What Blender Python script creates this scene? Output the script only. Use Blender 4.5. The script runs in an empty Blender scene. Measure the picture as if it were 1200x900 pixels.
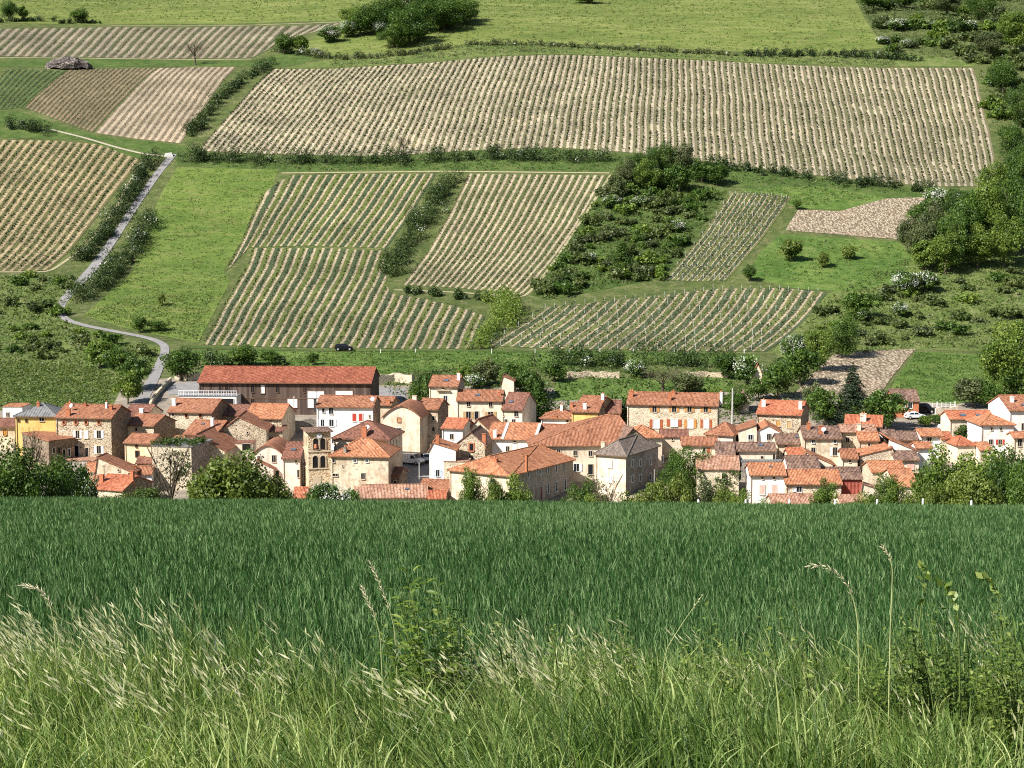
import bpy, math, random
import numpy as np
from mathutils import Vector, Matrix
from mathutils.geometry import delaunay_2d_cdt

rng = np.random.default_rng(7)
random.seed(7)
scene = bpy.context.scene
COL = scene.collection

# ---------------------------------------------------------------- camera model (photograph 1200 x 900)
FPX, CX, CY = 2000.0, 600.0, 450.0
PITCH = math.radians(6.0)
CP, SP = math.cos(PITCH), math.sin(PITCH)

cam_data = bpy.data.cameras.new('camera')
cam_data.sensor_width = 36.0
cam_data.lens = 36.0 * FPX / 1200.0
cam_data.clip_start = 0.1
cam_data.clip_end = 6000
cam = bpy.data.objects.new('camera', cam_data)
COL.objects.link(cam)
cam.location = (0, 0, 0)
cam.rotation_euler = (math.radians(90) - PITCH, 0, 0)
scene.camera = cam


def ray(px, py):
    u = (px - CX) / FPX
    v = (CY - py) / FPX
    return np.array([u, CP + v * SP, -SP + v * CP])


def project(p):
    X, Y, Z = p
    d = Y * CP - Z * SP
    up = Y * SP + Z * CP
    return CX + FPX * X / d, CY - FPX * up / d


# ---------------------------------------------------------------- terrain height
FIELD_K = 0.150
_near = [(-400, 1.05), (-20, 1.05), (61, -1.95 - FIELD_K * 61), (64, -11.7), (262, -52.2), (285, -50.5), (388, -38.3),
         (415, -35.6), (450, -30.2), (520, -13.7), (600, 16.4), (700, 52.4), (800, 80.9), (900, 105), (1000, 124),
         (1200, 150), (1600, 170), (4000, 180)]
_ty = np.arange(-400, 4001, 0.5)
_tz = np.interp(_ty, [a for a, b in _near], [b for a, b in _near])


def _smooth(z, sig):
    n = int(sig * 2 * 3)
    k = np.exp(-0.5 * (np.arange(-n, n + 1) * 0.5 / sig) ** 2)
    k /= k.sum()
    return np.convolve(np.pad(z, n, mode='edge'), k, mode='valid')


_s1, _s2, _s3 = _smooth(_tz, 1.2), _smooth(_tz, 5.0), _smooth(_tz, 14.0)
_w2 = np.clip((_ty - 120) / 60, 0, 1)
_w3 = np.clip((_ty - 405) / 50, 0, 1)
_tab = (_s1 * (1 - _w2) + _s2 * _w2) * (1 - _w3) + _s3 * _w3


def sstep(a, b, x):
    t = np.clip((x - a) / (b - a), 0, 1)
    return t * t * (3 - 2 * t)


def H(X, Y):
    X = np.asarray(X, float)
    Y = np.asarray(Y, float)
    z = np.interp(Y, _ty, _tab)
    z = z - 0.008 * X * (1 - sstep(62, 120, Y))
    w = sstep(430, 520, Y)
    z = z + w * (2.2 * np.sin(X / 83.0 + 0.7) + 1.2 * np.sin(X / 37.0 + Y / 90.0) + 1.0 * np.sin(Y / 41.0 + X / 120.0))
    z = z + 1.2 * sstep(20, 60, -X) * sstep(300, 330, Y) * (1 - sstep(400, 440, Y)) * 0
    return z


def unproject(px, py, lift=0.0, t0=230.0, t1=1700.0):
    d = ray(px, py)
    t = np.arange(t0, t1, 1.0)
    f = d[2] * t - (H(d[0] * t, d[1] * t) + lift)
    idx = np.where(f < 0)[0]
    if len(idx) == 0:
        tt = t1
    else:
        i = idx[0]
        if i == 0:
            tt = t[0]
        else:
            a, b = t[i - 1], t[i]
            for _ in range(25):
                m = 0.5 * (a + b)
                if d[2] * m - (H(d[0] * m, d[1] * m) + lift) < 0:
                    b = m
                else:
                    a = m
            tt = 0.5 * (a + b)
    return d * tt


# ---------------------------------------------------------------- object helpers
def tag(o, label=None, cat=None, group=None, kind=None):
    if label: o['label'] = label
    if cat: o['category'] = cat
    if group: o['group'] = group
    if kind: o['kind'] = kind
    return o


def empty(name, loc, rz=0.0, label=None, cat=None, group=None):
    o = bpy.data.objects.new(name, None)
    o.empty_display_size = 0.5
    COL.objects.link(o)
    o.location = loc
    o.rotation_euler = (0, 0, rz)
    return tag(o, label, cat, group)


def link(name, me, parent=None, loc=None):
    o = bpy.data.objects.new(name, me)
    COL.objects.link(o)
    if parent is not None: o.parent = parent
    if loc is not None: o.location = loc
    return o


def copy_tree(o, parent=None):
    c = o.copy()
    COL.objects.link(c)
    c.parent = parent
    for ch in list(o.children):
        copy_tree(ch, c)
    return c


def np_mesh(name, V, faces_list, mats, mat_idx=None, rnd=None, smooth=False, uv=None):
    """faces_list: list of (n,k) int arrays; rnd per vertex."""
    me = bpy.data.meshes.new(name)
    V = np.asarray(V, np.float32)
    me.vertices.add(len(V))
    me.vertices.foreach_set('co', V.ravel())
    faces_list = [np.asarray(f, np.int32) for f in faces_list if len(f)]
    loops = np.concatenate([f.ravel() for f in faces_list])
    sizes = np.concatenate([np.full(len(f), f.shape[1], np.int32) for f in faces_list])
    starts = np.concatenate([[0], np.cumsum(sizes)[:-1]]).astype(np.int32)
    me.loops.add(len(loops))
    me.loops.foreach_set('vertex_index', loops)
    me.polygons.add(len(sizes))
    me.polygons.foreach_set('loop_start', starts)
    if mat_idx is not None:
        me.polygons.foreach_set('material_index', np.asarray(mat_idx, np.int32))
    if uv is not None:
        l = me.uv_layers.new(name='UVMap')
        l.data.foreach_set('uv', np.asarray(uv, np.float32)[loops].ravel())
    if rnd is not None:
        a = me.attributes.new('rnd', 'FLOAT', 'POINT')
        a.data.foreach_set('value', np.asarray(rnd, np.float32))
    me.update(calc_edges=True)
    if smooth:
        me.polygons.foreach_set('use_smooth', np.ones(len(sizes), bool))
    for m in mats: me.materials.append(m)
    return me


class MB:
    """collects boxes, slabs and tubes for ONE mesh"""
    def __init__(s):
        s.v, s.f, s.m, s.uv = [], [], [], []

    def poly(s, pts, m=0, uv=None):
        b = len(s.v)
        s.v += [tuple(p) for p in pts]
        s.f.append(list(range(b, b + len(pts))))
        s.m.append(m)
        s.uv.append(uv if uv else [(p[0], p[2]) for p in pts])

    def box(s, c, d, m=0, rz=0.0):
        cx, cy, cz = c
        hx, hy, hz = d[0] / 2, d[1] / 2, d[2] / 2
        co, si = math.cos(rz), math.sin(rz)
        P = []
        for z in (-hz, hz):
            for x, y in ((-hx, -hy), (hx, -hy), (hx, hy), (-hx, hy)):
                P.append((cx + x * co - y * si, cy + x * si + y * co, cz + z))
        for q in ((0, 1, 5, 4), (1, 2, 6, 5), (2, 3, 7, 6), (3, 0, 4, 7), (4, 5, 6, 7), (3, 2, 1, 0)):
            s.poly([P[i] for i in q], m)

    def prism(s, bottom, top, m=0, cap=True):
        n = len(bottom)
        for i in range(n):
            j = (i + 1) % n
            s.poly([bottom[i], bottom[j], top[j], top[i]], m)
        if cap:
            s.poly(list(top), m)
            s.poly(list(reversed(bottom)), m)

    def slab(s, pts, th, m=0, udir=None):
        """roof plane: pts counter-clockwise seen from outside; thickness downwards; UV along/down the slope"""
        p = [Vector(q) for q in pts]
        n = (p[1] - p[0]).cross(p[2] - p[0]).normalized()
        u = Vector(udir).normalized() if udir else (p[1] - p[0]).normalized()
        v = n.cross(u)
        uv = [(q.dot(u), q.dot(v)) for q in p]
        s.poly(p, m, uv)
        lo = [q - Vector((0, 0, th)) for q in p]
        s.poly(list(reversed(lo)), m, list(reversed(uv)))
        for i in range(len(p)):
            j = (i + 1) % len(p)
            s.poly([lo[i], lo[j], p[j], p[i]], m, [uv[i], uv[j], uv[j], uv[i]])

    def tube(s, p0, p1, r0, r1, n=7, m=0):
        p0, p1 = Vector(p0), Vector(p1)
        d = (p1 - p0).normalized()
        a = d.orthogonal().normalized()
        b = d.cross(a)
        A = [p0 + (a * math.cos(2 * math.pi * i / n) + b * math.sin(2 * math.pi * i / n)) * r0 for i in range(n)]
        B = [p1 + (a * math.cos(2 * math.pi * i / n) + b * math.sin(2 * math.pi * i / n)) * r1 for i in range(n)]
        s.prism(A, B, m)

    def mesh(s, name, mats):
        me = bpy.data.meshes.new(name)
        me.from_pydata(s.v, [], s.f)
        for m in (mats if isinstance(mats, (list, tuple)) else [mats]): me.materials.append(m)
        me.polygons.foreach_set('material_index', s.m)
        l = me.uv_layers.new(name='UVMap')
        flat = [c for f in s.uv for q in f for c in q]
        l.data.foreach_set('uv', flat)
        me.update()
        return me

    def build(s, name, mats, parent=None, loc=None):
        return link(name, s.mesh(name, mats), parent, loc)


# ---------------------------------------------------------------- materials
def new_mat(name):
    m = bpy.data.materials.new(name)
    m.use_nodes = True
    nt = m.node_tree
    nt.nodes.clear()
    out = nt.nodes.new('ShaderNodeOutputMaterial')
    b = nt.nodes.new('ShaderNodeBsdfPrincipled')
    b.inputs['Roughness'].default_value = 0.85
    b.inputs['Specular IOR Level'].default_value = 0.25
    nt.links.new(b.outputs[0], out.inputs[0])
    return m, nt, b, out


def N(nt, typ, **kw):
    n = nt.nodes.new(typ)
    for k, v in kw.items():
        if k in n.inputs: n.inputs[k].default_value = v
        else: setattr(n, k, v)
    return n


def ramp(nt, stops):
    r = nt.nodes.new('ShaderNodeValToRGB')
    e = r.color_ramp.elements
    while len(e) < len(stops): e.new(0.5)
    for i, (p, c) in enumerate(stops):
        e[i].position = p
        e[i].color = (*c, 1)
    return r


def mixc(nt, fac, a, b, mode='MIX'):
    n = nt.nodes.new('ShaderNodeMix')
    n.data_type = 'RGBA'
    n.blend_type = mode
    for s, v in ((n.inputs[0], fac), (n.inputs[6], a), (n.inputs[7], b)):
        if hasattr(v, 'is_linked') or hasattr(v, 'links'): nt.links.new(v, s)
        elif isinstance(v, (int, float)): s.default_value = v
        else: s.default_value = (*v, 1)
    return n.outputs[2]


def math_n(nt, op, a, b=None, c=None):
    n = nt.nodes.new('ShaderNodeMath')
    n.operation = op
    for s, v in zip(n.inputs, (a, b, c)):
        if v is None: continue
        if isinstance(v, (int, float)): s.default_value = v
        else: nt.links.new(v, s)
    return n.outputs[0]


def noise(nt, vec, scale, detail=3.0, rough=0.6, dist=0.0):
    n = nt.nodes.new('ShaderNodeTexNoise')
    n.inputs['Scale'].default_value = scale
    n.inputs['Detail'].default_value = detail
    n.inputs['Roughness'].default_value = rough
    n.inputs['Distortion'].default_value = dist
    if vec is not None: nt.links.new(vec, n.inputs['Vector'])
    return n.outputs['Fac']


def objvec(nt, scale=(1, 1, 1), per_object=True):
    tc = nt.nodes.new('ShaderNodeTexCoord')
    mp = nt.nodes.new('ShaderNodeMapping')
    mp.inputs['Scale'].default_value = scale
    nt.links.new(tc.outputs['Object'], mp.inputs['Vector'])
    if per_object:
        oi = nt.nodes.new('ShaderNodeObjectInfo')
        mu = math_n(nt, 'MULTIPLY', oi.outputs['Random'], 137.0)
        nt.links.new(mu, mp.inputs['Location'])
    return mp.outputs[0]


def bump(nt, b, height, strength=0.5, dist=0.1):
    n = nt.nodes.new('ShaderNodeBump')
    n.inputs['Strength'].default_value = strength
    n.inputs['Distance'].default_value = dist
    nt.links.new(height, n.inputs['Height'])
    nt.links.new(n.outputs[0], b.inputs['Normal'])


def plain(name, col, rough=0.7, var=0.12, scale=1.5, metal=0.0):
    m, nt, b, out = new_mat(name)
    f = noise(nt, objvec(nt), scale, 4)
    c = ramp(nt, [(0.3, tuple(x * (1 - var) for x in col)), (0.7, tuple(min(1, x * (1 + var)) for x in col))])
    nt.links.new(f, c.inputs[0])
    nt.links.new(c.outputs[0], b.inputs['Base Color'])
    b.inputs['Roughness'].default_value = rough
    b.inputs['Metallic'].default_value = metal
    return m


def leaf_mat(name, dark, mid, light, trans=0.3, rough=0.5, spec=0.3):
    m = bpy.data.materials.new(name)
    m.use_nodes = True
    nt = m.node_tree
    nt.nodes.clear()
    out = nt.nodes.new('ShaderNodeOutputMaterial')
    at = N(nt, 'ShaderNodeAttribute', attribute_name='rnd')
    oi = nt.nodes.new('ShaderNodeObjectInfo')
    f = math_n(nt, 'ADD', at.outputs['Fac'], math_n(nt, 'MULTIPLY', math_n(nt, 'SUBTRACT', oi.outputs['Random'], 0.5), 0.3))
    c = ramp(nt, [(0.05, dark), (0.5, mid), (0.95, light)])
    nt.links.new(f, c.inputs[0])
    b = nt.nodes.new('ShaderNodeBsdfPrincipled')
    b.inputs['Roughness'].default_value = rough
    b.inputs['Specular IOR Level'].default_value = spec
    nt.links.new(c.outputs[0], b.inputs['Base Color'])
    t = nt.nodes.new('ShaderNodeBsdfTranslucent')
    tc = mixc(nt, 1.0, c.outputs[0], (1.25, 1.3, 0.6), 'MULTIPLY')
    nt.links.new(tc, t.inputs['Color'])
    mx = nt.nodes.new('ShaderNodeMixShader')
    mx.inputs[0].default_value = trans
    nt.links.new(b.outputs[0], mx.inputs[1])
    nt.links.new(t.outputs[0], mx.inputs[2])
    nt.links.new(mx.outputs[0], out.inputs[0])
    return m


M = {}
# ---------------------------------------------------------------- walls, roofs, ground
def stone_mat(name, stops, mortar, scale=2.6, mortar_w=0.09, tint=None):
    m, nt, b, out = new_mat(name)
    v = objvec(nt, (1, 1, 1.5))
    wv = nt.nodes.new('ShaderNodeTexNoise')
    wv.inputs['Scale'].default_value = 2.0
    nt.links.new(v, wv.inputs['Vector'])
    add = nt.nodes.new('ShaderNodeVectorMath'); add.operation = 'MULTIPLY_ADD'
    nt.links.new(wv.outputs['Color'], add.inputs[0]); add.inputs[1].default_value = (0.35, 0.35, 0.35); nt.links.new(v, add.inputs[2])
    vo = N(nt, 'ShaderNodeTexVoronoi', Scale=scale)
    nt.links.new(add.outputs[0], vo.inputs['Vector'])
    ve = N(nt, 'ShaderNodeTexVoronoi', Scale=scale, feature='DISTANCE_TO_EDGE')
    nt.links.new(add.outputs[0], ve.inputs['Vector'])
    sep = nt.nodes.new('ShaderNodeSeparateColor')
    nt.links.new(vo.outputs['Color'], sep.inputs[0])
    c = ramp(nt, stops)
    nt.links.new(sep.outputs[0], c.inputs[0])
    e = math_n(nt, 'LESS_THAN', ve.outputs['Distance'], mortar_w)
    big = noise(nt, v, 0.35, 4)
    e2 = math_n(nt, 'MULTIPLY', e, 0.85)
    cc = mixc(nt, e2, c.outputs[0], mortar)
    gr = ramp(nt, [(0.3, (0.75, 0.74, 0.72)), (0.65, (1.1, 1.08, 1.04))])
    nt.links.new(big, gr.inputs[0])
    cc = mixc(nt, 1.0, cc, gr.outputs[0], 'MULTIPLY')
    nt.links.new(cc, b.inputs['Base Color'])
    bump(nt, b, math_n(nt, 'MINIMUM', ve.outputs['Distance'], 0.25), 0.9, 0.25)
    b.inputs['Roughness'].default_value = 0.92
    return m


def render_mat(name, col, dirt=0.25, stone_peek=0.0):
    m, nt, b, out = new_mat(name)
    v = objvec(nt)
    st = objvec(nt, (1.2, 1.2, 0.18))
    a = noise(nt, v, 0.5, 5, 0.65)
    s = noise(nt, st, 1.4, 4, 0.6)
    f = math_n(nt, 'ADD', math_n(nt, 'MULTIPLY', a, 0.6), math_n(nt, 'MULTIPLY', s, 0.4))
    d = tuple(x * (1 - dirt) * k for x, k in zip(col, (1.0, 0.94, 0.86)))
    c = ramp(nt, [(0.30, tuple(x * .8 for x in d)), (0.42, d), (0.53, col), (0.75, tuple(min(0.85, x * 1.06) for x in col))])
    nt.links.new(f, c.inputs[0])
    cc = c.outputs[0]
    if stone_peek > 0:
        vo = N(nt, 'ShaderNodeTexVoronoi', Scale=2.3)
        nt.links.new(objvec(nt, (1, 1, 1.5)), vo.inputs['Vector'])
        sp = nt.nodes.new('ShaderNodeSeparateColor'); nt.links.new(vo.outputs['Color'], sp.inputs[0])
        k = math_n(nt, 'MULTIPLY', math_n(nt, 'GREATER_THAN', sp.outputs[0], 1 - stone_peek), 0.6)
        cc = mixc(nt, k, cc, tuple(x * 0.5 for x in col))
    nt.links.new(cc, b.inputs['Base Color'])
    bump(nt, b, noise(nt, v, 6, 4), 0.4, 0.05)
    b.inputs['Roughness'].default_value = 0.9
    return m


def roof_mat(name, stops, blotch=(0.25, 0.2, 0.15), blotch_amt=0.3, pitch=0.24, lichen=0.0):
    m, nt, b, out = new_mat(name)
    uv = nt.nodes.new('ShaderNodeUVMap')
    oi = nt.nodes.new('ShaderNodeObjectInfo')
    off = math_n(nt, 'MULTIPLY', oi.outputs['Random'], 91.0)
    sep = nt.nodes.new('ShaderNodeSeparateXYZ'); nt.links.new(uv.outputs[0], sep.inputs[0])
    # one random per tile: column index and course index
    iu = math_n(nt, 'FLOOR', math_n(nt, 'DIVIDE', sep.outputs[0], pitch))
    jv = math_n(nt, 'FLOOR', math_n(nt, 'DIVIDE', sep.outputs[1], 0.42))
    cmb = nt.nodes.new('ShaderNodeCombineXYZ')
    nt.links.new(iu, cmb.inputs[0]); nt.links.new(jv, cmb.inputs[1]); nt.links.new(off, cmb.inputs[2])
    wn = N(nt, 'ShaderNodeTexWhiteNoise', noise_dimensions='3D'); nt.links.new(cmb.outputs[0], wn.inputs['Vector'])
    cm2 = nt.nodes.new('ShaderNodeCombineXYZ')
    nt.links.new(math_n(nt, 'MULTIPLY', sep.outputs[0], 1.1), cm2.inputs[0])
    nt.links.new(math_n(nt, 'MULTIPLY', sep.outputs[1], 0.45), cm2.inputs[1])
    nt.links.new(off, cm2.inputs[2])
    big = noise(nt, cm2.outputs[0], 0.55, 5, 0.65)
    f = math_n(nt, 'ADD', math_n(nt, 'MULTIPLY', wn.outputs['Value'], 0.48), math_n(nt, 'MULTIPLY', big, 0.62))
    c = ramp(nt, stops)
    nt.links.new(math_n(nt, 'SUBTRACT', f, 0.05), c.inputs[0])
    cc = c.outputs[0]
    bl = ramp(nt, [(0.50, (0, 0, 0)), (0.66, (1, 1, 1))])
    nt.links.new(noise(nt, cm2.outputs[0], 1.3, 6, 0.7), bl.inputs[0])
    cc = mixc(nt, math_n(nt, 'MULTIPLY', bl.outputs[0], blotch_amt), cc, blotch)
    if lichen > 0:
        l2 = ramp(nt, [(0.60, (0, 0, 0)), (0.68, (1, 1, 1))])
        nt.links.new(noise(nt, cm2.outputs[0], 3.2, 4, 0.7), l2.inputs[0])
        cc = mixc(nt, math_n(nt, 'MULTIPLY', l2.outputs[0], lichen), cc, (0.42, 0.37, 0.29))
    # channel between the columns of round tiles
    ph = math_n(nt, 'MULTIPLY', sep.outputs[0], 2 * math.pi / pitch)
    sn = math_n(nt, 'MULTIPLY_ADD', math_n(nt, 'SINE', ph), 0.5, 0.5)
    fr = math_n(nt, 'FRACT', math_n(nt, 'DIVIDE', sep.outputs[1], 0.42))
    hgt = math_n(nt, 'ADD', sn, math_n(nt, 'MULTIPLY', fr, 0.35))
    nt.links.new(cc, b.inputs['Base Color'])
    bump(nt, b, hgt, 0.75, 0.09)
    b.inputs['Roughness'].default_value = 0.8
    return m


M['stone'] = stone_mat('stone_wall', [(0.0, (0.15, 0.10, 0.06)), (0.35, (0.37, 0.27, 0.165)), (0.7, (0.52, 0.41, 0.28)), (1.0, (0.62, 0.53, 0.40))], (0.60, 0.515, 0.39))
M['stone_dark_shade'] = stone_mat('dark_shade_stone_wall', [(0.0, (0.10, 0.07, 0.05)), (0.4, (0.22, 0.15, 0.10)), (1.0, (0.36, 0.27, 0.19))], (0.33, 0.27, 0.20))  # darker stone; on right gables the shade is painted into its colour
M['stone_pale'] = stone_mat('pale_stone_wall', [(0.0, (0.33, 0.245, 0.15)), (0.3, (0.54, 0.435, 0.295)), (1.0, (0.68, 0.58, 0.43))], (0.68, 0.59, 0.45), mortar_w=0.12)
M['stone_tower'] = stone_mat('tower_stone', [(0.0, (0.27, 0.17, 0.10)), (0.35, (0.52, 0.38, 0.23)), (0.7, (0.64, 0.50, 0.33)), (1.0, (0.72, 0.62, 0.45))], (0.62, 0.51, 0.36), scale=2.0)
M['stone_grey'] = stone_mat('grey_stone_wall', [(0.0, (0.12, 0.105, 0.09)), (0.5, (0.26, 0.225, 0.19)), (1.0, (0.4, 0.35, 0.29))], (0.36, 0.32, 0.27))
M['dressed'] = render_mat('dressed_stone', (0.56, 0.46, 0.33), 0.2)
M['cream'] = render_mat('cream_render', (0.72, 0.61, 0.465), 0.2)
M['cream_patch'] = render_mat('worn_cream_render', (0.66, 0.55, 0.40), 0.3, 0.12)
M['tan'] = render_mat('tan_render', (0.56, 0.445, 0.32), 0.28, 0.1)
M['white'] = render_mat('white_render', (0.80, 0.77, 0.73), 0.14)
M['pink'] = render_mat('pink_render', (0.76, 0.61, 0.52), 0.12)
M['yellow'] = render_mat('yellow_render', (0.70, 0.49, 0.17), 0.12)
M['sand'] = render_mat('sand_render', (0.70, 0.53, 0.34), 0.15)
M['grey_shade_render'] = render_mat('grey_shade_render', (0.38, 0.325, 0.27), 0.3, 0.1)  # grey render; as a right side it paints shade onto pale houses
M['brick'] = plain('orange_brick', (0.42, 0.15, 0.07), 0.85, 0.3, 6)
M['pot'] = plain('clay_pot', (0.46, 0.17, 0.08), 0.8, 0.2, 4)

M['r_red'] = roof_mat('red_brown_tiles', [(0.2, (0.16, 0.058, 0.034)), (0.5, (0.325, 0.136, 0.068)), (0.85, (0.43, 0.2, 0.12))], (0.14, 0.065, 0.045), 0.45, lichen=0.2)
M['r_brown'] = roof_mat('dark_red_tiles', [(0.2, (0.115, 0.05, 0.034)), (0.5, (0.22, 0.092, 0.06)), (0.85, (0.32, 0.16, 0.105))], (0.11, 0.06, 0.045), 0.5, lichen=0.25)
M['r_orange'] = roof_mat('orange_tiles', [(0.2, (0.23, 0.085, 0.04)), (0.5, (0.44, 0.17, 0.08)), (0.85, (0.58, 0.3, 0.16))], (0.2, 0.1, 0.065), 0.5, lichen=0.4)
M['r_bright'] = roof_mat('bright_orange_tiles', [(0.2, (0.24, 0.07, 0.036)), (0.5, (0.42, 0.135, 0.066)), (0.85, (0.54, 0.23, 0.125))], (0.25, 0.08, 0.045), 0.4)
M['r_old'] = roof_mat('old_brown_tiles', [(0.2, (0.075, 0.045, 0.035)), (0.5, (0.2, 0.112, 0.078)), (0.85, (0.36, 0.24, 0.17))], (0.09, 0.062, 0.05), 0.6, lichen=0.4)
M['r_pale'] = roof_mat('pale_pink_tiles', [(0.2, (0.19, 0.09, 0.055)), (0.5, (0.4, 0.2, 0.125)), (0.85, (0.55, 0.36, 0.25))], (0.2, 0.12, 0.085), 0.55, lichen=0.4)
M['r_barn'] = roof_mat('barn_red_tiles', [(0.2, (0.15, 0.042, 0.024)), (0.5, (0.29, 0.085, 0.045)), (0.85, (0.4, 0.15, 0.085))], (0.17, 0.06, 0.038), 0.35)
M['r_grey'] = roof_mat('grey_brown_tiles', [(0.15, (0.10, 0.075, 0.06)), (0.5, (0.195, 0.15, 0.12)), (0.9, (0.30, 0.245, 0.20))], (0.11, 0.075, 0.06), 0.5, lichen=0.4)
M['r_slate'] = roof_mat('grey_slates', [(0.15, (0.11, 0.11, 0.11)), (0.5, (0.18, 0.175, 0.17)), (0.9, (0.26, 0.25, 0.24))], (0.1, 0.1, 0.105), 0.4, pitch=0.5)
M['sheet_red'] = roof_mat('red_sheet_metal', [(0.15, (0.26, 0.06, 0.04)), (0.5, (0.33, 0.085, 0.055)), (0.9, (0.38, 0.11, 0.075))], (0.24, 0.06, 0.045), 0.2, pitch=0.6)

M['glass'] = plain('window_glass', (0.012, 0.015, 0.02), 0.35, 0.2)
M['skyglass'] = plain('skylight_glass', (0.10, 0.13, 0.17), 0.08, 0.2)
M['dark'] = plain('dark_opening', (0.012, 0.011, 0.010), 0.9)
M['frame_w'] = plain('white_frame', (0.72, 0.70, 0.66), 0.5)
M['frame_s'] = plain('stone_frame', (0.55, 0.46, 0.34), 0.8)
M['frame_b'] = plain('brown_frame', (0.16, 0.09, 0.05), 0.7)
M['sh_white'] = plain('white_shutter', (0.74, 0.74, 0.76), 0.5)
M['sh_blue'] = plain('pale_blue_shutter', (0.5, 0.6, 0.72), 0.5)
M['sh_orange'] = plain('orange_shutter', (0.48, 0.22, 0.06), 0.6)
M['sh_rust'] = plain('rust_red_shutter', (0.36, 0.1, 0.04), 0.6)
M['sh_red'] = plain('red_shutter', (0.42, 0.045, 0.025), 0.6)
M['sh_pink'] = plain('pink_shutter', (0.72, 0.42, 0.34), 0.6)
M['sh_tan'] = plain('tan_shutter', (0.45, 0.29, 0.13), 0.6)
M['door_r'] = plain('dark_red_door', (0.14, 0.03, 0.02), 0.6)
M['door_o'] = plain('orange_wood_door', (0.45, 0.24, 0.05), 0.6)
M['metal_w'] = plain('white_metal', (0.75, 0.75, 0.75), 0.4)
M['metal_d'] = plain('dark_metal', (0.05, 0.05, 0.055), 0.45)
M['concrete'] = plain('concrete', (0.46, 0.44, 0.40), 0.85)
M['post_wood'] = plain('weathered_wood', (0.32, 0.27, 0.21), 0.9, 0.25, 3)
M['post_white'] = plain('white_post', (0.78, 0.76, 0.72), 0.7)
M['bark'] = plain('bark', (0.10, 0.075, 0.055), 0.95, 0.35, 4)
M['bark_pale'] = plain('pale_bark', (0.27, 0.22, 0.17), 0.95, 0.3, 4)
M['rubber'] = plain('rubber', (0.015, 0.015, 0.015), 0.8)


def clad_mat():
    m, nt, b, out = new_mat('brown_board_cladding')
    tc = nt.nodes.new('ShaderNodeTexCoord')
    sep = nt.nodes.new('ShaderNodeSeparateXYZ'); nt.links.new(tc.outputs['Object'], sep.inputs[0])
    s = math_n(nt, 'ADD', sep.outputs[0], sep.outputs[1])
    ix = math_n(nt, 'FLOOR', math_n(nt, 'DIVIDE', s, 0.55))
    wn = N(nt, 'ShaderNodeTexWhiteNoise', noise_dimensions='1D'); nt.links.new(ix, wn.inputs['W'])
    f = math_n(nt, 'ADD', math_n(nt, 'MULTIPLY', wn.outputs['Value'], 0.6), math_n(nt, 'MULTIPLY', noise(nt, objvec(nt, (3, 3, 0.3)), 1.0, 4), 0.4))
    c = ramp(nt, [(0.15, (0.055, 0.036, 0.028)), (0.5, (0.10, 0.066, 0.05)), (0.9, (0.155, 0.105, 0.08))])
    nt.links.new(f, c.inputs[0])
    nt.links.new(c.outputs[0], b.inputs['Base Color'])
    fr = math_n(nt, 'FRACT', math_n(nt, 'DIVIDE', s, 0.55))
    bump(nt, b, math_n(nt, 'MINIMUM', fr, 0.12), 0.8, 0.1)
    return m


M['clad'] = clad_mat()


# ---------------------------------------------------------------- ground materials
def grass_ground(name, stops, scale=0.18, streak=(1, 1, 1), dry=None, dry_amt=0.3, b_s=0.6):
    m, nt, b, out = new_mat(name)
    v = objvec(nt, streak, False)
    a = noise(nt, v, scale * 0.22, 4, 0.6)
    f = noise(nt, v, scale, 5, 0.7, 0.4)
    g = noise(nt, v, scale * 9, 3, 0.7)
    w = math_n(nt, 'ADD', math_n(nt, 'ADD', math_n(nt, 'MULTIPLY', a, 0.3), math_n(nt, 'MULTIPLY', f, 0.36)), math_n(nt, 'MULTIPLY', g, 0.34))
    c = ramp(nt, stops)
    nt.links.new(w, c.inputs[0])
    cc = c.outputs[0]
    if dry:
        r = ramp(nt, [(0.52, (0, 0, 0)), (0.62, (1, 1, 1))])
        nt.links.new(noise(nt, v, scale * 1.7, 6, 0.72, 0.8), r.inputs[0])
        cc = mixc(nt, math_n(nt, 'MULTIPLY', r.outputs[0], dry_amt), cc, dry)
    nt.links.new(cc, b.inputs['Base Color'])
    bump(nt, b, math_n(nt, 'ADD', f, math_n(nt, 'MULTIPLY', g, 0.5)), b_s, 1.2)
    b.inputs['Roughness'].default_value = 0.95
    b.inputs['Specular IOR Level'].default_value = 0.1
    return m


M['ground'] = grass_ground('rough_grass', [(0.36, (0.035, 0.055, 0.016)), (0.5, (0.08, 0.105, 0.03)), (0.62, (0.15, 0.165, 0.06))], 0.25, dry=(0.24, 0.2, 0.11), dry_amt=0.45)
M['meadow_top'] = grass_ground('tall_meadow_grass', [(0.37, (0.066, 0.10, 0.022)), (0.5, (0.13, 0.168, 0.038)), (0.61, (0.235, 0.25, 0.08))], 0.2, (0.4, 1.3, 1), dry=(0.21, 0.175, 0.08), dry_amt=0.6)
M['meadow'] = grass_ground('meadow_grass', [(0.36, (0.055, 0.095, 0.02)), (0.5, (0.108, 0.158, 0.032)), (0.62, (0.185, 0.22, 0.058))], 0.14, (0.5, 1.4, 1), dry=(0.2, 0.185, 0.07), dry_amt=0.5)
M['lawn'] = grass_ground('lush_grass', [(0.38, (0.036, 0.08, 0.015)), (0.5, (0.083, 0.145, 0.028)), (0.60, (0.165, 0.212, 0.055))], 0.3, dry=(0.2, 0.2, 0.075), dry_amt=0.45)
M['bank'] = grass_ground('dark_bank_grass', [(0.36, (0.028, 0.055, 0.013)), (0.5, (0.062, 0.105, 0.023)), (0.62, (0.12, 0.16, 0.045))], 0.3, dry=(0.18, 0.155, 0.075), dry_amt=0.4)
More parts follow.
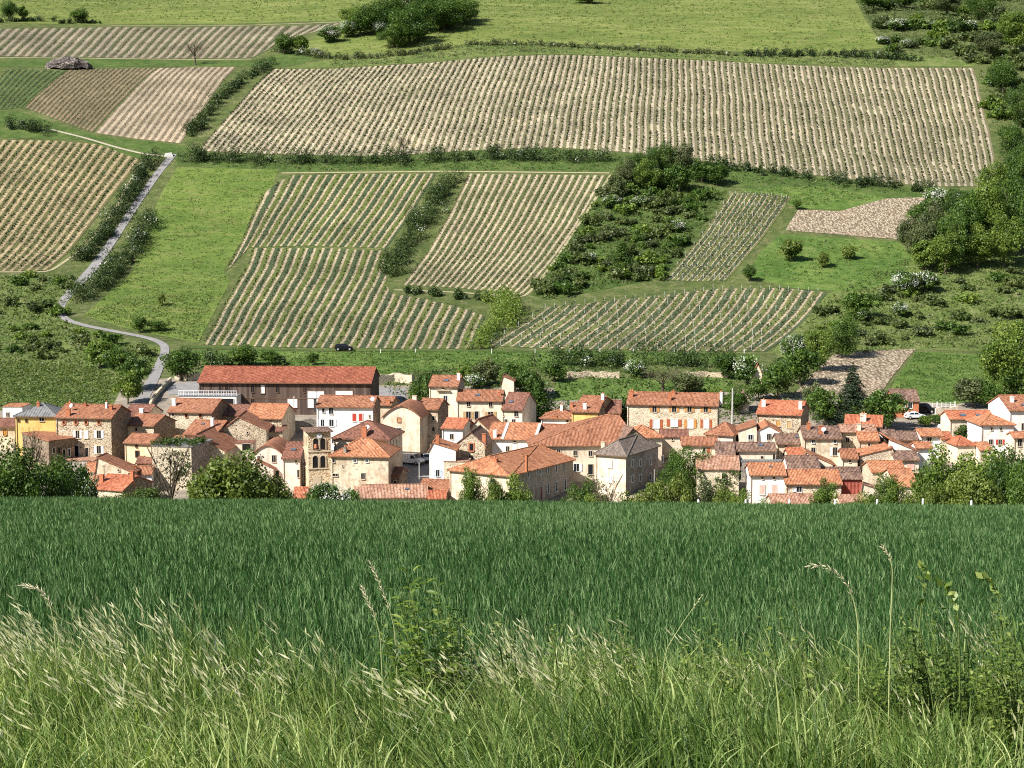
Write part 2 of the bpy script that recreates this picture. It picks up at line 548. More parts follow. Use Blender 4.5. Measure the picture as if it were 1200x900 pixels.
M['wildgrass'] = grass_ground('wild_dry_grass', [(0.34, (0.05, 0.085, 0.02)), (0.5, (0.105, 0.145, 0.036)), (0.64, (0.19, 0.215, 0.07))], 0.3, (1, 0.6, 1), dry=(0.27, 0.22, 0.12), dry_amt=0.45)
M['asphalt'] = plain('asphalt', (0.235, 0.22, 0.21), 0.9, 0.18, 0.8)
M['lane0'] = plain('pale_worn_asphalt', (0.26, 0.235, 0.22), 0.9, 0.18, 0.6)
M['track'] = plain('pale_gravel_track', (0.36, 0.31, 0.23), 0.95, 0.15, 0.8)
M['yard'] = plain('village_gravel', (0.25, 0.21, 0.16), 0.95, 0.3, 0.5)
M['field_soil'] = plain('wheat_field_soil', (0.045, 0.06, 0.022), 0.95, 0.3, 3)
M['dry_edge'] = plain('dry_grass_margin', (0.30, 0.26, 0.15), 0.95, 0.2, 1.0)


def soil_mat(name, strip, gap, alt, width=0.55, edge=0.25, speck=None, clump=0.35):
    """strips of bare soil under the vine rows (u = row index), grass or cover crop between them"""
    m, nt, b, out = new_mat(name)
    uv = nt.nodes.new('ShaderNodeUVMap')
    sep = nt.nodes.new('ShaderNodeSeparateXYZ'); nt.links.new(uv.outputs[0], sep.inputs[0])
    v = objvec(nt, (1, 1, 1), False)
    u = math_n(nt, 'ADD', sep.outputs[0], math_n(nt, 'MULTIPLY', math_n(nt, 'SUBTRACT', noise(nt, v, 0.9, 4, 0.7), 0.5), edge))
    d = math_n(nt, 'ABSOLUTE', math_n(nt, 'SUBTRACT', math_n(nt, 'FRACT', u), 0.5))
    s = ramp(nt, [(width / 2 - 0.05, (1, 1, 1)), (width / 2 + 0.05, (0, 0, 0))])
    nt.links.new(d, s.inputs[0])
    par = math_n(nt, 'GREATER_THAN', math_n(nt, 'FRACT', math_n(nt, 'MULTIPLY', math_n(nt, 'ROUND', u), 0.5)), 0.25)
    n1 = noise(nt, v, 1.6, 5, 0.75)
    n2 = noise(nt, v, 0.06, 3, 0.5)
    nn = math_n(nt, 'ADD', math_n(nt, 'MULTIPLY', n1, 0.6), math_n(nt, 'MULTIPLY', n2, 0.4))

    def var(c, k):
        r = ramp(nt, [(0.32, tuple(x * (1 - k) for x in c)), (0.68, tuple(min(0.9, x * (1 + k)) for x in c))])
        nt.links.new(nn, r.inputs[0])
        return r.outputs[0]
    g = mixc(nt, par, var(gap, 0.35), var(alt, 0.35))
    st = var(strip, clump)
    c = mixc(nt, s.outputs[0], g, st)
    br = ramp(nt, [(.34, (.74, .77, .70)), (.5, (1, 1, 1)), (.68, (1.16, 1.12, 1.08))])
    nt.links.new(math_n(nt, 'ADD', math_n(nt, 'MULTIPLY', noise(nt, v, .035, 4, .6, .5), .6), math_n(nt, 'MULTIPLY', noise(nt, v, .22, 4, .7), .4)), br.inputs[0])
    c = mixc(nt, 1.0, c, br.outputs[0], 'MULTIPLY')
    if speck:
        r = ramp(nt, [(0.55, (0, 0, 0)), (0.63, (1, 1, 1))])
        nt.links.new(noise(nt, v, 0.5, 6, 0.75), r.inputs[0])
        c = mixc(nt, math_n(nt, 'MULTIPLY', r.outputs[0], 0.32), c, speck)
    nt.links.new(c, b.inputs['Base Color'])
    bump(nt, b, math_n(nt, 'ADD', n1, math_n(nt, 'MULTIPLY', s.outputs[0], 0.3)), 0.7, 0.6)
    b.inputs['Roughness'].default_value = 0.95
    b.inputs['Specular IOR Level'].default_value = 0.1
    return m


TAN = (0.43, 0.34, 0.215)
M['soil_big'] = soil_mat('pale_vineyard_soil', (0.415, 0.345, 0.245), (0.175, 0.155, 0.085), (0.15, 0.142, 0.07), 0.44, 0.5, speck=(0.13, 0.14, 0.06), clump=.42)
M['soil_left'] = soil_mat('left_vineyard_soil', (0.35, 0.27, 0.16), (0.115, 0.112, 0.045), (0.10, 0.105, 0.04), 0.40, 0.5, speck=(0.24, 0.185, 0.105), clump=.45)
M['soil_brown'] = soil_mat('brown_vineyard_soil', (0.225, 0.17, 0.105), (0.10, 0.092, 0.045), (0.10, 0.092, 0.045), 0.5, 0.6, clump=.45)
M['soil_pink'] = soil_mat('pinkish_vineyard_soil', (0.37, 0.295, 0.205), (0.185, 0.145, 0.095), (0.185, 0.145, 0.095), 0.5, 0.6, clump=.45)
M['soil_strip'] = soil_mat('strip_vineyard_soil', (0.265, 0.22, 0.155), (0.115, 0.105, 0.06), (0.095, 0.098, 0.05), 0.45, 0.6, clump=.45)
M['soil_mid'] = soil_mat('middle_vineyard_soil', (0.40, 0.315, 0.21), (0.11, 0.135, 0.036), (0.06, 0.085, 0.038), 0.30, 0.55, speck=(0.14, 0.125, 0.06), clump=.45)
M['soil_six'] = soil_mat('sunny_vineyard_soil', (0.415, 0.335, 0.23), (0.115, 0.12, 0.048), (0.095, 0.11, 0.04), 0.38, 0.45, speck=(0.2, 0.165, 0.09), clump=.42)
M['soil_cover'] = soil_mat('cover_crop_vineyard_soil', (0.41, 0.32, 0.215), (0.125, 0.145, 0.045), (0.07, 0.095, 0.042), 0.26, 0.42, speck=(0.12, 0.12, 0.055), clump=.45)
M['soil_green'] = soil_mat('green_vineyard_soil', (0.12, 0.14, 0.05), (0.05, 0.085, 0.028), (0.05, 0.085, 0.028), 0.4, 0.3)
def stony_mat():
    m, nt, b, out = new_mat('stony_bare_soil')
    v = objvec(nt, (1, .45, 1), False)
    a = noise(nt, v, .85, 6, .8, .6)
    c2 = N(nt, 'ShaderNodeTexVoronoi', Scale=1.5)
    nt.links.new(v, c2.inputs['Vector'])
    f = math_n(nt, 'ADD', math_n(nt, 'MULTIPLY', a, .65), math_n(nt, 'MULTIPLY', c2.outputs['Distance'], .45))
    c = ramp(nt, [(.36, (.56, .47, .35)), (.5, (.40, .32, .22)), (.64, (.19, .145, .095))])
    nt.links.new(f, c.inputs[0])
    g = ramp(nt, [(.55, (0, 0, 0)), (.68, (1, 1, 1))])
    nt.links.new(noise(nt, v, .11, 3, .6), g.inputs[0])
    cc = mixc(nt, math_n(nt, 'MULTIPLY', g.outputs[0], .35), c.outputs[0], (.38, .25, .17))
    nt.links.new(cc, b.inputs['Base Color'])
    bump(nt, b, f, .9, -1.2)
    b.inputs['Specular IOR Level'].default_value = .1
    return m


M['soil_stony'] = stony_mat()

L = {}
L['oak'] = leaf_mat('oak_leaves', (0.022, 0.052, 0.008), (0.06, 0.116, 0.016), (0.135, 0.205, 0.034))
L['fresh'] = leaf_mat('fresh_leaves', (0.045, 0.09, 0.012), (0.12, 0.185, 0.026), (0.25, 0.315, 0.058))
L['apple'] = leaf_mat('fruit_tree_leaves', (0.05, 0.085, 0.013), (0.125, 0.17, 0.028), (0.25, 0.295, 0.065))
L['grey'] = leaf_mat('dull_leaves', (0.045, 0.065, 0.022), (0.095, 0.12, 0.042), (0.18, 0.2, 0.08))
L['brown'] = leaf_mat('bare_twigs', (0.04, 0.032, 0.02), (0.08, 0.065, 0.035), (0.13, 0.12, 0.06))
L['conifer'] = leaf_mat('conifer_needles', (0.012, 0.026, 0.012), (0.026, 0.048, 0.02), (0.05, 0.075, 0.03), 0.12)
L['blossom'] = leaf_mat('white_blossom', (0.5, 0.52, 0.42), (0.68, 0.68, 0.6), (0.8, 0.8, 0.76), 0.25)
L['ivy'] = leaf_mat('ivy_leaves', (0.03, 0.06, 0.012), (0.06, 0.10, 0.02), (0.11, 0.15, 0.035))
L['vine'] = leaf_mat('vine_leaves', (0.02, 0.024, 0.012), (0.045, 0.052, 0.02), (0.09, 0.11, 0.038), 0.2)
L['trellis'] = leaf_mat('trellis_vine_leaves', (0.035, 0.055, 0.02), (0.065, 0.095, 0.034), (0.12, 0.15, 0.055), 0.2)
L['scrub'] = leaf_mat('scrub_leaves', (0.035, 0.062, 0.014), (0.088, 0.122, 0.03), (0.18, 0.21, 0.07))
L['wheat'] = leaf_mat('wheat_leaves', (0.01, 0.037, 0.01), (0.034, 0.092, 0.021), (0.2, 0.29, 0.12), 0.22, 0.8, 0.1)
L['grass'] = leaf_mat('tall_grass_blades', (0.018, 0.048, 0.008), (0.122, 0.205, 0.038), (0.48, 0.53, 0.2), 0.4, 0.5)
L['seed'] = leaf_mat('grass_seed_heads', (0.36, 0.36, 0.16), (0.58, 0.56, 0.32), (0.78, 0.73, 0.52), 0.3, 0.6)
L['stalk'] = leaf_mat('dry_stalks', (0.2, 0.2, 0.08), (0.36, 0.33, 0.16), (0.5, 0.45, 0.27), 0.2, 0.6)
L['weed'] = leaf_mat('weed_leaves', (0.09, 0.15, 0.026), (0.21, 0.285, 0.055), (0.45, 0.5, 0.18), 0.45, 0.45)
L['bramble'] = leaf_mat('bramble_leaves', (0.045, 0.09, 0.014), (0.15, 0.215, 0.036), (0.36, 0.41, 0.12), 0.42, 0.45)
L['hedge'] = leaf_mat('hedge_leaves', (0.01, 0.022, 0.005), (0.028, 0.054, 0.01), (0.07, 0.11, 0.022), 0.15)
L['tuft'] = leaf_mat('meadow_tufts', (0.055, 0.095, 0.02), (0.105, 0.16, 0.034), (0.23, 0.265, 0.08), 0.35)
# ---------------------------------------------------------------- the ground sheet
def build_ground():
    ys = np.concatenate([np.arange(-300, -10, 15), np.arange(-10, 80, 1.0), np.arange(80, 300, 4.0), np.arange(300, 960, 3.0),
                         np.arange(960, 1500, 15), np.arange(1500, 4001, 125)])
    xs = np.concatenate([np.arange(-2500, -400, 150), np.arange(-400, -260, 12), np.arange(-260, 260, 4.0), np.arange(260, 400, 12), np.arange(400, 2501, 150)])
    X, Y = np.meshgrid(xs, ys)
    Z = H(X, Y)
    V = np.stack([X, Y, Z], -1).reshape(-1, 3)
    nx, ny = len(xs), len(ys)
    i = np.arange(nx * ny).reshape(ny, nx)
    q = np.stack([i[:-1, :-1], i[:-1, 1:], i[1:, 1:], i[1:, :-1]], -1).reshape(-1, 4)
    yc = V[q[:, 0], 1]
    mi = (yc < 64).astype(np.int32)
    me = np_mesh('ground', V, [q], [M['ground'], M['field_soil']], mi, smooth=True)
    tag(link('ground', me), kind='structure')


build_ground()


def densify(pts, step=7.0, closed=True):
    out = []
    n = len(pts)
    for i in range(n if closed else n - 1):
        a, b = np.array(pts[i], float), np.array(pts[(i + 1) % n], float)
        k = max(1, int(np.hypot(*(b - a)) / step))
        for j in range(k): out.append(a + (b - a) * j / k)
    if not closed: out.append(np.array(pts[-1], float))
    return out


def inside(poly, P):
    x, y = P[:, 0], P[:, 1]
    c = np.zeros(len(P), bool)
    n = len(poly)
    for i in range(n):
        x0, y0 = poly[i]
        x1, y1 = poly[(i + 1) % n]
        if y0 == y1: continue
        m = ((y0 > y) != (y1 > y)) & (x < (x1 - x0) * (y - y0) / (y1 - y0) + x0)
        c ^= m
    return c


def world_poly(px):
    return np.array([unproject(*p)[:2] for p in densify(px)])


def drape_xy(name, W, mat, off, grid=5.0, kind='structure'):
    x0, y0 = W.min(0)
    x1, y1 = W.max(0)
    gx, gy = np.meshgrid(np.arange(x0 + grid / 2, x1, grid), np.arange(y0 + grid / 2, y1, grid))
    G = np.stack([gx.ravel(), gy.ravel()], -1)
    G = G[inside(W, G)]
    pts = [Vector(p) for p in W] + [Vector(p) for p in G]
    nb = len(W)
    r = delaunay_2d_cdt(pts, [(i, (i + 1) % nb) for i in range(nb)], [], 1, 1e-4)
    vs = np.array([(v[0], v[1]) for v in r[0]])
    z = H(vs[:, 0], vs[:, 1]) + off
    tris = []
    for f in r[2]:
        f = list(f)
        a, b_, c = (vs[k] for k in f[:3])
        if (b_[0] - a[0]) * (c[1] - a[1]) - (b_[1] - a[1]) * (c[0] - a[0]) < 0: f.reverse()
        tris.append(f[:3])
    me = np_mesh(name, np.column_stack([vs, z]), [np.array(tris)], [mat], smooth=True)
    o = link(name, me)
    return tag(o, kind=kind)


def drape(name, px, mat, off=0.06, grid=5.0):
    return drape_xy(name, world_poly(px), mat, off, grid)


drape('meadow', [(-60, -8), (1000, -8), (1012, 20), (1036, 56), (985, 62), (900, 62), (760, 56), (640, 50), (560, 50), (470, 62), (380, 66), (345, 58), (395, 30), (400, 24), (270, 28), (110, 29), (-60, 26)], M['meadow_top'], 0.06)
drape('meadow', [(208, 196), (326, 199), (318, 222), (262, 318), (270, 330), (232, 402), (180, 392), (140, 383), (98, 370), (120, 350), (155, 318), (170, 270), (190, 225)], M['meadow'], 0.06)
drape('meadow', [(-60, 425), (60, 424), (120, 430), (150, 440), (130, 480), (-60, 482)], M['wildgrass'], 0.06)
drape('meadow', [(875, 325), (890, 296), (915, 275), (1055, 284), (1068, 300), (1060, 332), (990, 342), (930, 338)], M['lawn'], 0.06)
drape('meadow', [(1074, 412), (1150, 416), (1182, 425), (1178, 462), (1120, 474), (1038, 468), (1050, 445)], M['lawn'], 0.06)
drape('meadow', [(224, 411), (400, 413), (560, 413), (740, 414), (890, 416), (888, 424), (760, 428), (640, 432), (520, 432), (440, 440), (240, 428)], M['lawn'], 0.06)
drape('meadow', [(652, 446), (700, 443), (765, 445), (860, 442), (862, 458), (775, 466), (648, 470)], M['lawn'], 0.06)
drape('grass_bank', [(862, 222), (960, 218), (1040, 232), (1018, 248), (936, 244)], M['lawn'], 0.06)
drape('grass_bank', [(205, 180), (330, 183), (470, 180), (560, 178), (650, 175), (745, 182), (835, 194), (960, 209), (1090, 222), (1160, 224), (1160, 240), (1040, 232), (850, 218), (715, 202), (540, 200), (330, 202), (208, 194)], M['bank'], 0.05)
drape('grass_bank', [(0, 70), (100, 69), (230, 71), (300, 71), (345, 58), (380, 68), (330, 79), (290, 78), (275, 77), (80, 79), (-40, 78), (-40, 68)], M['bank'], 0.05)
drape('grass_bank', [(-40, 131), (20, 130), (110, 159), (214, 170), (232, 178), (190, 185), (160, 186), (100, 164), (-40, 160)], M['bank'], 0.05)
drape('grass_bank', [(330, 80), (385, 70), (470, 64), (560, 52), (640, 52), (760, 58), (900, 64), (1036, 60), (1150, 72), (1141, 78), (1050, 78), (900, 74), (760, 67), (650, 63), (560, 66), (480, 74), (400, 79)], M['wildgrass'], 0.05)
drape('scrub_ground', [(-60, 326), (60, 322), (100, 330), (70, 372), (120, 392), (190, 408), (180, 440), (150, 438), (60, 424), (-60, 424)], M['wildgrass'], 0.05)
drape('scrub_ground', [(715, 205), (855, 222), (778, 326), (640, 352), (622, 346)], M['bank'], 0.05)
drape('scrub_ground', [(970, 345), (1070, 300), (1230, 300), (1230, 415), (1075, 410), (975, 412), (930, 430), (905, 412)], M['wildgrass'], 0.05)
# village ground: gravel yards and streets between the houses, drawn in world metres
drape_xy('village_ground', np.array([(-118, 284), (-60, 279), (0, 277), (60, 279), (118, 284), (122, 352), (70, 366), (20, 372), (-30, 376), (-62, 388), (-104, 374), (-120, 340)], float), M['yard'], 0.04, 6.0)


def ribbon(name, px, width, mat, off=0.13):
    W = [unproject(*p) for p in densify(px, 5, False)]
    P = np.array([w[:2] for w in W])
    # smooth and resample
    for _ in range(3):
        Q = P.copy()
        Q[1:-1] = 0.25 * P[:-2] + 0.5 * P[1:-1] + 0.25 * P[2:]
        P = Q
    s = np.concatenate([[0], np.cumsum(np.hypot(*np.diff(P, axis=0).T))])
    t = np.arange(0, s[-1], 2.0)
    P = np.column_stack([np.interp(t, s, P[:, 0]), np.interp(t, s, P[:, 1])])
    T = np.gradient(P, axis=0)
    T /= np.linalg.norm(T, axis=1)[:, None] + 1e-9
    Nn = np.column_stack([-T[:, 1], T[:, 0]])
    wv = width if np.isscalar(width) else np.interp(t / s[-1], np.linspace(0, 1, len(width)), width)
    rows = []
    for k in (-0.5, -0.25, 0, 0.25, 0.5):
        q = P + Nn * (np.asarray(wv) * k)[..., None] if not np.isscalar(wv) else P + Nn * (wv * k)
        rows.append(np.column_stack([q, H(q[:, 0], q[:, 1]) + off + (0.04 if k == 0 else 0)]))
    V = np.concatenate(rows)
    n = len(P)
    F = []
    for r in range(4):
        a = np.arange(n - 1) + r * n
        F.append(np.stack([a, a + n, a + n + 1, a + 1], -1))
    q = np.concatenate(F)
    # face up
    v = V[q[0]]
    if np.cross(v[1] - v[0], v[2] - v[0])[2] < 0: q = q[:, ::-1]
    me = np_mesh(name, V, [q], [mat], smooth=True)
    return tag(link(name, me), kind='structure')


ribbon('road', [(203, 181), (182, 207), (158, 242), (134, 279), (108, 316), (84, 340), (70, 358), (68, 368), (78, 376), (100, 382), (130, 388), (158, 393), (180, 398), (196, 405), (193, 415), (186, 430), (180, 445), (170, 462), (158, 482)], [2.6, 2.6, 2.7, 2.9, 3.2, 2.6, 1.9, 1.9, 2.2, 2.6, 3.0], M['asphalt'])
ribbon('path', [(60, 152), (100, 162), (140, 174), (170, 181), (200, 184)], 1.1, M['track'])
ribbon('path', [(-40, 67.5), (100, 68.5), (230, 70), (300, 69.5)], 1.3, M['dry_edge'], 0.1)
ribbon('path', [(130, 30.5), (270, 30.5), (400, 26)], 1.2, M['dry_edge'], 0.1)
ribbon('path', [(330, 203), (520, 201), (720, 203)], 1.0, M['dry_edge'], 0.1)
ribbon('path', [(-10, 319), (58, 319), (100, 290), (135, 245), (166, 189)], 1.1, M['dry_edge'], 0.1)
ribbon('path', [(462, 340), (540, 343), (615, 349), (640, 320), (690, 245), (716, 205)], 1.0, M['dry_edge'], 0.1)
ribbon('track', [(215, 407), (300, 410), (420, 411), (560, 412), (740, 413), (880, 416)], 2.2, M['bank'], 0.1)


# ---------------------------------------------------------------- leaves
def leaf_quads(C, Nrm, size, aspect=0.55, rnd=None):
    """one rhombus per centre; Nrm = facing"""
    n = len(C)
    Nrm = Nrm / (np.linalg.norm(Nrm, axis=1)[:, None] + 1e-9)
    r = rng.normal(size=(n, 3))
    A = np.cross(Nrm, r)
    A /= np.linalg.norm(A, axis=1)[:, None] + 1e-9
    B = np.cross(Nrm, A)
    s = np.broadcast_to(size, (n,))[:, None]
    V = np.stack([C + A * s * 0.6, C + B * s * 0.6 * aspect, C - A * s * 0.6, C - B * s * 0.6 * aspect], 1).reshape(-1, 3)
    F = np.arange(n * 4).reshape(n, 4)
    if rnd is None: rnd = rng.random(n)
    return V, F, np.repeat(rnd, 4)


def rand_dir(n):
    v = rng.normal(size=(n, 3))
    return v / np.linalg.norm(v, axis=1)[:, None]


def clump_leaves(centers, radii, per, leaf, squash=0.85, bias=None):
    Cs, Ns, Rs = [], [], []
    for i, (c, r) in enumerate(zip(centers, radii)):
        d = rand_dir(per)
        rad = r * (0.55 + 0.5 * rng.random(per)) * np.where(rng.random(per) < 0.12, 1.25, 1.0)
        p = c + d * rad[:, None] * np.array([1, 1, squash])
        Cs.append(p)
        Ns.append(d * 0.7 + rng.normal(size=(per, 3)) * 0.5 + np.array([0, 0, 0.25]))
        cb = bias[i] if bias is not None else rng.normal() * 0.13
        Rs.append(np.clip(0.5 + cb + rng.normal(size=per) * 0.2, 0, 1))
    C = np.concatenate(Cs)
    return leaf_quads(C, np.concatenate(Ns), leaf * (0.6 + 0.8 * rng.random(len(C))), 0.6, np.concatenate(Rs))


def trunk_mesh(name, h, r, limbs, mat, spread=0.4, sub=1):
    b = MB()
    top = Vector((rng.normal() * 0.15, rng.normal() * 0.15, h))
    mid = Vector((rng.normal() * 0.12, rng.normal() * 0.12, h * 0.5))
    b.tube((0, 0, -0.4), mid, r * 1.25, r * 0.9)
    b.tube(mid, top, r * 0.9, r * 0.65)
    for i in range(limbs):
        a = 2 * math.pi * i / limbs + rng.random()
        L0 = h * (0.7 + 0.5 * rng.random())
        st = top if i % 2 else mid.lerp(top, 0.6)
        e = st + Vector((math.cos(a) * spread * L0, math.sin(a) * spread * L0, L0 * 0.75))
        b.tube(st, e, r * 0.5, r * 0.2, 5)
        for k in range(sub + 1):
            a2 = a + rng.normal() * 0.8
            e2 = e + Vector((math.cos(a2) * spread * L0 * .7, math.sin(a2) * spread * L0 * .7, L0 * 0.45))
            b.tube(e, e2, r * 0.2, r * 0.06, 4)
    return b.mesh(name, mat)


def crown_mesh(name, h, w, mat, base=0.25, n=34, per=70, leaf=0.5, conical=False, taper=0.0):
    cs, rs = [], []
    zc = h * (1 + base) / 2
    rz = h * (1 - base) / 2
    while len(cs) < n:
        d = rand_dir(1)[0]
        k = rng.random() ** 0.45
        p = d * k
        if conical:
            t = rng.random() ** 1.3
            a = rng.random() * 2 * math.pi
            q = (1 - t) * (0.45 + 0.55 * rng.random())
            pt = np.array([math.cos(a) * q * w / 2 * .8, math.sin(a) * q * w / 2 * .8, h * (base + (0.97 - base) * t)])
            cs.append(pt); rs.append(w * (0.10 + 0.12 * (1 - t)))
            continue
        sx = w / 2 * 0.82 * (1 - taper * max(0, p[2]))
        cs.append(np.array([p[0] * sx, p[1] * sx, zc + p[2] * rz * 0.84]))
        rs.append(w * (0.11 + 0.08 * rng.random()))
    V, F, R = clump_leaves(cs, rs, per, leaf)
    V[:, 2] = np.maximum(V[:, 2], 0.02)
    return np_mesh(name, V, [F], [mat], rnd=R)


def conifer_mesh(name, h, w, mat):
    Cs, Ns, S = [], [], []
    lev = 22
    for i in range(lev):
        t = i / (lev - 1)
        z = h * (0.14 + 0.84 * t)
        R = w / 2 * (1 - t) ** 0.85 + 0.12
        nb = int(9 - 5 * t)
        for b_ in range(nb):
            a = 2 * math.pi * (b_ + 0.5 * (i % 2)) / nb + rng.normal() * 0.25
            Lb = R * (0.65 + 0.5 * rng.random())
            m = int(40 + Lb * 46)
            s = rng.random(m)
            off = rng.normal(size=(m, 2)) * 0.15 * Lb
            x = s * Lb
            px = math.cos(a) * x - math.sin(a) * off[:, 0]
            pyy = math.sin(a) * x + math.cos(a) * off[:, 0]
            pz = z - 0.25 * s ** 1.4 * Lb + off[:, 1] * 0.45
            Cs.append(np.column_stack([px, pyy, pz]))
            nn = rng.normal(size=(m, 3)) * 0.6 + np.array([math.cos(a) * .4, math.sin(a) * .4, 0.9])
            Ns.append(nn)
    C = np.concatenate(Cs)
    V, F, R_ = leaf_quads(C, np.concatenate(Ns), 0.30 * (0.6 + 0.8 * rng.random(len(C))), 0.45)
    return np_mesh(name, V, [F], [mat], rnd=R_)


def blossom_mesh(name, h, w, base=0.2, n=26, per=26, leaf=0.3):
    return crown_mesh(name, h * 1.03, w * 1.07, L['blossom'], base, n, per, leaf)


TP = {}


def proto(kind, k):
    key = (kind, k)
    if key in TP: return TP[key]
    lf_s, lf_n = (.22, 250) if kind.endswith('*') else (.40, 92)
    P = {'oak': (8, 8.5, 'oak', .08), 'fresh': (8, 7, 'fresh', .1), 'tall': (11, 7, 'fresh', .12), 'apple': (6, 7, 'apple', .1),
         'grey': (7, 7, 'grey', .1), 'hawthorn': (5, 5.5, 'oak', .08), 'cone': (11, 8, 'oak', .05), 'ivy': (8, 6, 'ivy', .1)}
    near = kind.endswith('*')
    kind = kind.rstrip('*')
    if kind == 'bare':
        r = (trunk_mesh('trunk', 2.8, 0.18, 9, M['bark'], 0.5, 6), crown_mesh('twigs', 6.5, 6, L['brown'], .3, 26, 26, .17), None)
    elif kind == 'conifer':
        r = (trunk_mesh('trunk', 7.5, 0.2, 0, M['bark']), conifer_mesh('crown', 14, 9, L['conifer']), None)
    else:
        h, w, lf, ba = P[kind]
        r = (trunk_mesh('trunk', h * .36, .028 * h, 5, M['bark']),
             crown_mesh('crown', h, w, L[lf], ba, (40 if near else 42) if kind != 'cone' else 60, lf_n, lf_s, conical=(kind == 'cone'), taper=0.35 if kind == 'tall' else 0.1),
             blossom_mesh('blossom', h, w, .25, 80, 13 if not near else 32, .26 if not near else .15) if kind == 'hawthorn' else None)
    TP[key] = r
    return r


NATH = {'oak': 8, 'fresh': 8, 'tall': 11, 'apple': 6, 'grey': 7, 'hawthorn': 5, 'cone': 11, 'ivy': 8, 'bare': 6.5, 'conifer': 14}
NATW = {'oak': 8.5, 'fresh': 7, 'tall': 7, 'apple': 7, 'grey': 7, 'hawthorn': 5.5, 'cone': 8, 'ivy': 6, 'bare': 6, 'conifer': 9}


def plant_tree(kind, p, h, label, w=None, group=None, name='tree', k=None, rz=None, cat='tree'):
    k = int(rng.integers(0, 3)) if k is None else k
    if h / NATH[kind.rstrip('*')] > 1.3 and not kind.endswith('*') and kind not in ('bare', 'conifer'): kind += '*'
    t, c, bl = proto(kind, k)
    o = empty(name, p, rng.random() * 6.28 if rz is None else rz, label, cat, group)
    sz = h / NATH[kind.rstrip('*')]
    sx = sz if w is None else w / NATW[kind.rstrip('*')]
    o.scale = (sx, sx, sz)
    link('trunk', t, o)
    link('crown', c, o)
    if bl is not None: link('blossom', bl, o)
    return o


def tree_px(kind, px, pbase, ptop, label, wpx=None, group=None, name='tree', Y=None, cat='tree'):
    """tree standing on the terrain where its base is seen (or at depth Y when the base is hidden)"""
    if Y is None:
        g = unproject(px, pbase)
    else:
        d = ray(px, pbase)
        X = d[0] * Y / d[1]
        g = np.array([X, Y, float(H(X, Y))])
    d = ray(px, ptop)
    top = d * (g[1] / d[1])
    h = max(1.0, top[2] - g[2])
    w = None if wpx is None else wpx * (g[1] * CP - g[2] * SP) / FPX
    return plant_tree(kind, tuple(g), h, label, w, group, name, cat=cat)


# ---------------------------------------------------------------- shrubs (copies share their mesh)
SHRUBS = {}


def shrub_mesh(lf, k):
    key = (lf, k)
    if key not in SHRUBS:
        n = 12
        cs = [np.array([rng.normal() * .75, rng.normal() * .75, 0.5 + rng.random() * 1.1]) for _ in range(n)]
        V, F, R = clump_leaves(cs, [0.55 + 0.35 * rng.random() for _ in range(n)], 48, 0.42)
        V[:, 2] = np.maximum(V[:, 2], 0.0)
        SHRUBS[key] = np_mesh('shrub', V, [F], [L[lf]], rnd=R)
    return SHRUBS[key]


def shrub(p, size, lf, label, group, hs=1.0, name='shrub', cat='shrub'):
    o = link(name, shrub_mesh(lf, int(rng.integers(0, 4))))
    o.location = p
    o.rotation_euler = (0, 0, rng.random() * 6.28)
    o.scale = (size / 2.6, size / 2.6, size * hs / 2.4)
    tag(o, label, cat, group)
    return o


def px_points(poly, n, mind=0.0):
    P = np.array(poly, float)
    lo, hi = P.min(0), P.max(0)
    out = []
    tries = 0
    while len(out) < n and tries < n * 60:
        tries += 1
        q = lo + rng.random(2) * (hi - lo)
        if not inside(poly, q[None])[0]: continue
        if mind and out and min(np.hypot(*(np.array(out) - q).T)) < mind: continue
        out.append(q)
    return out


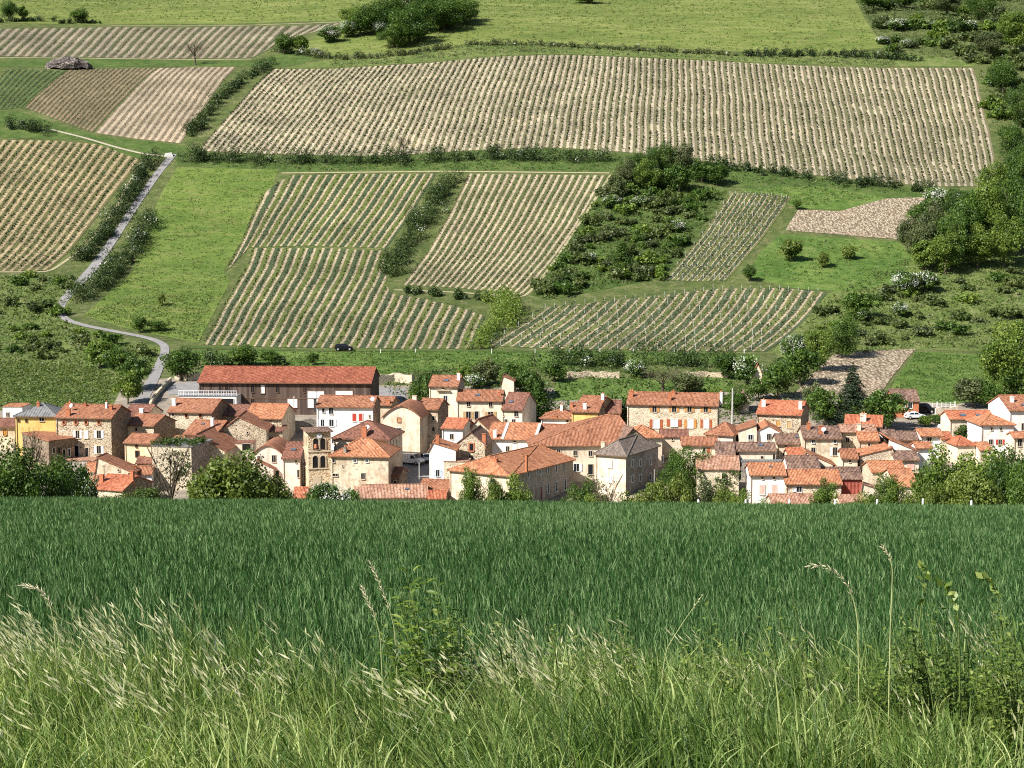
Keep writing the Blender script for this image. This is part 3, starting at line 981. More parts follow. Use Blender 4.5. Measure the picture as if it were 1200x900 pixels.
# ---------------------------------------------------------------- hedges: one mesh each
def hedge(px, width, height, lf, label, density=26, leaf=0.5, blossom=0.0, name='hedge', cat='hedge', vary=0.45):
    W = np.array([unproject(*p) for p in densify(px, 4, False)])
    s = np.concatenate([[0], np.cumsum(np.linalg.norm(np.diff(W[:, :2], axis=0), axis=1))])
    Ltot = s[-1]
    nc = max(8, int(Ltot / 0.95))
    width, height = width * 1.55, height * 1.3
    t = np.sort(rng.random(nc)) * Ltot
    wav = 1 + vary * np.sin(t * 0.35 + rng.random() * 6) * 0.5 + vary * rng.normal(size=nc) * 0.35
    wav = np.clip(wav, 0.35, 1.7)
    cx = np.interp(t, s, W[:, 0]) + rng.normal(size=nc) * width * 0.22
    cy = np.interp(t, s, W[:, 1]) + rng.normal(size=nc) * width * 0.22
    cs, rs = [], []
    for i in range(nc):
        hh = height * wav[i]
        for zf in (0.3, 0.68):
            r = max(0.45, min(width * 0.42, hh * 0.42)) * (0.8 + 0.4 * rng.random())
            cs.append(np.array([cx[i] + rng.normal() * .3, cy[i] + rng.normal() * .3, float(H(cx[i], cy[i])) + hh * zf]))
            rs.append(r)
    per = int(density * 2.6)
    lf = 'hedge' if lf in ('oak', 'ivy') else lf
    leaf *= .85
    V, F, R = clump_leaves(cs, rs, per, leaf)
    base = W[0].copy()
    base[2] = float(H(base[0], base[1]))
    root = empty(name, tuple(base), 0, label, cat)
    link('foliage', np_mesh('foliage', V - base, [F], [L[lf]], rnd=R), root)
    if blossom > 0:
        idx = rng.choice(len(cs), max(1, int(len(cs) * blossom)), replace=False)
        V, F, R = clump_leaves([cs[i] + np.array([0, -.3, .4]) for i in idx], [rs[i] * .95 for i in idx], 26, 0.36)
        link('blossom', np_mesh('blossom', V - base, [F], [L['blossom']], rnd=R), root)
    # woody stems inside
    b = MB()
    for i in range(0, nc, 3):
        z0 = float(H(cx[i], cy[i]))
        b.tube((cx[i] - base[0], cy[i] - base[1], z0 - base[2] - .2), (cx[i] - base[0] + rng.normal() * .3, cy[i] - base[1], z0 - base[2] + height * .6), .07, .03, 4)
    b.build('stems', M['bark'], root)
    return root


# ---------------------------------------------------------------- vineyards
def pairs(px): return [unproject(*p) for p in px]


def resample_pairs(bot, top, n):
    """n+1 row lines between paired polylines (world)"""
    B, T = np.array(bot)[:, :2], np.array(top)[:, :2]
    mid = 0.5 * (B + T)
    rd = T - B
    rd = rd / np.linalg.norm(rd, axis=1)[:, None]
    rm = 0.5 * (rd[1:] + rd[:-1])
    dm = np.diff(mid, axis=0)
    s = np.concatenate([[0], np.cumsum(np.abs(dm[:, 0] * rm[:, 1] - dm[:, 1] * rm[:, 0]))])
    t = np.linspace(0, s[-1], n)
    f = lambda A: np.column_stack([np.interp(t, s, A[:, 0]), np.interp(t, s, A[:, 1])])
    return f(B), f(T)


def wob(P):
    """rows are never dead straight: they follow small bends of the slope"""
    P = np.array(P, float)
    X, Y = P[..., 0].copy(), P[..., 1].copy()
    P[..., 0] += .14 * np.sin(Y / 12.0 + X / 29.0) + .09 * np.sin(Y / 4.7 + X / 15.0) + .45 * np.sin(Y / 37.0 + X / 61.0)
    return P


def vine_row(a, b_end, lf, step, h, leaves, leaf, spread, label, group, posts=None, skip=0.08):
    b = b_end
    Lr = np.hypot(*(b - a))
    n = max(3, int(Lr / step))
    t = (np.arange(n) + 0.5 + rng.normal(size=n) * 0.12) / n
    Pq = a + (b - a) * t[:, None]
    vig = np.sin(Pq[:, 0] * .11 + Pq[:, 1] * .07) * np.sin(Pq[:, 0] * .05 - Pq[:, 1] * .13 + 1.3)
    t = t[rng.random(n) > skip + .35 * np.clip(vig, 0, 1)]
    n = len(t)
    if n < 2: return None
    P = wob(a + (b - a) * t[:, None])
    z = H(P[:, 0], P[:, 1])
    base = np.array([a[0], a[1], float(H(a[0], a[1]))])
    g = np.column_stack([P, z]) - base
    hv = h * (0.55 + 0.8 * rng.random(n)) * (.8 + .4 * rng.random())
    k = leaves
    C = np.repeat(g, k, 0)
    hh = np.repeat(hv, k)
    d = (b - a) / Lr
    al = rng.normal(size=n * k) * spread
    ac = rng.normal(size=n * k) * 0.16
    C[:, 0] += d[0] * al - d[1] * ac
    C[:, 1] += d[1] * al + d[0] * ac
    C[:, 2] += hh * (0.35 + 0.65 * rng.random(n * k)) + 0.12
    rb = np.clip(np.repeat(0.5 + rng.normal(size=n) * .2, k) + rng.normal(size=n * k) * .18, 0, 1)
    V1, F1, R1 = leaf_quads(C, rng.normal(size=(n * k, 3)) + np.array([0, -.3, .6]), leaf * (0.6 + .8 * rng.random(n * k)), 0.7, rb)
    # crooked stocks: crossed thin blades closed into a three-sided stem
    m = n
    ang = rng.random(m) * 6.28
    Vt = []
    r0 = 0.07
    for kk in range(3):
        aa = ang + kk * 2.094
        Vt.append(np.column_stack([g[:, 0] + np.cos(aa) * r0, g[:, 1] + np.sin(aa) * r0, g[:, 2] - 0.1]))
    tip = g + np.column_stack([rng.normal(size=m) * .12, rng.normal(size=m) * .12, hv * 0.85])
    Vt.append(tip)
    V2 = np.stack(Vt, 1).reshape(-1, 3)
    i0 = np.arange(m) * 4
    F2 = np.concatenate([np.stack([i0, i0 + 1, i0 + 3], -1), np.stack([i0 + 1, i0 + 2, i0 + 3], -1), np.stack([i0 + 2, i0, i0 + 3], -1)]) + len(V1)
    root = empty('vine_row', tuple(base), 0, label, 'vine row', group)
    link('foliage', np_mesh('foliage', V1, [F1], [L[lf]], rnd=R1), root)
    link('stems', np_mesh('stems', V2, [F2 - len(V1)], [M['bark']]), root)
    if posts:
        if 'post' not in TP:
            b = MB(); b.box((0, 0, .72), (.12, .12, 1.65)); TP['post'] = b.mesh('post', M['concrete'])
        np_ = max(2, int(Lr / posts))
        Q = wob(a + (b_end - a) * np.linspace(0.01, 0.99, np_)[:, None])
        for x, y in Q: link('post', TP['post'], root, (x - base[0], y - base[1], float(H(x, y)) - base[2]))
    return root


NROWS = [0]


def vineyard(bot_px, top_px, n, soil, label, group, lf='vine', step=1.25, h=0.75, leaves=5, leaf=0.34, spread=0.22, posts=None, skip=0.1, rows=True, off=0.1, inset=0.012, vine_u=0.2):
    B, T = resample_pairs(pairs(bot_px), pairs(top_px), n + 1)
    # ground sheet; u = row index
    nv = max(6, int(np.hypot(*(T - B).T).max() / 4))
    U = np.repeat(np.arange(n + 1), 2)[:-1].astype(float)
    U = np.arange(0, n + 0.25, 0.5)
    bi = np.column_stack([np.interp(U, np.arange(n + 1), B[:, k]) for k in (0, 1)])
    ti = np.column_stack([np.interp(U, np.arange(n + 1), T[:, k]) for k in (0, 1)])
    vv = np.linspace(0, 1, nv + 1)
    X = bi[None] + (ti - bi)[None] * vv[:, None, None]
    X = wob(X)
    Z = H(X[..., 0], X[..., 1]) + off
    V = np.concatenate([X, Z[..., None]], -1).reshape(-1, 3)
    nu = len(U)
    i = np.arange(len(V)).reshape(nv + 1, nu)
    q = np.stack([i[:-1, :-1], i[:-1, 1:], i[1:, 1:], i[1:, :-1]], -1).reshape(-1, 4)
    v4 = V[q[0]]
    if np.cross(v4[1] - v4[0], v4[2] - v4[0])[2] < 0: q = q[:, ::-1]
    uv = np.stack([np.broadcast_to(U, (nv + 1, nu)), np.broadcast_to((vv * 50)[:, None], (nv + 1, nu))], -1).reshape(-1, 2)
    me = np_mesh('vineyard_soil', V, [q], [M[soil]], uv=uv, smooth=True)
    tag(link('vineyard_soil', me), kind='structure')
    if not rows: return
    for r in range(n):
        a = B[r] * (1 - vine_u) + B[r + 1] * vine_u
        b = T[r] * (1 - vine_u) + T[r + 1] * vine_u
        if np.hypot(*(b - a)) < 5: continue
        i0, i1 = inset + rng.random() * .012, inset + rng.random() * .012
        a, b = a + (b - a) * i0, b - (b - a) * i1
        if vine_row(a, b, lf, step, h, leaves, leaf, spread, label, group, posts, skip): NROWS[0] += 1


vineyard([(232, 177), (300, 180), (450, 183), (560, 176), (650, 173), (740, 179), (830, 191), (960, 206), (1080, 218), (1174, 219)],
         [(322, 81), (388, 81), (505, 74), (597, 66), (672, 65), (745, 68), (822, 71), (932, 77), (1040, 80), (1141, 80)],
         116, 'soil_big', 'low vine row in the wide pale vineyard that fills the upper slope', 'vine rows of the wide upper vineyard', leaf=0.5, leaves=7, h=0.85, skip=0.16, step=1.55, spread=.26)
vineyard([(-120, 318), (-60, 318), (0, 318), (58, 317)], [(0, 164), (62, 165), (112, 169), (163, 188)],
         18, 'soil_left', 'vine row in the vineyard left of the lane at the photo edge', 'vine rows left of the lane', leaf=0.48, leaves=7, h=0.9, step=1.5)
vineyard([(28, 126), (70, 142), (108, 155)], [(82, 82), (135, 81), (186, 80)],
         17, 'soil_brown', 'vine row in the dark brown small vineyard below the stone heap', 'vine rows of the brown vineyard', leaf=0.34, leaves=4)
vineyard([(110, 156), (160, 163), (211, 168)], [(187, 80), (230, 79), (277, 79)],
         12, 'soil_pink', 'vine row in the pinkish bare vineyard beside the dark brown one', 'vine rows of the pinkish vineyard', leaf=0.3, leaves=4, skip=0.2)
vineyard([(-30, 129), (0, 129), (25, 126)], [(10, 82), (45, 83), (78, 83)],
         9, 'soil_green', 'vine row in the grassy green vineyard at the upper left edge', 'vine rows of the grassy vineyard', leaf=0.36, leaves=5)
vineyard([(-40, 66), (100, 67), (230, 68.5), (298, 68), (326, 50), (394, 30)], [(-5, 34), (132, 32), (265, 31.5), (331, 31), (362, 30), (400, 27)],
         38, 'soil_strip', 'vine row in the long narrow vineyard strip under the top meadow', 'vine rows of the top strip', leaf=0.36, leaves=4, step=1.4)
vineyard([(262, 320), (290, 290), (360, 288), (452, 291)], [(303, 230), (336, 206), (420, 204), (510, 204)],
         21, 'soil_mid', 'vine row in the upper half of the green striped middle vineyard', 'vine rows of the middle vineyard, upper half', leaf=0.38, leaves=5, h=0.8)
vineyard([(238, 404), (320, 407), (395, 408), (422, 408), (472, 409), (530, 409), (555, 409)], [(296, 291), (380, 291), (450, 294), (453, 343), (500, 351), (551, 364), (569, 371)],
         31, 'soil_mid', 'vine row in the lower half of the green striped middle vineyard', 'vine rows of the middle vineyard, lower half', leaf=0.38, leaves=5, h=0.8)
vineyard([(470, 334), (540, 338), (612, 346)], [(548, 204), (630, 205), (712, 206)],
         19, 'soil_six', 'vine row in the sunny vineyard right of the dark sloping hedge', 'vine rows right of the dark hedge', leaf=0.38, leaves=5, h=0.8)
vineyard([(778, 328), (812, 330), (850, 329)], [(857, 227), (893, 227), (930, 231)],
         12, 'soil_cover', 'trellised vine row in the small steep vineyard right of the scrub gully', 'vine rows of the steep trellised vineyard', 'trellis', 1.1, 1.1, 5, 0.40, 0.3, 8.0)
vineyard([(573, 405), (650, 409), (771, 411), (850, 412), (900, 412)], [(638, 361), (715, 353), (837, 339), (915, 338), (968, 343)],
         29, 'soil_cover', 'trellised vine row in the long low vineyard just above the village', 'vine rows of the low trellised vineyard', 'trellis', 1.1, 1.1, 5, 0.40, 0.3, 7.0)
vineyard([(920, 270), (980, 275), (1055, 281), (1092, 270)], [(936, 246), (985, 248), (1040, 233), (1100, 231)],
         24, 'soil_stony', '', '', rows=False)
vineyard([(928, 466), (975, 468), (1032, 464)], [(978, 416), (1025, 411), (1072, 409)],
         18, 'soil_stony', '', '', rows=False)

# ---------------------------------------------------------------- hedges
hedge([(176, 192), (163, 215), (147, 243), (128, 270), (112, 292), (96, 308)], 3.4, 3.2, 'oak', 'dark hedge dotted with white blossom along the left side of the lane', 34, .46, .05)
hedge([(172, 262), (163, 285), (150, 305), (132, 322), (114, 340), (94, 356)], 4.2, 3.6, 'oak', 'broad hedge with greyish blossom between the lane and the green meadow', 34, .46, .10)
hedge([(212, 188), (262, 189), (330, 192)], 4.0, 3.6, 'oak', 'thick dark hedge beside the junction at the top of the lane', 30, .46, .02)
hedge([(330, 192), (420, 192), (500, 190), (560, 188), (640, 188), (712, 190)], 3.4, 3.6, 'ivy', 'long low hedge on the bank below the wide upper vineyard', 26, .46, .02)
hedge([(318, 76), (290, 92), (264, 112), (246, 132), (222, 160)], 3.2, 2.6, 'oak', 'ragged hedge climbing between the pinkish vineyard and the wide upper one', 24, .5, .0, vary=.8)
hedge([(534, 207), (515, 232), (492, 262), (474, 290), (458, 326)], 5.0, 3.6, 'oak', 'dark sloping hedge between the middle vineyard and the sunny one', 32, .46, .03)
hedge([(470, 342), (505, 346), (540, 350), (575, 352)], 2.4, 1.8, 'oak', 'low scrubby hedge under the sunny vineyard', 22, .46)
hedge([(576, 352), (600, 362), (594, 380), (574, 392), (562, 408)], 4.4, 3.4, 'fresh', 'bushy hedge curving round the lower corner of the middle vineyard', 30, .46)
hedge([(395, 70), (440, 68), (480, 64), (530, 56)], 3.2, 1.9, 'grey', 'scrubby hedge along the foot of the top meadow left of its bend', 22, .5)
hedge([(545, 53), (620, 53), (700, 57), (800, 62), (880, 66)], 2.4, 1.5, 'grey', 'thin low scrub line along the foot of the top meadow', 18, .5, .03, vary=.9)
hedge([(880, 66), (960, 66), (1040, 69), (1075, 72)], 3.4, 2.2, 'oak', 'dark hedge under the right end of the top meadow', 26, .5, .02)
hedge([(830, 194), (880, 201), (960, 211), (1040, 220), (1098, 226)], 3.4, 2.4, 'oak', 'dark hedge under the right half of the wide upper vineyard', 28, .46)
hedge([(-10, 27), (30, 25), (62, 25)], 2.2, 1.6, 'oak', 'dark low hedge at the top left corner under the tall tree', 24, .5)
hedge([(66, 28), (92, 27), (118, 28)], 2.2, 1.5, 'oak', 'dark low hedge under the rounded tree on the top left meadow edge', 24, .5)
hedge([(0, 150), (28, 152), (58, 158)], 3.6, 3.0, 'oak', 'clump of dark hedge at the left edge above the lane-side vineyard', 30, .46)
hedge([(630, 428), (690, 430), (745, 428), (800, 428), (846, 430)], 3.4, 3.4, 'oak', 'dark hedge row behind the pale garden wall above the village', 30, .44, .02)
hedge([(240, 426), (262, 430), (290, 428), (330, 428)], 3.2, 2.6, 'oak', 'hedge standing behind the long brown barn', 28, .44)
hedge([(320, 60), (360, 66), (395, 69)], 3.0, 2.4, 'grey', 'white flecked hedge between the vineyard strip and the meadow corner', 22, .5, .18)

# ---------------------------------------------------------------- woods, scrub and single trees
for (x, yb, yt, w, k) in [(422, 42, 6, 50, 'oak'), (440, 40, 0, 54, 'oak'), (455, 36, -8, 60, 'oak'), (480, 52, 4, 60, 'oak'), (500, 38, -4, 58, 'oak'), (520, 36, -2, 56, 'oak'), (538, 30, -6, 52, 'oak'), (462, 56, 26, 50, 'oak'), (470, 30, -14, 56, 'grey'), (545, 26, -4, 40, 'oak'), (488, 28, -14, 56, 'oak'), (412, 36, 8, 34, 'fresh'), (515, 22, -16, 56, 'oak')]:
    tree_px(k, x, yb, yt, 'dark tree of the copse in the top meadow', w, 'trees of the meadow copse')
for (x, yb, yt, w) in [(408, 44, 24, 26), (446, 42, 24, 22), (492, 46, 28, 22), (524, 34, 20, 20)]:
    tree_px('hawthorn', x, yb, yt, 'white flowering hawthorn at the foot of the meadow copse', w, 'hawthorns of the meadow copse', 'hawthorn')
tree_px('oak', 333, 64, 36, 'round dark tree at the right end of the vineyard strip', 26)
tree_px('fresh', 352, 62, 40, 'lighter green tree right of the round dark one by the vineyard strip', 26)
tree_px('hawthorn', 386, 50, 30, 'white flowering hawthorn between the vineyard strip and the copse', 30, None, 'hawthorn')
tree_px('bare', 229, 76, 48, 'reddish half-bare tree alone on the bank under the vineyard strip', 30)
tree_px('oak', 93, 27, 8, 'rounded dark tree alone on the top left meadow edge', 26)
tree_px('oak', 10, 25, -2, 'tall dark tree at the top left corner', 26)
tree_px('fresh', 27, 24, 5, 'small slim tree right of the corner tree', 14)
tree_px('bare', 472, 181, 160, 'small half-bare tree at the lower edge of the wide upper vineyard', 22)
tree_px('oak', 690, 4, -10, 'dark treetop at the upper photo edge over the meadow', 40)
tree_px('apple', 189, 359, 343, 'tiny lone tree in the green meadow right of the lane', 10)
tree_px('oak', 164, 390, 368, 'dark rounded bush tree at the foot of the green meadow', 22)
tree_px('oak', 186, 388, 374, 'low dark bush tree right of the rounded one in the meadow foot', 26)
tree_px('apple', 928, 307, 278, 'spreading tree on the small meadow below the stony plot', 28)
tree_px('apple', 995, 304, 288, 'low pale bush tree at the right of the small meadow', 22)
tree_px('apple', 965, 314, 294, 'small thin tree in the middle of the small meadow', 16)
tree_px('oak', 878, 330, 308, 'dark bush tree at the left tip of the small meadow', 18)
tree_px('oak', 934, 246, 232, 'dark round bush at the top of the steep trellised vineyard', 12)
# gully scrub between the vineyards
for (x, yb, yt, w, k) in [(755, 214, 172, 40, 'oak'), (775, 206, 165, 44, 'oak'), (800, 208, 168, 40, 'grey'), (735, 222, 184, 34, 'grey'), (822, 214, 182, 34, 'oak'), (840, 218, 190, 30, 'oak'), (760, 226, 186, 40, 'fresh'), (795, 226, 190, 40, 'oak'), (722, 236, 204, 30, 'grey')]:
    tree_px(k, x, yb, yt, 'tall tree at the upper end of the scrub gully', w, 'trees at the top of the scrub gully')
tree_px('cone', 729, 318, 283, 'bright green dome-shaped tree in the lower scrub gully', 36)
for (x, yb, yt, w) in [(718, 245, 228, 26), (750, 244, 230, 24), (794, 272, 258, 20), (688, 308, 296, 22)]:
    tree_px('hawthorn', x, yb, yt, 'white flowering hawthorn in the scrub gully', w, 'hawthorns of the scrub gully', 'hawthorn')
gully = [(716, 212), (852, 224), (776, 326), (650, 350), (628, 344), (650, 310), (690, 250)]
for q in px_points(gully, 86, 7):
    lf = ['oak', 'scrub', 'fresh', 'scrub', 'grey', 'fresh'][int(rng.integers(0, 6))]
    shrub(unproject(*q), 2.2 + 2.8 * rng.random(), lf, 'green shrub in the scrub gully between two vineyards', 'shrubs of the scrub gully', 0.85)
# right hand wood
wood = [(1070, 300, 250, 40, 'grey'), (1090, 312, 236, 46, 'grey'), (1112, 318, 240, 46, 'oak'), (1080, 270, 232, 40, 'oak'), (1130, 300, 226, 66, 'oak'), (1158, 300, 206, 60, 'fresh'), (1185, 290, 196, 60, 'oak'), (1108, 322, 270, 44, 'fresh'), (1145, 314, 262, 48, 'fresh'),
        (1176, 314, 248, 50, 'fresh'), (1205, 300, 216, 50, 'oak'), (1166, 246, 188, 48, 'fresh'), (1192, 232, 168, 48, 'oak'), (1082, 318, 278, 36, 'fresh'), (1125, 262, 218, 46, 'oak')]
for (x, yb, yt, w, k) in wood:
    tree_px(k, x, yb, yt, 'tree of the dense wood on the right edge beside the stony plot', w, 'trees of the right-hand wood')
for (x, yb, yt, w) in [(1096, 244, 220, 34), (1128, 250, 224, 28), (1062, 346, 318, 36), (1085, 342, 318, 30), (1012, 378, 362, 20), (1055, 372, 354, 20)]:
    tree_px('hawthorn', x, yb, yt, 'white flowering hawthorn at the edge of the right-hand wood', w, 'hawthorns at the right-hand wood', 'hawthorn')
for (x, yb, yt, w, k) in [(1188, 60, 10, 44, 'fresh'), (1160, 70, 34, 40, 'grey'), (1176, 110, 64, 44, 'oak'), (1196, 150, 96, 40, 'oak'), (1150, 24, -10, 44, 'oak'), (1110, 18, -8, 40, 'grey'), (1186, 190, 140, 36, 'oak'), (1172, 100, 70, 30, 'fresh'), (1024, 12, -10, 40, 'oak'), (1060, 10, -12, 40, 'oak')]:
    tree_px(k, x, yb, yt, 'tree of the wild scrub slope in the upper right corner', w, 'trees of the upper right scrub')
for (x, yb, yt, w) in [(1132, 38, 24, 24), (1050, 36, 22, 24), (1035, 52, 42, 18), (1090, 34, 24, 18), (1062, 56, 46, 16)]:
    tree_px('hawthorn', x, yb, yt, 'white flowering hawthorn on the upper right scrub slope', w, 'hawthorns of the upper right scrub', 'hawthorn')
for q in px_points([(1000, -6), (1210, -6), (1210, 200), (1178, 190), (1150, 76), (1040, 66), (1036, 50)], 84, 7):
    lf = ['oak', 'scrub', 'fresh', 'grey', 'scrub'][int(rng.integers(0, 5))]
    shrub(unproject(*q), 3.4 + 3.6 * rng.random(), lf, 'green shrub on the wild slope in the upper right corner', 'shrubs of the upper right scrub', 0.85)
for q in px_points([(966, 352), (1060, 330), (1200, 318), (1206, 400), (1160, 410), (1075, 404), (960, 412), (915, 420)], 50, 9):
    lf = ['scrub', 'grey', 'oak', 'scrub', 'fresh'][int(rng.integers(0, 5))]
    shrub(unproject(*q), 1.8 + 2.6 * rng.random(), lf, 'shrub on the dry scrubby slope right of the low trellised vineyard', 'shrubs of the right scrub slope', 0.8)
for q in px_points([(-10, 326), (60, 322), (96, 326), (64, 366), (110, 392), (186, 412), (175, 432), (120, 424), (-10, 420)], 32, 10):
    lf = ['oak', 'scrub', 'fresh', 'scrub', 'fresh'][int(rng.integers(0, 5))]
    shrub(unproject(*q), 1.8 + 2.4 * rng.random(), lf, 'shrub on the scrubby slope left of the lane bend', 'shrubs left of the lane bend', 0.85)
# trees round the upper end of the village
for (x, yb, yt, w, k, lab) in [
    (213, 446, 406, 50, 'oak', 'rounded dark tree beside the lane left of the long brown barn'),
    (140, 440, 402, 44, 'oak', 'bushy dark tree below the lane bend'),
    (118, 432, 396, 40, 'fresh', 'light green tree left of the bushy dark one below the lane bend'),
    (160, 458, 412, 42, 'oak', 'dark tree overhanging the lower lane on its left'),
    (150, 474, 432, 36, 'fresh', 'leafy tree at the foot of the lower lane'),
    (286, 430, 400, 38, 'oak', 'dark tree peeping over the left end of the barn roof'),
    (316, 428, 408, 26, 'oak', 'smaller dark tree behind the barn roof'),
    (366, 428, 412, 16, 'oak', 'tiny dark tree behind the right half of the barn roof'),
    (632, 492, 446, 46, 'cone', 'dense conical green tree in the middle of the village'),
    (737, 500, 464, 44, 'hawthorn', 'round tree covered in cream blossom by the long stone house'),
    (720, 496, 468, 26, 'bare', 'russet tree just left of the cream blossoming one'),
    (506, 470, 432, 36, 'oak', 'dark tree behind the tall cream house on its left'),
    (490, 480, 446, 30, 'oak', 'dark tree over the yard right of the barn'),
    (548, 448, 424, 34, 'fresh', 'green tree behind the tall cream house chimney'),
    (570, 452, 420, 36, 'grey', 'dull green tree above the long white house'),
    (556, 456, 438, 26, 'hawthorn', 'white flecked bush above the long white house'),
    (602, 462, 420, 40, 'oak', 'dark tree by the small stone ruin'),
    (616, 470, 426, 36, 'oak', 'dark tree leaning over the old shed roof'),
    (650, 448, 420, 32, 'oak', 'dark tree at the left end of the pale garden wall'),
    (745, 442, 422, 28, 'hawthorn', 'white flowering bush before the dark hedge row'),
    (776, 460, 432, 60, 'bare', 'brownish half-bare tree on the lawn behind the long stone house'),
    (806, 462, 436, 40, 'grey', 'dull tree right of the brownish half-bare one'),
    (852, 444, 412, 34, 'oak', 'dark tree left of the wooden pylon post'),
    (876, 452, 418, 34, 'hawthorn', 'large white hawthorn by the small gabled hut'),
    (888, 470, 440, 36, 'oak', 'dark tree under the utility pole with crossarm'),
    (912, 468, 416, 44, 'oak', 'large dark tree right of the utility pole with crossarm'),
    (938, 452, 404, 48, 'oak', 'dark tree beside the upper pole'),
    (960, 436, 382, 44, 'fresh', 'light tree at the right end of the low trellised vineyard'),
    (985, 420, 366, 50, 'oak', 'broad dark tree at the corner of the dry scrub slope'),
    (1010, 376, 336, 50, 'oak', 'dark tree standing above the dry scrub slope'),
    (930, 428, 392, 34, 'hawthorn', 'white flecked hawthorn under the upper pole'),
    (862, 486, 454, 36, 'oak', 'dark tree behind the tall white concrete pole'),
    (840, 478, 452, 26, 'fresh', 'green tree between the long stone house and the concrete pole'),
    (998, 500, 424, 58, 'conifer', 'dark conical conifer behind the orange roofed house'),
    (965, 500, 452, 46, 'oak', 'green tree left of the dark conifer'),
    (952, 492, 448, 30, 'grey', 'thin dull tree left of the conifer'),
    (1038, 506, 450, 60, 'oak', 'wide dark tree left of the tile roofed shed'),
    (1010, 504, 468, 40, 'ivy', 'bushy tree right of the dark conifer'),
    (1176, 470, 376, 66, 'fresh', 'tall bright green tree on the right edge above the white houses'),
    (1196, 474, 420, 50, 'oak', 'dark tree at the right photo edge above the white houses'),
    (1140, 478, 440, 44, 'grey', 'dull green tree beside the white fenced terrace'),
    (1160, 480, 446, 40, 'oak', 'dark tree behind the cream long house'),
    (1100, 496, 484, 24, 'oak', 'low bush under the white fenced terrace'),
    (1085, 500, 486, 22, 'fresh', 'low green bush left of the cream long house'),
    (1130, 520, 494, 34, 'ivy', 'ivy covered tree before the cream long house'),
    (1196, 420, 372, 40, 'fresh', 'light green tree at the right edge over the scrub slope')]:
    tree_px(k, x, yb, yt, lab, w, None, 'conifer' if k == 'conifer' else 'tree')
# ---------------------------------------------------------------- houses
PANE = {}


def ray_plane(px, py, p0, nrm):
    d = ray(px, py)
    t = np.dot(p0, nrm) / np.dot(d, nrm)
    return d * t


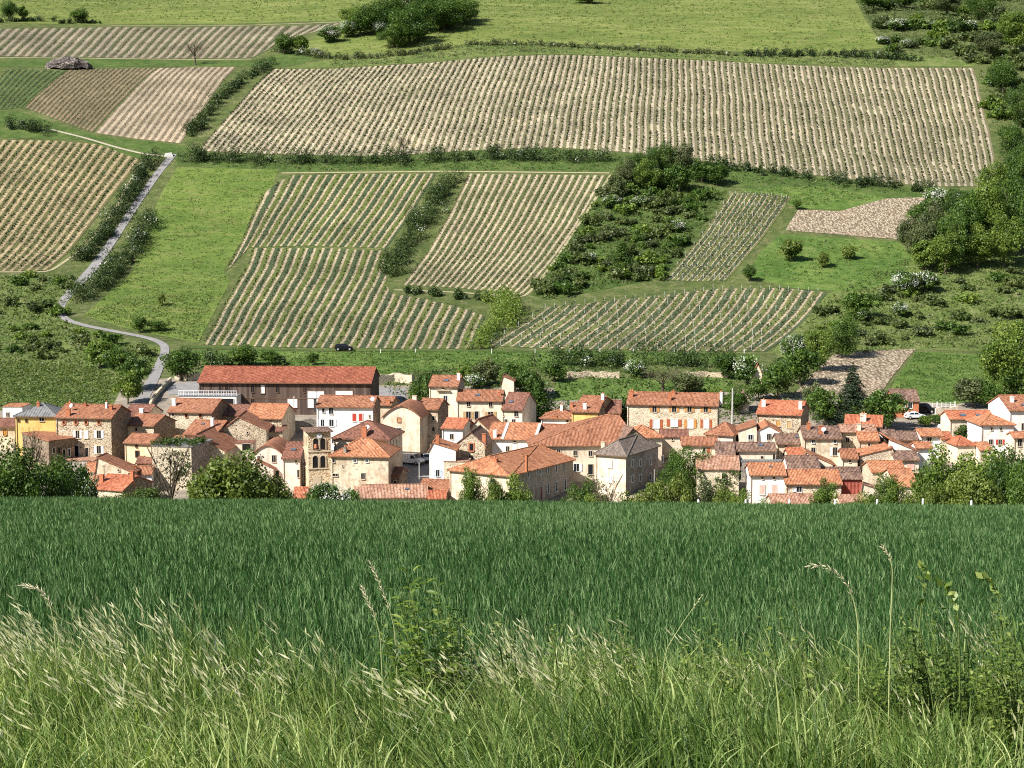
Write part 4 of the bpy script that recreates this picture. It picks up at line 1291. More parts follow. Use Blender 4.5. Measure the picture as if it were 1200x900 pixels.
class House:
    """walls, roof, chimneys and windows of one house, in its own frame:
    x along the front from its left corner, y into the house, z up from the ground"""

    def __init__(s, label, xl, xr, ye, he, yaw=0.0, depth=None, yr=None, kind='para', wall='stone', roof='r_red', pitch=0.36, apex=0.5,
                 ov=0.35, cat='house', name='house', base=2.0, side=None, hipin=None, Y=None, ridge=None, rise=None):
        s.kind, s.he, s.wall, s.roofm, s.ov = kind, he, wall, roof, ov
        yaw = math.radians(yaw)
        s.yaw = yaw
        if Y is None:
            P = unproject(xl, ye, lift=he, t0=262)
            if P[1] < 268: print('NEAR', label, P[1], he)
        else:
            d = ray(xl, ye)
            P = d * (Y / d[1])
            s.he = he = float(P[2] - H(P[0], P[1]))
        s.P = np.array([P[0], P[1], P[2] - he])
        s.ex = np.array([math.cos(yaw), math.sin(yaw), 0])
        s.ey = np.array([-math.sin(yaw), math.cos(yaw), 0])
        q = ray_plane(xr, ye, P, s.ey)
        # right corner: same eave height, column xr
        u = (xr - CX) / FPX
        s.W = (u * (P[1] * CP - P[2] * SP) - P[0]) / (s.ex[0] - u * s.ex[1] * CP)
        if depth is None and yr is not None and kind in ('para', 'hip'):
            lo, hi = 3.0, 26.0
            for _ in range(40):
                m = 0.5 * (lo + hi)
                c = s.world(s.W / 2, m / 2, he + pitch * m / 2)
                if project(c)[1] > yr: lo = m
                else: hi = m
            depth = 0.5 * (lo + hi)
            s.rise = pitch * depth / 2
        elif yr is not None and kind in ('gable', 'arch'):
            q = ray_plane(xl + (xr - xl) * apex, yr, P, s.ey)
            s.rise = max(0.4, q[2] - P[2])
            depth = depth or 9
        elif yr is not None and kind == 'mono':
            depth = depth or 7
            c = ray_plane((xl + xr) / 2, yr, s.world(0, depth, 0), s.ey)
            s.rise = float(np.clip(c[2] - P[2], 0.5, 3))
        else:
            depth = depth or 8
            s.rise = pitch * depth / 2
        if rise: s.rise = rise
        s.D = depth
        s.apex = apex
        s.root = empty(name, tuple(s.P), yaw, label, cat)
        s.base = -base
        W, D, rise = s.W, s.D, s.rise
        b = MB()
        # ---- walls
        lo = [(0, 0, s.base), (W, 0, s.base), (W, D, s.base), (0, D, s.base)]
        hi = [(0, 0, he), (W, 0, he), (W, D, he), (0, D, he)]
        if kind in ('hip', 'flat'):
            b.prism(lo, hi, 0, kind == 'flat')
            if side: b.m[1] = 1
        elif kind == 'mono':
            hi = [(0, 0, he), (W, 0, he), (W, D, he + rise), (0, D, he + rise)]
            b.prism(lo, hi, 0, False)
        elif kind == 'para':
            g = 0.04
            b.poly([lo[0], lo[1], hi[1], hi[0]])
            b.poly([lo[2], lo[3], hi[3], hi[2]])
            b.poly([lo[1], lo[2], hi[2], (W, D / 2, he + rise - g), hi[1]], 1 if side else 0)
            b.poly([lo[3], lo[0], hi[0], (0, D / 2, he + rise - g), hi[3]])
        elif kind == 'gable':
            ax = W * apex
            g = 0.04
            b.poly([lo[0], lo[1], hi[1], (ax, 0, he + rise - g), hi[0]])
            b.poly([lo[2], lo[3], hi[3], (ax, D, he + rise - g), hi[2]])
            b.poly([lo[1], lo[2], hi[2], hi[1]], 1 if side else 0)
            b.poly([lo[3], lo[0], hi[0], hi[3]])
        elif kind == 'arch':
            n = 18
            prof = [(W * i / n, he + rise * (1 - abs(2 * i / n - 1) ** 1.7) - 0.02) for i in range(n + 1)]
            b.poly([lo[0], lo[1]] + [(x, 0, z) for x, z in reversed(prof)])
            b.poly([lo[2], lo[3]] + [(x, D, z) for x, z in prof])
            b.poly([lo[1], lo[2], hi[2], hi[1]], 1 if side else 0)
            b.poly([lo[3], lo[0], hi[0], hi[3]])
        b.build('wall', [M[wall], M[side or wall]], s.root)  # right wall takes the side material, usually darkened to carry its shade
        # ---- roof
        r = MB()
        th = 0.16
        lift = 0.17
        if kind == 'para':
            k = rise / (D / 2)
            zl = he - ov * k + lift
            zr = he + rise + lift
            r.slab([(-ov * .6, -ov, zl), (W + ov * .6, -ov, zl), (W + ov * .6, D / 2, zr), (-ov * .6, D / 2, zr)], th, 0, (1, 0, 0))
            r.slab([(W + ov * .6, D + ov, zl), (-ov * .6, D + ov, zl), (-ov * .6, D / 2, zr), (W + ov * .6, D / 2, zr)], th, 0, (-1, 0, 0))
            r.tube((-ov * .6, D / 2, zr), (W + ov * .6, D / 2, zr), .13, .13, 6, 0)
        elif kind == 'gable':
            ax = W * apex
            zt = he + rise + lift
            if apex > 0.04:
                kl = rise / ax
                r.slab([(-ov, D + ov * .5, he - ov * kl + lift), (-ov, -ov * .6, he - ov * kl + lift), (ax, -ov * .6, zt), (ax, D + ov * .5, zt)], th, 0, (0, -1, 0))
            if apex < 0.96:
                kr = rise / (W - ax)
                r.slab([(W + ov, -ov * .6, he - ov * kr + lift), (W + ov, D + ov * .5, he - ov * kr + lift), (ax, D + ov * .5, zt), (ax, -ov * .6, zt)], th, 0, (0, 1, 0))
            r.tube((ax, -ov * .6, zt), (ax, D + ov * .5, zt), .13, .13, 6, 0)
        elif kind == 'hip':
            hi_ = min(W / 2 - 0.05, hipin if hipin is not None else D / 2)
            k = rise / (D / 2)
            z0 = he - ov * k + lift
            zt = he + rise + lift
            A, B_, C, E = (-ov, -ov, z0), (W + ov, -ov, z0), (W + ov, D + ov, z0), (-ov, D + ov, z0)
            R1, R2 = (hi_, D / 2, zt), (W - hi_, D / 2, zt)
            if ridge:
                R1 = (W * ridge[0], D * ridge[1], zt); R2 = (W * ridge[2], D * ridge[3], zt)
            elif W / 2 - 0.06 <= hi_:
                R1 = R2 = (W / 2, D / 2, zt)
            if ridge and ridge[0] == ridge[2]:
                r.slab([A, B_, R1], th, 0, (1, 0, 0)); r.slab([B_, C, R2, R1], th, 0, (0, 1, 0))
                r.slab([C, E, R2], th, 0, (-1, 0, 0)); r.slab([E, A, R1, R2], th, 0, (0, -1, 0))
                r.tube(R1, R2, .13, .13, 6, 0)
            elif R1 == R2:
                for t3, ud in (([A, B_, R1], (1, 0, 0)), ([B_, C, R1], (0, 1, 0)), ([C, E, R1], (-1, 0, 0)), ([E, A, R1], (0, -1, 0))): r.slab(t3, th, 0, ud)
            else:
                r.slab([A, B_, R2, R1], th, 0, (1, 0, 0)); r.slab([B_, C, R2], th, 0, (0, 1, 0))
                r.slab([C, E, R1, R2], th, 0, (-1, 0, 0)); r.slab([E, A, R1], th, 0, (0, -1, 0))
                r.tube(R1, R2, .13, .13, 6, 0)
            for c0, c1 in ((A, R1), (B_, R2), (C, R2), (E, R1)): r.tube(c0, c1, .12, .12, 6, 0)
        elif kind == 'mono':
            k = rise / D
            r.slab([(-ov * .6, -ov, he - ov * k + lift), (W + ov * .6, -ov, he - ov * k + lift), (W + ov * .6, D + .15, he + rise + .15 * k + lift), (-ov * .6, D + .15, he + rise + .15 * k + lift)], th, 0, (1, 0, 0))
        elif kind == 'arch':
            n = 18
            prof = []
            for i in range(n + 1):
                q = 2 * i / n - 1
                prof.append((W / 2 + (W / 2 + .35) * q, he - .12 + (rise + .34) * (1 - abs(q) ** 1.7)))
            for i in range(n):
                (x0, z0), (x1, z1) = prof[i], prof[i + 1]
                r.slab([(x0, D, z0), (x0, -.3, z0), (x1, -.3, z1), (x1, D, z1)], .2, 0, (0, -1, 0))
        elif kind == 'flat':
            r.slab([(-.1, -.1, he + .12), (W + .1, -.1, he + .12), (W + .1, D + .1, he + .12), (-.1, D + .1, he + .12)], .11, 0, (1, 0, 0))
        s.roof = r.build('roof', M[roof], s.root)
        s.has_gutter = False
        if kind in ('para', 'hip') and name == 'house' and he > 4.3: s.gutter()

    # ---- frames of reference
    def world(s, x, y, z):
        return s.P + s.ex * x + s.ey * y + np.array([0, 0, z])

    def local(s, p):
        d = p - s.P
        return float(np.dot(d, s.ex)), float(np.dot(d, s.ey)), float(d[2])

    def on_face(s, px, py, face):
        if face == 'f': return s.local(ray_plane(px, py, s.world(0, 0, 0), s.ey))
        x = s.W if face == 'r' else 0
        return s.local(ray_plane(px, py, s.world(x, 0, 0), s.ex))

    def m_per_px(s):
        c = s.world(s.W / 2, 0, s.he)
        return (c[1] * CP - c[2] * SP) / FPX

    def roof_point(s, px, py):
        """point of the visible front slope (or right slope of a gable roof) under a pixel"""
        if s.kind in ('para', 'hip'):
            n = s.ey * -(s.rise / (s.D / 2)) + np.array([0, 0, 1.0])
            p0 = s.world(0, 0, s.he + .17)
        elif s.kind == 'mono':
            n = s.ey * -(s.rise / s.D) + np.array([0, 0, 1.0])
            p0 = s.world(0, 0, s.he + .17)
        elif s.kind == 'gable':
            if s.apex < 0.9:
                n = s.ex * (s.rise / (s.W * (1 - s.apex))) + np.array([0, 0, 1.0])
                p0 = s.world(s.W, 0, s.he + .17)
            else:
                n = s.ex * -(s.rise / (s.W * s.apex)) + np.array([0, 0, 1.0])
                p0 = s.world(0, 0, s.he + .17)
        else:
            n = np.array([0, 0, 1.0])
            p0 = s.world(0, 0, s.he + s.rise)
        return s.local(ray_plane(px, py, p0, n)), n

    # ---- details
    def win(s, px, py, wpx, hpx, frame='frame_s', shut=None, closed=False, face='f', label=None, kind='window', pane='glass', arch=False, fw=0.09, cross=True):
        x, y, z = s.on_face(px, py, face)
        k = s.m_per_px()
        w, h = wpx * k, hpx * k
        if face == 'f': c, rz = (x, 0, z), 0
        elif face == 'r': c, rz = (s.W, y, z), math.pi / 2
        else: c, rz = (0, y, z), -math.pi / 2
        b = MB()
        pr = 0.10
        b.box((-w / 2 - fw / 2, -pr / 2, 0), (fw, pr, h + 2 * fw - .002))
        b.box((w / 2 + fw / 2, -pr / 2, 0), (fw, pr, h + 2 * fw - .002))
        b.box((0, -pr / 2 - .003, h / 2 + fw / 2), (w, pr, fw))
        b.box((0, -pr / 2 - .04, -h / 2 - fw / 2), (w + fw * 1.2, pr + .08, fw))
        if cross and kind == 'window' and w > .5 and not arch:
            b.box((0, -.035, 0), (.05, .03, h))
        o = b.build(kind, M[frame], s.root)
        o.location = c
        o.rotation_euler = (0, 0, rz)
        if label: o['label'] = label
        p = MB()
        if arch:
            n = 10
            pts = [(-w / 2, h / 2 - w / 2)] + [(-w / 2 * math.cos(math.pi * i / n), h / 2 - w / 2 + w / 2 * math.sin(math.pi * i / n)) for i in range(1, n)] + [(w / 2, h / 2 - w / 2)]
            pts = [(-w / 2, -h / 2)] + pts + [(w / 2, -h / 2)]
            pts = pts[::-1]
            p.prism([(x_, -.012, z_) for x_, z_ in pts], [(x_, -.11, z_) for x_, z_ in pts], 0)
        else:
            p.box((0, -.010, 0), (w, .02, h))
        p.build('pane' if kind == 'window' else 'panel', M[pane], o)
        if shut:
            if closed:
                for sx in (-1, 1):
                    q = MB(); q.box((sx * w / 4, -.06, 0), (w / 2 - .03, .05, h - .01)); q.build('shutter', M[shut], o)
            else:
                sw = w * 0.52
                for sx in (-1, 1):
                    q = MB(); q.box((sx * (w / 2 + fw + sw / 2 + .01), -.05, 0), (sw, .06, h + .04))
                    for zz in (-h * .3, h * .3): q.box((sx * (w / 2 + fw + sw / 2 + .01), -.09, zz), (sw * .9, .025, .09))
                    q.build('shutter', M[shut], o)
        return o

    def door(s, px, py, wpx, hpx, mat='dark', frame='frame_s', face='f', label=None):
        return s.win(px, py, wpx, hpx, frame, None, False, face, label, 'door', mat, cross=False)

    def chim(s, px, ytop, ybase, wpx=4, mat='brick', pot=True, pots=1, label=None):
        (x, y, z), n = s.roof_point(px, ybase)
        y = min(max(y, 0.3), s.D - .3)
        k = s.m_per_px()
        h = max(.6, (ybase - ytop) * k)
        w = wpx * k
        b = MB()
        d = max(.45, w * .6)
        ph = .3 if pot else 0
        b.box((0, 0, (h - ph - 1.2) / 2), (w, d, h - ph + 1.2))
        b.box((0, 0, h - ph + .035), (w + .14, d + .14, .07))
        if pot:
            for i in range(pots):
                xo = (i - (pots - 1) / 2) * .4
                b.tube((xo, 0, h - ph + .07), (xo, 0, h + .1), .13, .10, 8, 1)
        o = b.build('chimney', [M[mat], M['pot']], s.roof)
        o.location = (x, y, z)
        if label: o['label'] = label
        if rng.random() < .38: s.aerial(x + w * .7, y, z, h + 1.2 + rng.random() * .8)
        return o

    def aerial(s, x, y, z, h):
        b = MB()
        b.tube((0, 0, -.2), (0, 0, h), .035, .03, 5)
        for k in range(5): b.tube((-.25 + .13 * k, -.34 + .03 * k, h - .08), (-.25 + .13 * k, .34 - .03 * k, h - .08), .018, .018, 4)
        b.tube((-.4, 0, h - .08), (.4, 0, h - .08), .02, .02, 4)
        o = b.build('aerial', M['metal_d'], s.roof)
        o.location = (x, y, z)
        o.rotation_euler = (0, 0, rng.random() * 3)
        return o

    def dish(s, px, py, rpx=2.5, hz=0.9):
        (x, y, z), n = s.roof_point(px, py + 3)
        k = s.m_per_px()
        R = rpx * k
        b = MB()
        b.tube((0, 0, -.3), (0, 0, hz), .03, .03, 6)
        nr, ns = 4, 14
        ax = Vector((-.35, -.85, .35)).normalized()
        a = ax.orthogonal().normalized(); c = ax.cross(a)
        cen = Vector((0, -.1, hz))
        rings = [[cen + ax * (.22 * R * (i / nr) ** 2 * 1.4) + (a * math.cos(2 * math.pi * j / ns) + c * math.sin(2 * math.pi * j / ns)) * R * i / nr for j in range(ns)] for i in range(1, nr + 1)]
        for i in range(nr - 1):
            for j in range(ns):
                q = (j + 1) % ns
                b.poly([rings[i][j], rings[i][q], rings[i + 1][q], rings[i + 1][j]])
                b.poly([p - ax * .04 for p in (rings[i + 1][j], rings[i + 1][q], rings[i][q], rings[i][j])])
        b.poly(rings[0]); b.poly([p - ax * .04 for p in reversed(rings[0])])
        b.tube(cen, cen + ax * R * .9, .02, .02, 5)
        o = b.build('satellite_dish', M['metal_w'], s.roof)
        o.location = (x, y, z)
        return o

    def sky(s, px, py, wpx=4, hpx=2.4):
        (x, y, z), n = s.roof_point(px, py)
        k = s.m_per_px()
        w = wpx * k
        if s.kind == 'gable':
            sl = math.atan(s.rise / (s.W * (1 - s.apex))) if s.apex < .9 else -math.atan(s.rise / (s.W * s.apex))
            rot = (0, sl, 0)
        else:
            sl = math.atan(s.rise / (s.D / 2 if s.kind != 'mono' else s.D))
            rot = (sl, 0, 0)
        l = w * .8
        b = MB()
        b.box((0, 0, .05), (w + .16, l + .16, .10))
        b.box((0, 0, .108), (w, l, .02), 1)
        o = b.build('skylight', [M['metal_d'], M['skyglass']], s.roof)
        o.location = (x, y, z); o.rotation_euler = rot
        return o

    def gutter(s):
        if s.has_gutter: return s
        s.has_gutter = True
        b = MB()
        k = s.rise / (s.D / 2) if s.kind in ('para', 'hip') else 0.2
        z = s.he - s.ov * k + .02
        b.box((s.W / 2, -s.ov - .06, z), (s.W + .3, .12, .12))
        b.tube((.25, -.07, z), (.25, -.07, -.5), .05, .05, 6)
        b.build('gutter', M['frame_b'], s.root)
        return s


# ================================================================ the table of houses (photograph pixels)
# ---- left end
h = House('low white building with a tiled parapet, farthest left behind the yellow house', 3, 26, 477, 5.5, kind='flat', depth=6, wall='white', roof='r_orange')
h.win(9, 486, 3, 5, 'frame_s')
h = House('stone cottage with dark red roof cut by the left photo edge', -14, 17, 500, 4.5, yr=491, wall='cream_patch', roof='r_brown')
h.win(6, 507, 4, 6, 'brick', pane='door_o')
h = House('yellow house with a grey slate hipped roof', 18, 65, 487.5, 8.6, -3, yr=473, kind='hip', wall='yellow', roof='r_slate', hipin=4.5, pitch=.42)
h.win(49, 491.5, 5.5, 4.5, 'frame_s'); h.win(31, 493, 2, 2.4, 'frame_b'); h.win(22, 493, 1.6, 2, 'frame_b'); h.gutter()
h.chim(45, 470, 476, 3.5, 'brick')
h = House('three storey stone house with white and blue shutters joined to the yellow house', 65.4, 130, 489, 9.2, -9, yr=475, wall='stone', roof='r_red', side='stone_dark_shade')
for x in (75, 89, 101, 116): h.win(x, 495, 2.6, 3, 'brick', fw=.2)
h.win(91, 509, 4.4, 9, 'frame_s', 'sh_white'); h.win(101, 509, 5, 9, 'frame_s', 'sh_white', True); h.win(116, 509, 5, 9, 'frame_s', 'sh_white'); h.win(116, 527, 5, 9, 'frame_s', 'sh_white')
h.door(90, 528.5, 5, 13, 'glass', 'frame_w'); h.door(102, 530, 4, 11, 'dark')
h.chim(80, 479, 487, 5, 'brick', False); h.chim(82, 470, 476, 3, 'brick'); h.chim(125, 470, 478, 2.2, 'white'); h.chim(130, 474, 480, 4, 'brick'); h.chim(100, 472, 476, 3, 'brick')
h.dish(84, 478); h.gutter()
h = House('lean-to barn with red roof and shaded wall in front of the shuttered stone house', 57, 87, 517, 6.2, 46, depth=9, pitch=.5, kind='mono', yr=503, wall='stone_dark_shade', roof='r_red')
h.win(63, 528, 3, 6, 'frame_s'); h.win(69, 528, 3, 6, 'frame_b'); h.door(75, 531, 3.5, 9, 'dark'); h.door(81, 530, 3, 9, 'glass', 'frame_w')
h = House('low orange roofed annex below the lean-to barn', 99, 112, 553, 3.4, 0, yr=541, wall='cream_patch', roof='r_orange', depth=6)
h = House('low wall building with flat pinkish top in front of the lean-to barn', 76, 110, 540, 2.6, 0, kind='flat', depth=5, wall='grey_shade_render', roof='r_pale')
h = House('house with red roof and white chimney just right of the shuttered stone house', 145, 172, 487, 5.5, -8, yr=475, wall='cream', roof='r_brown')
h.chim(165.5, 479, 486, 4.5, 'white', False); h.win(150, 492, 2, 3)
h = House('tiny red roofed shed beside the lane wall', 172.5, 181, 486, 3.5, -8, yr=480, wall='stone', roof='r_brown')
h = House('stone house with brown red roof and a wide shaded gable', 147, 180, 497.5, 6.3, -19, yr=486.5, wall='stone_pale', roof='r_red', side='stone_dark_shade')
h.win(160, 503, 3, 4)
h = House('narrow cream house with red roof and a dark little window above its door', 146, 177, 518.5, 6.3, -16, yr=509.5, wall='sand', roof='r_red', side='tan')
h.win(160, 522.7, 2.4, 2.6, 'frame_b'); h.door(161, 532, 4.4, 7, 'dark', 'frame_b')
h = House('small monopitch roof with a skylight against the ruined ivy wall', 160, 178, 543, 3.5, 0, depth=6, kind='mono', yr=526, wall='stone_pale', roof='r_brown')
h.sky(171, 534, 3.4)
h = House('stone barn gable with one red slope falling to the right', 112, 156, 553, 4.2, -6, yr=536.5, kind='gable', apex=.06, depth=4.5, wall='cream_patch', roof='r_red')
h.win(139, 551, 2, 2); h.door(152, 556, 3, 4, 'dark')
h = House('whitewashed shed with a short red roof in front of the ruined ivy wall', 158, 178, 556, 3.4, 6, yr=547.5, wall='white', roof='r_red', depth=5)
h.chim(158, 544, 552, 3.5, 'brick')
h = House('low front cottage with orange roof and shaded right gable at the field edge', 109.5, 144, 572.5, 3.6, -20, yr=557.5, wall='stone_pale', roof='r_bright', side='stone_dark_shade')
h.chim(119.5, 556, 564, 5, 'brick', False); h.chim(155, 552, 562, 4.5, 'brick', False)
h = House('roof of a cottage half hidden by the front bushes at the left', 86, 107, 568, 3, -8, yr=558, wall='stone_pale', roof='r_orange')
# ruined wall with ivy
h = House('ruined pale stone building overgrown with ivy on its wall top', 178, 224, 523, 7.4, -12, kind='flat', depth=10, wall='stone_pale', roof='r_slate', cat='ruin', name='ruin', side='stone_grey')
_iv = []
for i in range(46):
    x = rng.random() * h.W; y = rng.random() * 9
    _iv.append(np.array([x, y * .8, h.he + .25 + rng.random() * .5]))
for i in range(16):
    x = h.W * (.45 + .5 * rng.random()); _iv.append(np.array([x, -.1, h.he - rng.random() * 5]))
V, F, R = clump_leaves(_iv, [.55 + .3 * rng.random() for _ in _iv], 34, .34)
link('ivy', np_mesh('ivy', V, [F], [L['ivy']], rnd=R), h.root)
# ---- barn and its neighbours
h = House('long modern barn of dark brown boards with a red tiled roof', 233, 434, 447.5, 6.6, -3, yr=430.5, wall='clad', roof='r_barn', pitch=.36, cat='barn', name='barn', ov=.5)
for x, w in ((258, 3.4), (266, 4), (296, 4), (325, 4), (357, 3)): h.win(x, 455.5, w, 8, 'frame_b')
h.door(308, 456, 4.6, 10, 'frame_w', 'frame_b'); h.win(296, 470, 4, 5, 'frame_b')
h.door(342.5, 472, 12, 11.5, 'frame_w', 'frame_b', label='white roller door'); h.door(370, 468, 20, 20, 'frame_w', 'frame_b', label='tall white sliding door'); h.door(403, 462, 20.5, 8.5, 'frame_w', 'frame_b', label='wide white panel door')
h.gutter()
b = MB(); b.box((h.W / 2, -.05, h.he - 3.3), (h.W, .1, .12)); b.build('cladding_rail', M['frame_b'], h.root)
h = House('white terrace building with a railed roof deck in front of the brown barn', 209, 277, 464.5, 4.6, -3, kind='flat', depth=8, wall='white', roof='frame_w' if False else 'r_slate', cat='building', name='terrace_building')
h.door(257, 470.5, 34, 7, 'dark', 'frame_w');  # wide near-black panel for the dark area below the canopy, not a door
b = MB()
for i in range(24): b.box((h.W * i / 23, 0.1, h.he + .65), (.07, .07, 1.0))
b.box((h.W / 2, .1, h.he + 1.17), (h.W + .1, .1, .09)); b.box((h.W / 2, .1, h.he + .62), (h.W, .04, .05)); b.box((h.W / 2, .1, h.he + .36), (h.W, .04, .05))
b.build('railing', M['metal_w'], h.root)
h = House('pale stone house with long red roof and white chimney left below the barn', 197, 248, 482.5, 6.8, -10, yr=468, wall='stone_pale', roof='r_red', side='stone_dark_shade')
h.win(218.5, 487, 3, 4, 'brick'); h.win(235, 487, 3, 4, 'brick'); h.win(203, 486, 3, 3); h.chim(204, 465, 475, 4.5, 'white'); h.gutter()
h = House('lower stone house with dark red roof under the railed terrace', 252, 287, 486.5, 5, -4, yr=475, wall='stone', roof='r_brown')
h = House('stone house with patchy orange roof next to the brown barn', 287.5, 330, 490, 5.6, -6, yr=474, wall='stone', roof='r_orange', side='tan')
h.win(319, 501, 5, 8, 'frame_s'); h.win(298, 498, 3, 3)
h = House('big old stone barn with a skewed gable and red tile edge', 260, 312, 503.5, 5.4, 0, yr=489, kind='gable', apex=.38, depth=9, wall='stone', roof='r_red', cat='barn', name='barn')
h.win(290, 507, 2, 2.5)
h = House('tan annex with a dark open garage right of the skewed gable barn', 310, 331, 506, 4, 0, kind='mono', depth=5, yr=501, wall='tan', roof='r_brown')
h.door(318, 517, 15, 8, 'dark', 'frame_b')
h = House('stone cottage with red roof and white chimney amid the left roofs', 216, 252, 508.5, 5.2, -14, yr=493.5, wall='stone_pale', roof='r_red', side='stone_dark_shade')
h.chim(249, 490, 500, 3.4, 'white', False); h.sky(238, 497, 3); h.win(244, 512.5, 4, 3)
h = House('low red monopitch roof sloping down behind the ruined ivy wall', 190, 230, 527, 4.4, -4, kind='mono', depth=10, yr=511, wall='stone_pale', roof='r_red')
h = House('red roof with its ridge running back above the big round fruit tree', 222, 263, 528, 4.6, -6, yr=510, kind='gable', apex=.2, depth=11, wall='stone_pale', roof='r_red')
h = House('plain pale wall building between the fruit tree and the skewed gable barn', 262, 296, 520, 4.2, 0, kind='flat', depth=4, wall='cream', roof='r_brown')
h.door(289, 524, 10, 8, 'dark')
# ---- church side
h = House('pink house with a rounded arch roof', 295, 332, 534, 5.4, -3, kind='arch', yr=522, depth=10, wall='pink', roof='r_red')
h.win(303.5, 536, 3.6, 3, 'frame_s'); h.win(321, 537.5, 4.6, 8, 'frame_s'); h.door(325, 556, 4, 9, 'glass', 'frame_s'); h.door(308, 557, 4, 7, 'door_o', 'frame_s')
h = House('narrow pink house with skylit red roof beside the church tower', 331, 351, 537, 5.6, -3, yr=519, wall='pink', roof='r_brown')
h.sky(344, 527, 5); h.win(347, 541, 2, 2.5, 'frame_s'); h.win(349.5, 555, 2, 9, 'frame_s')
h = House('small pink porch with an orange sloping roof under the rounded arch house', 300, 320, 549, 3.6, 0, kind='gable', apex=.05, yr=540, depth=4, wall='pink', roof='r_red')
h = House('white house with closed red shutters and a shallow red roof', 371, 437, 476.5, 8.2, -5, yr=464.5, wall='white', roof='r_red', side='stone_dark_shade')
h.win(379, 481, 3, 5, 'frame_w'); h.win(388, 481, 5, 8, 'frame_w'); h.win(378, 495.5, 4, 8, 'frame_w', 'sh_white'); h.win(388.5, 495.5, 5, 8, 'frame_w', 'sh_white')
h.win(415.3, 489, 4.6, 9, 'frame_w', 'sh_red', True); h.win(422.7, 489, 4.6, 9, 'frame_w', 'sh_red', True); h.win(433, 488, 1.2, 3); h.gutter()
h.dish(437, 470, 2.6); h.chim(368.5, 468, 476, 2.6, 'metal_d', False)
h = House('russet roofed house behind the white house with red shutters', 424, 458, 474, 5.2, -10, yr=465.5, wall='tan', roof='r_red', side='stone_dark_shade')
h.chim(452, 470, 479, 4, 'brick', False)
h = House('tall cream house with hipped brown roof, brick chimney and white dish', 391, 456, 513, 7.6, -10, yr=493.5, kind='hip', wall='cream', roof='r_brown', pitch=.5)
h.chim(427, 500, 511, 6, 'brick', False); h.dish(431, 504, 3.2); h.win(391, 517, 3.4, 5, 'frame_s'); h.win(438, 517, 4, 3, 'frame_s')
for x in (457.5, 461, 464.5):
    h.win(x, 519, 2.2, 7, 'frame_s', face='r', cross=False); h.win(x, 536, 2.2, 9, 'frame_s', face='r', cross=False)
h.gutter()
h = House('worn cream church house with a mottled orange hipped roof', 388, 455, 534, 7.4, -7, yr=515, kind='hip', wall='cream_patch', roof='r_orange', hipin=4, pitch=.45, side='tan')
h.win(416, 540, 3.6, 3, 'frame_w'); h.win(430, 540, 3.6, 3, 'frame_w'); h.win(425.5, 558, 4.4, 7, 'frame_s'); h.win(391, 540, 3, 4); h.win(393, 556.5, 6, 3); h.chim(404.5, 522, 530, 3.2, 'stone_grey'); h.gutter(); h.win(401.5, 546, 1.4, 1.8)
h = House('small stone lean-to with orange roof right of the church house', 456, 468, 557, 3.6, -12, yr=550, wall='stone_dark_shade', roof='r_red', depth=5)
h.door(463, 566, 3, 5, 'dark')
h = House('patchwork stone and cream shed filling the gap beside the church tower', 386, 402, 536, 6.4, -10, kind='flat', depth=5, wall='stone', roof='r_orange')

# ---- low roofs at the field edge
def low_roof(label, xl, xr, ye, yr, roof='r_pale', wall='stone_pale', yaw=0, he=2.6, depth=None, kind='para'):
    return House(label, xl, xr, ye, he, yaw, yr=yr, wall=wall, roof=roof, depth=depth, kind=kind, cat='outbuilding', name='outbuilding')
low_roof('long pale orange roof peeping over the wheat before the church house', 424, 500, 583, 569, yaw=2).sky(477, 573, 4)
low_roof('short pink tiled roof at the left end of the long one over the wheat', 412, 432, 582, 572, yaw=-8)
low_roof('little bright orange roof at the foot of the church tower', 344, 358, 583, 572, 'r_bright')
low_roof('weathered shed with orange roof right of the long pale one over the wheat', 490, 524, 574, 563, 'r_red', 'stone_pale', -14)
low_roof('tiny bright orange roof peeping over the wheat before the ruined wall', 502, 522, 584, 576, 'r_bright')
low_roof('pink tiled low roof under the pink shuttered white house', 905, 957, 591.5, 580, yaw=0, he=2.4)
low_roof('pink tiled low roof under the red metal wall', 986, 1014, 592, 581, he=2.4)
# ---- middle
h = House('large cream house with a curved gable roof line', 449, 492, 488, 8.4, -8, kind='arch', yr=476, depth=11, wall='cream', roof='r_red', side='tan')
h.win(467.5, 492, 4, 5, 'brick', pane='sand' if False else 'sh_tan'); h.win(467.5, 506, 5, 9, 'frame_w'); h.win(468, 524, 1.5, 1.5)
h.win(495, 508, 1.8, 8, 'frame_s', face='r'); h.win(499, 507, 1.8, 8, 'frame_s', face='r')
h = House('dark walled house with red roof behind the curved gable house', 490, 513, 479, 8, -14, yr=468, wall='tan', roof='r_red', side='stone_dark_shade', pitch=.4)
h.chim(486, 464, 474, 5, 'cream', False)
h.win(508, 490, 3, 5); h.win(508, 503, 3, 5)
h = House('tall cream house with red roof, skylight and white chimney at the village top', 503, 536, 452.5, 8.6, -8, yr=441, wall='cream', roof='r_red', side='tan')
h.sky(523, 446, 5); h.chim(537.5, 436, 445, 3.6, 'white'); h.win(522, 468, 4.4, 9, 'frame_w'); h.win(519, 455, 3, 2); h.gutter()
b = MB(); b.box((h.W * .5, -.3, h.he - .75), (h.W * .48, .6, .1)); b.build('ledge', M['dressed'], h.root)
h = House('long white house with tan shutters and a red roof', 535.5, 588, 469.5, 6.6, -4, yr=458, wall='cream', roof='r_red')
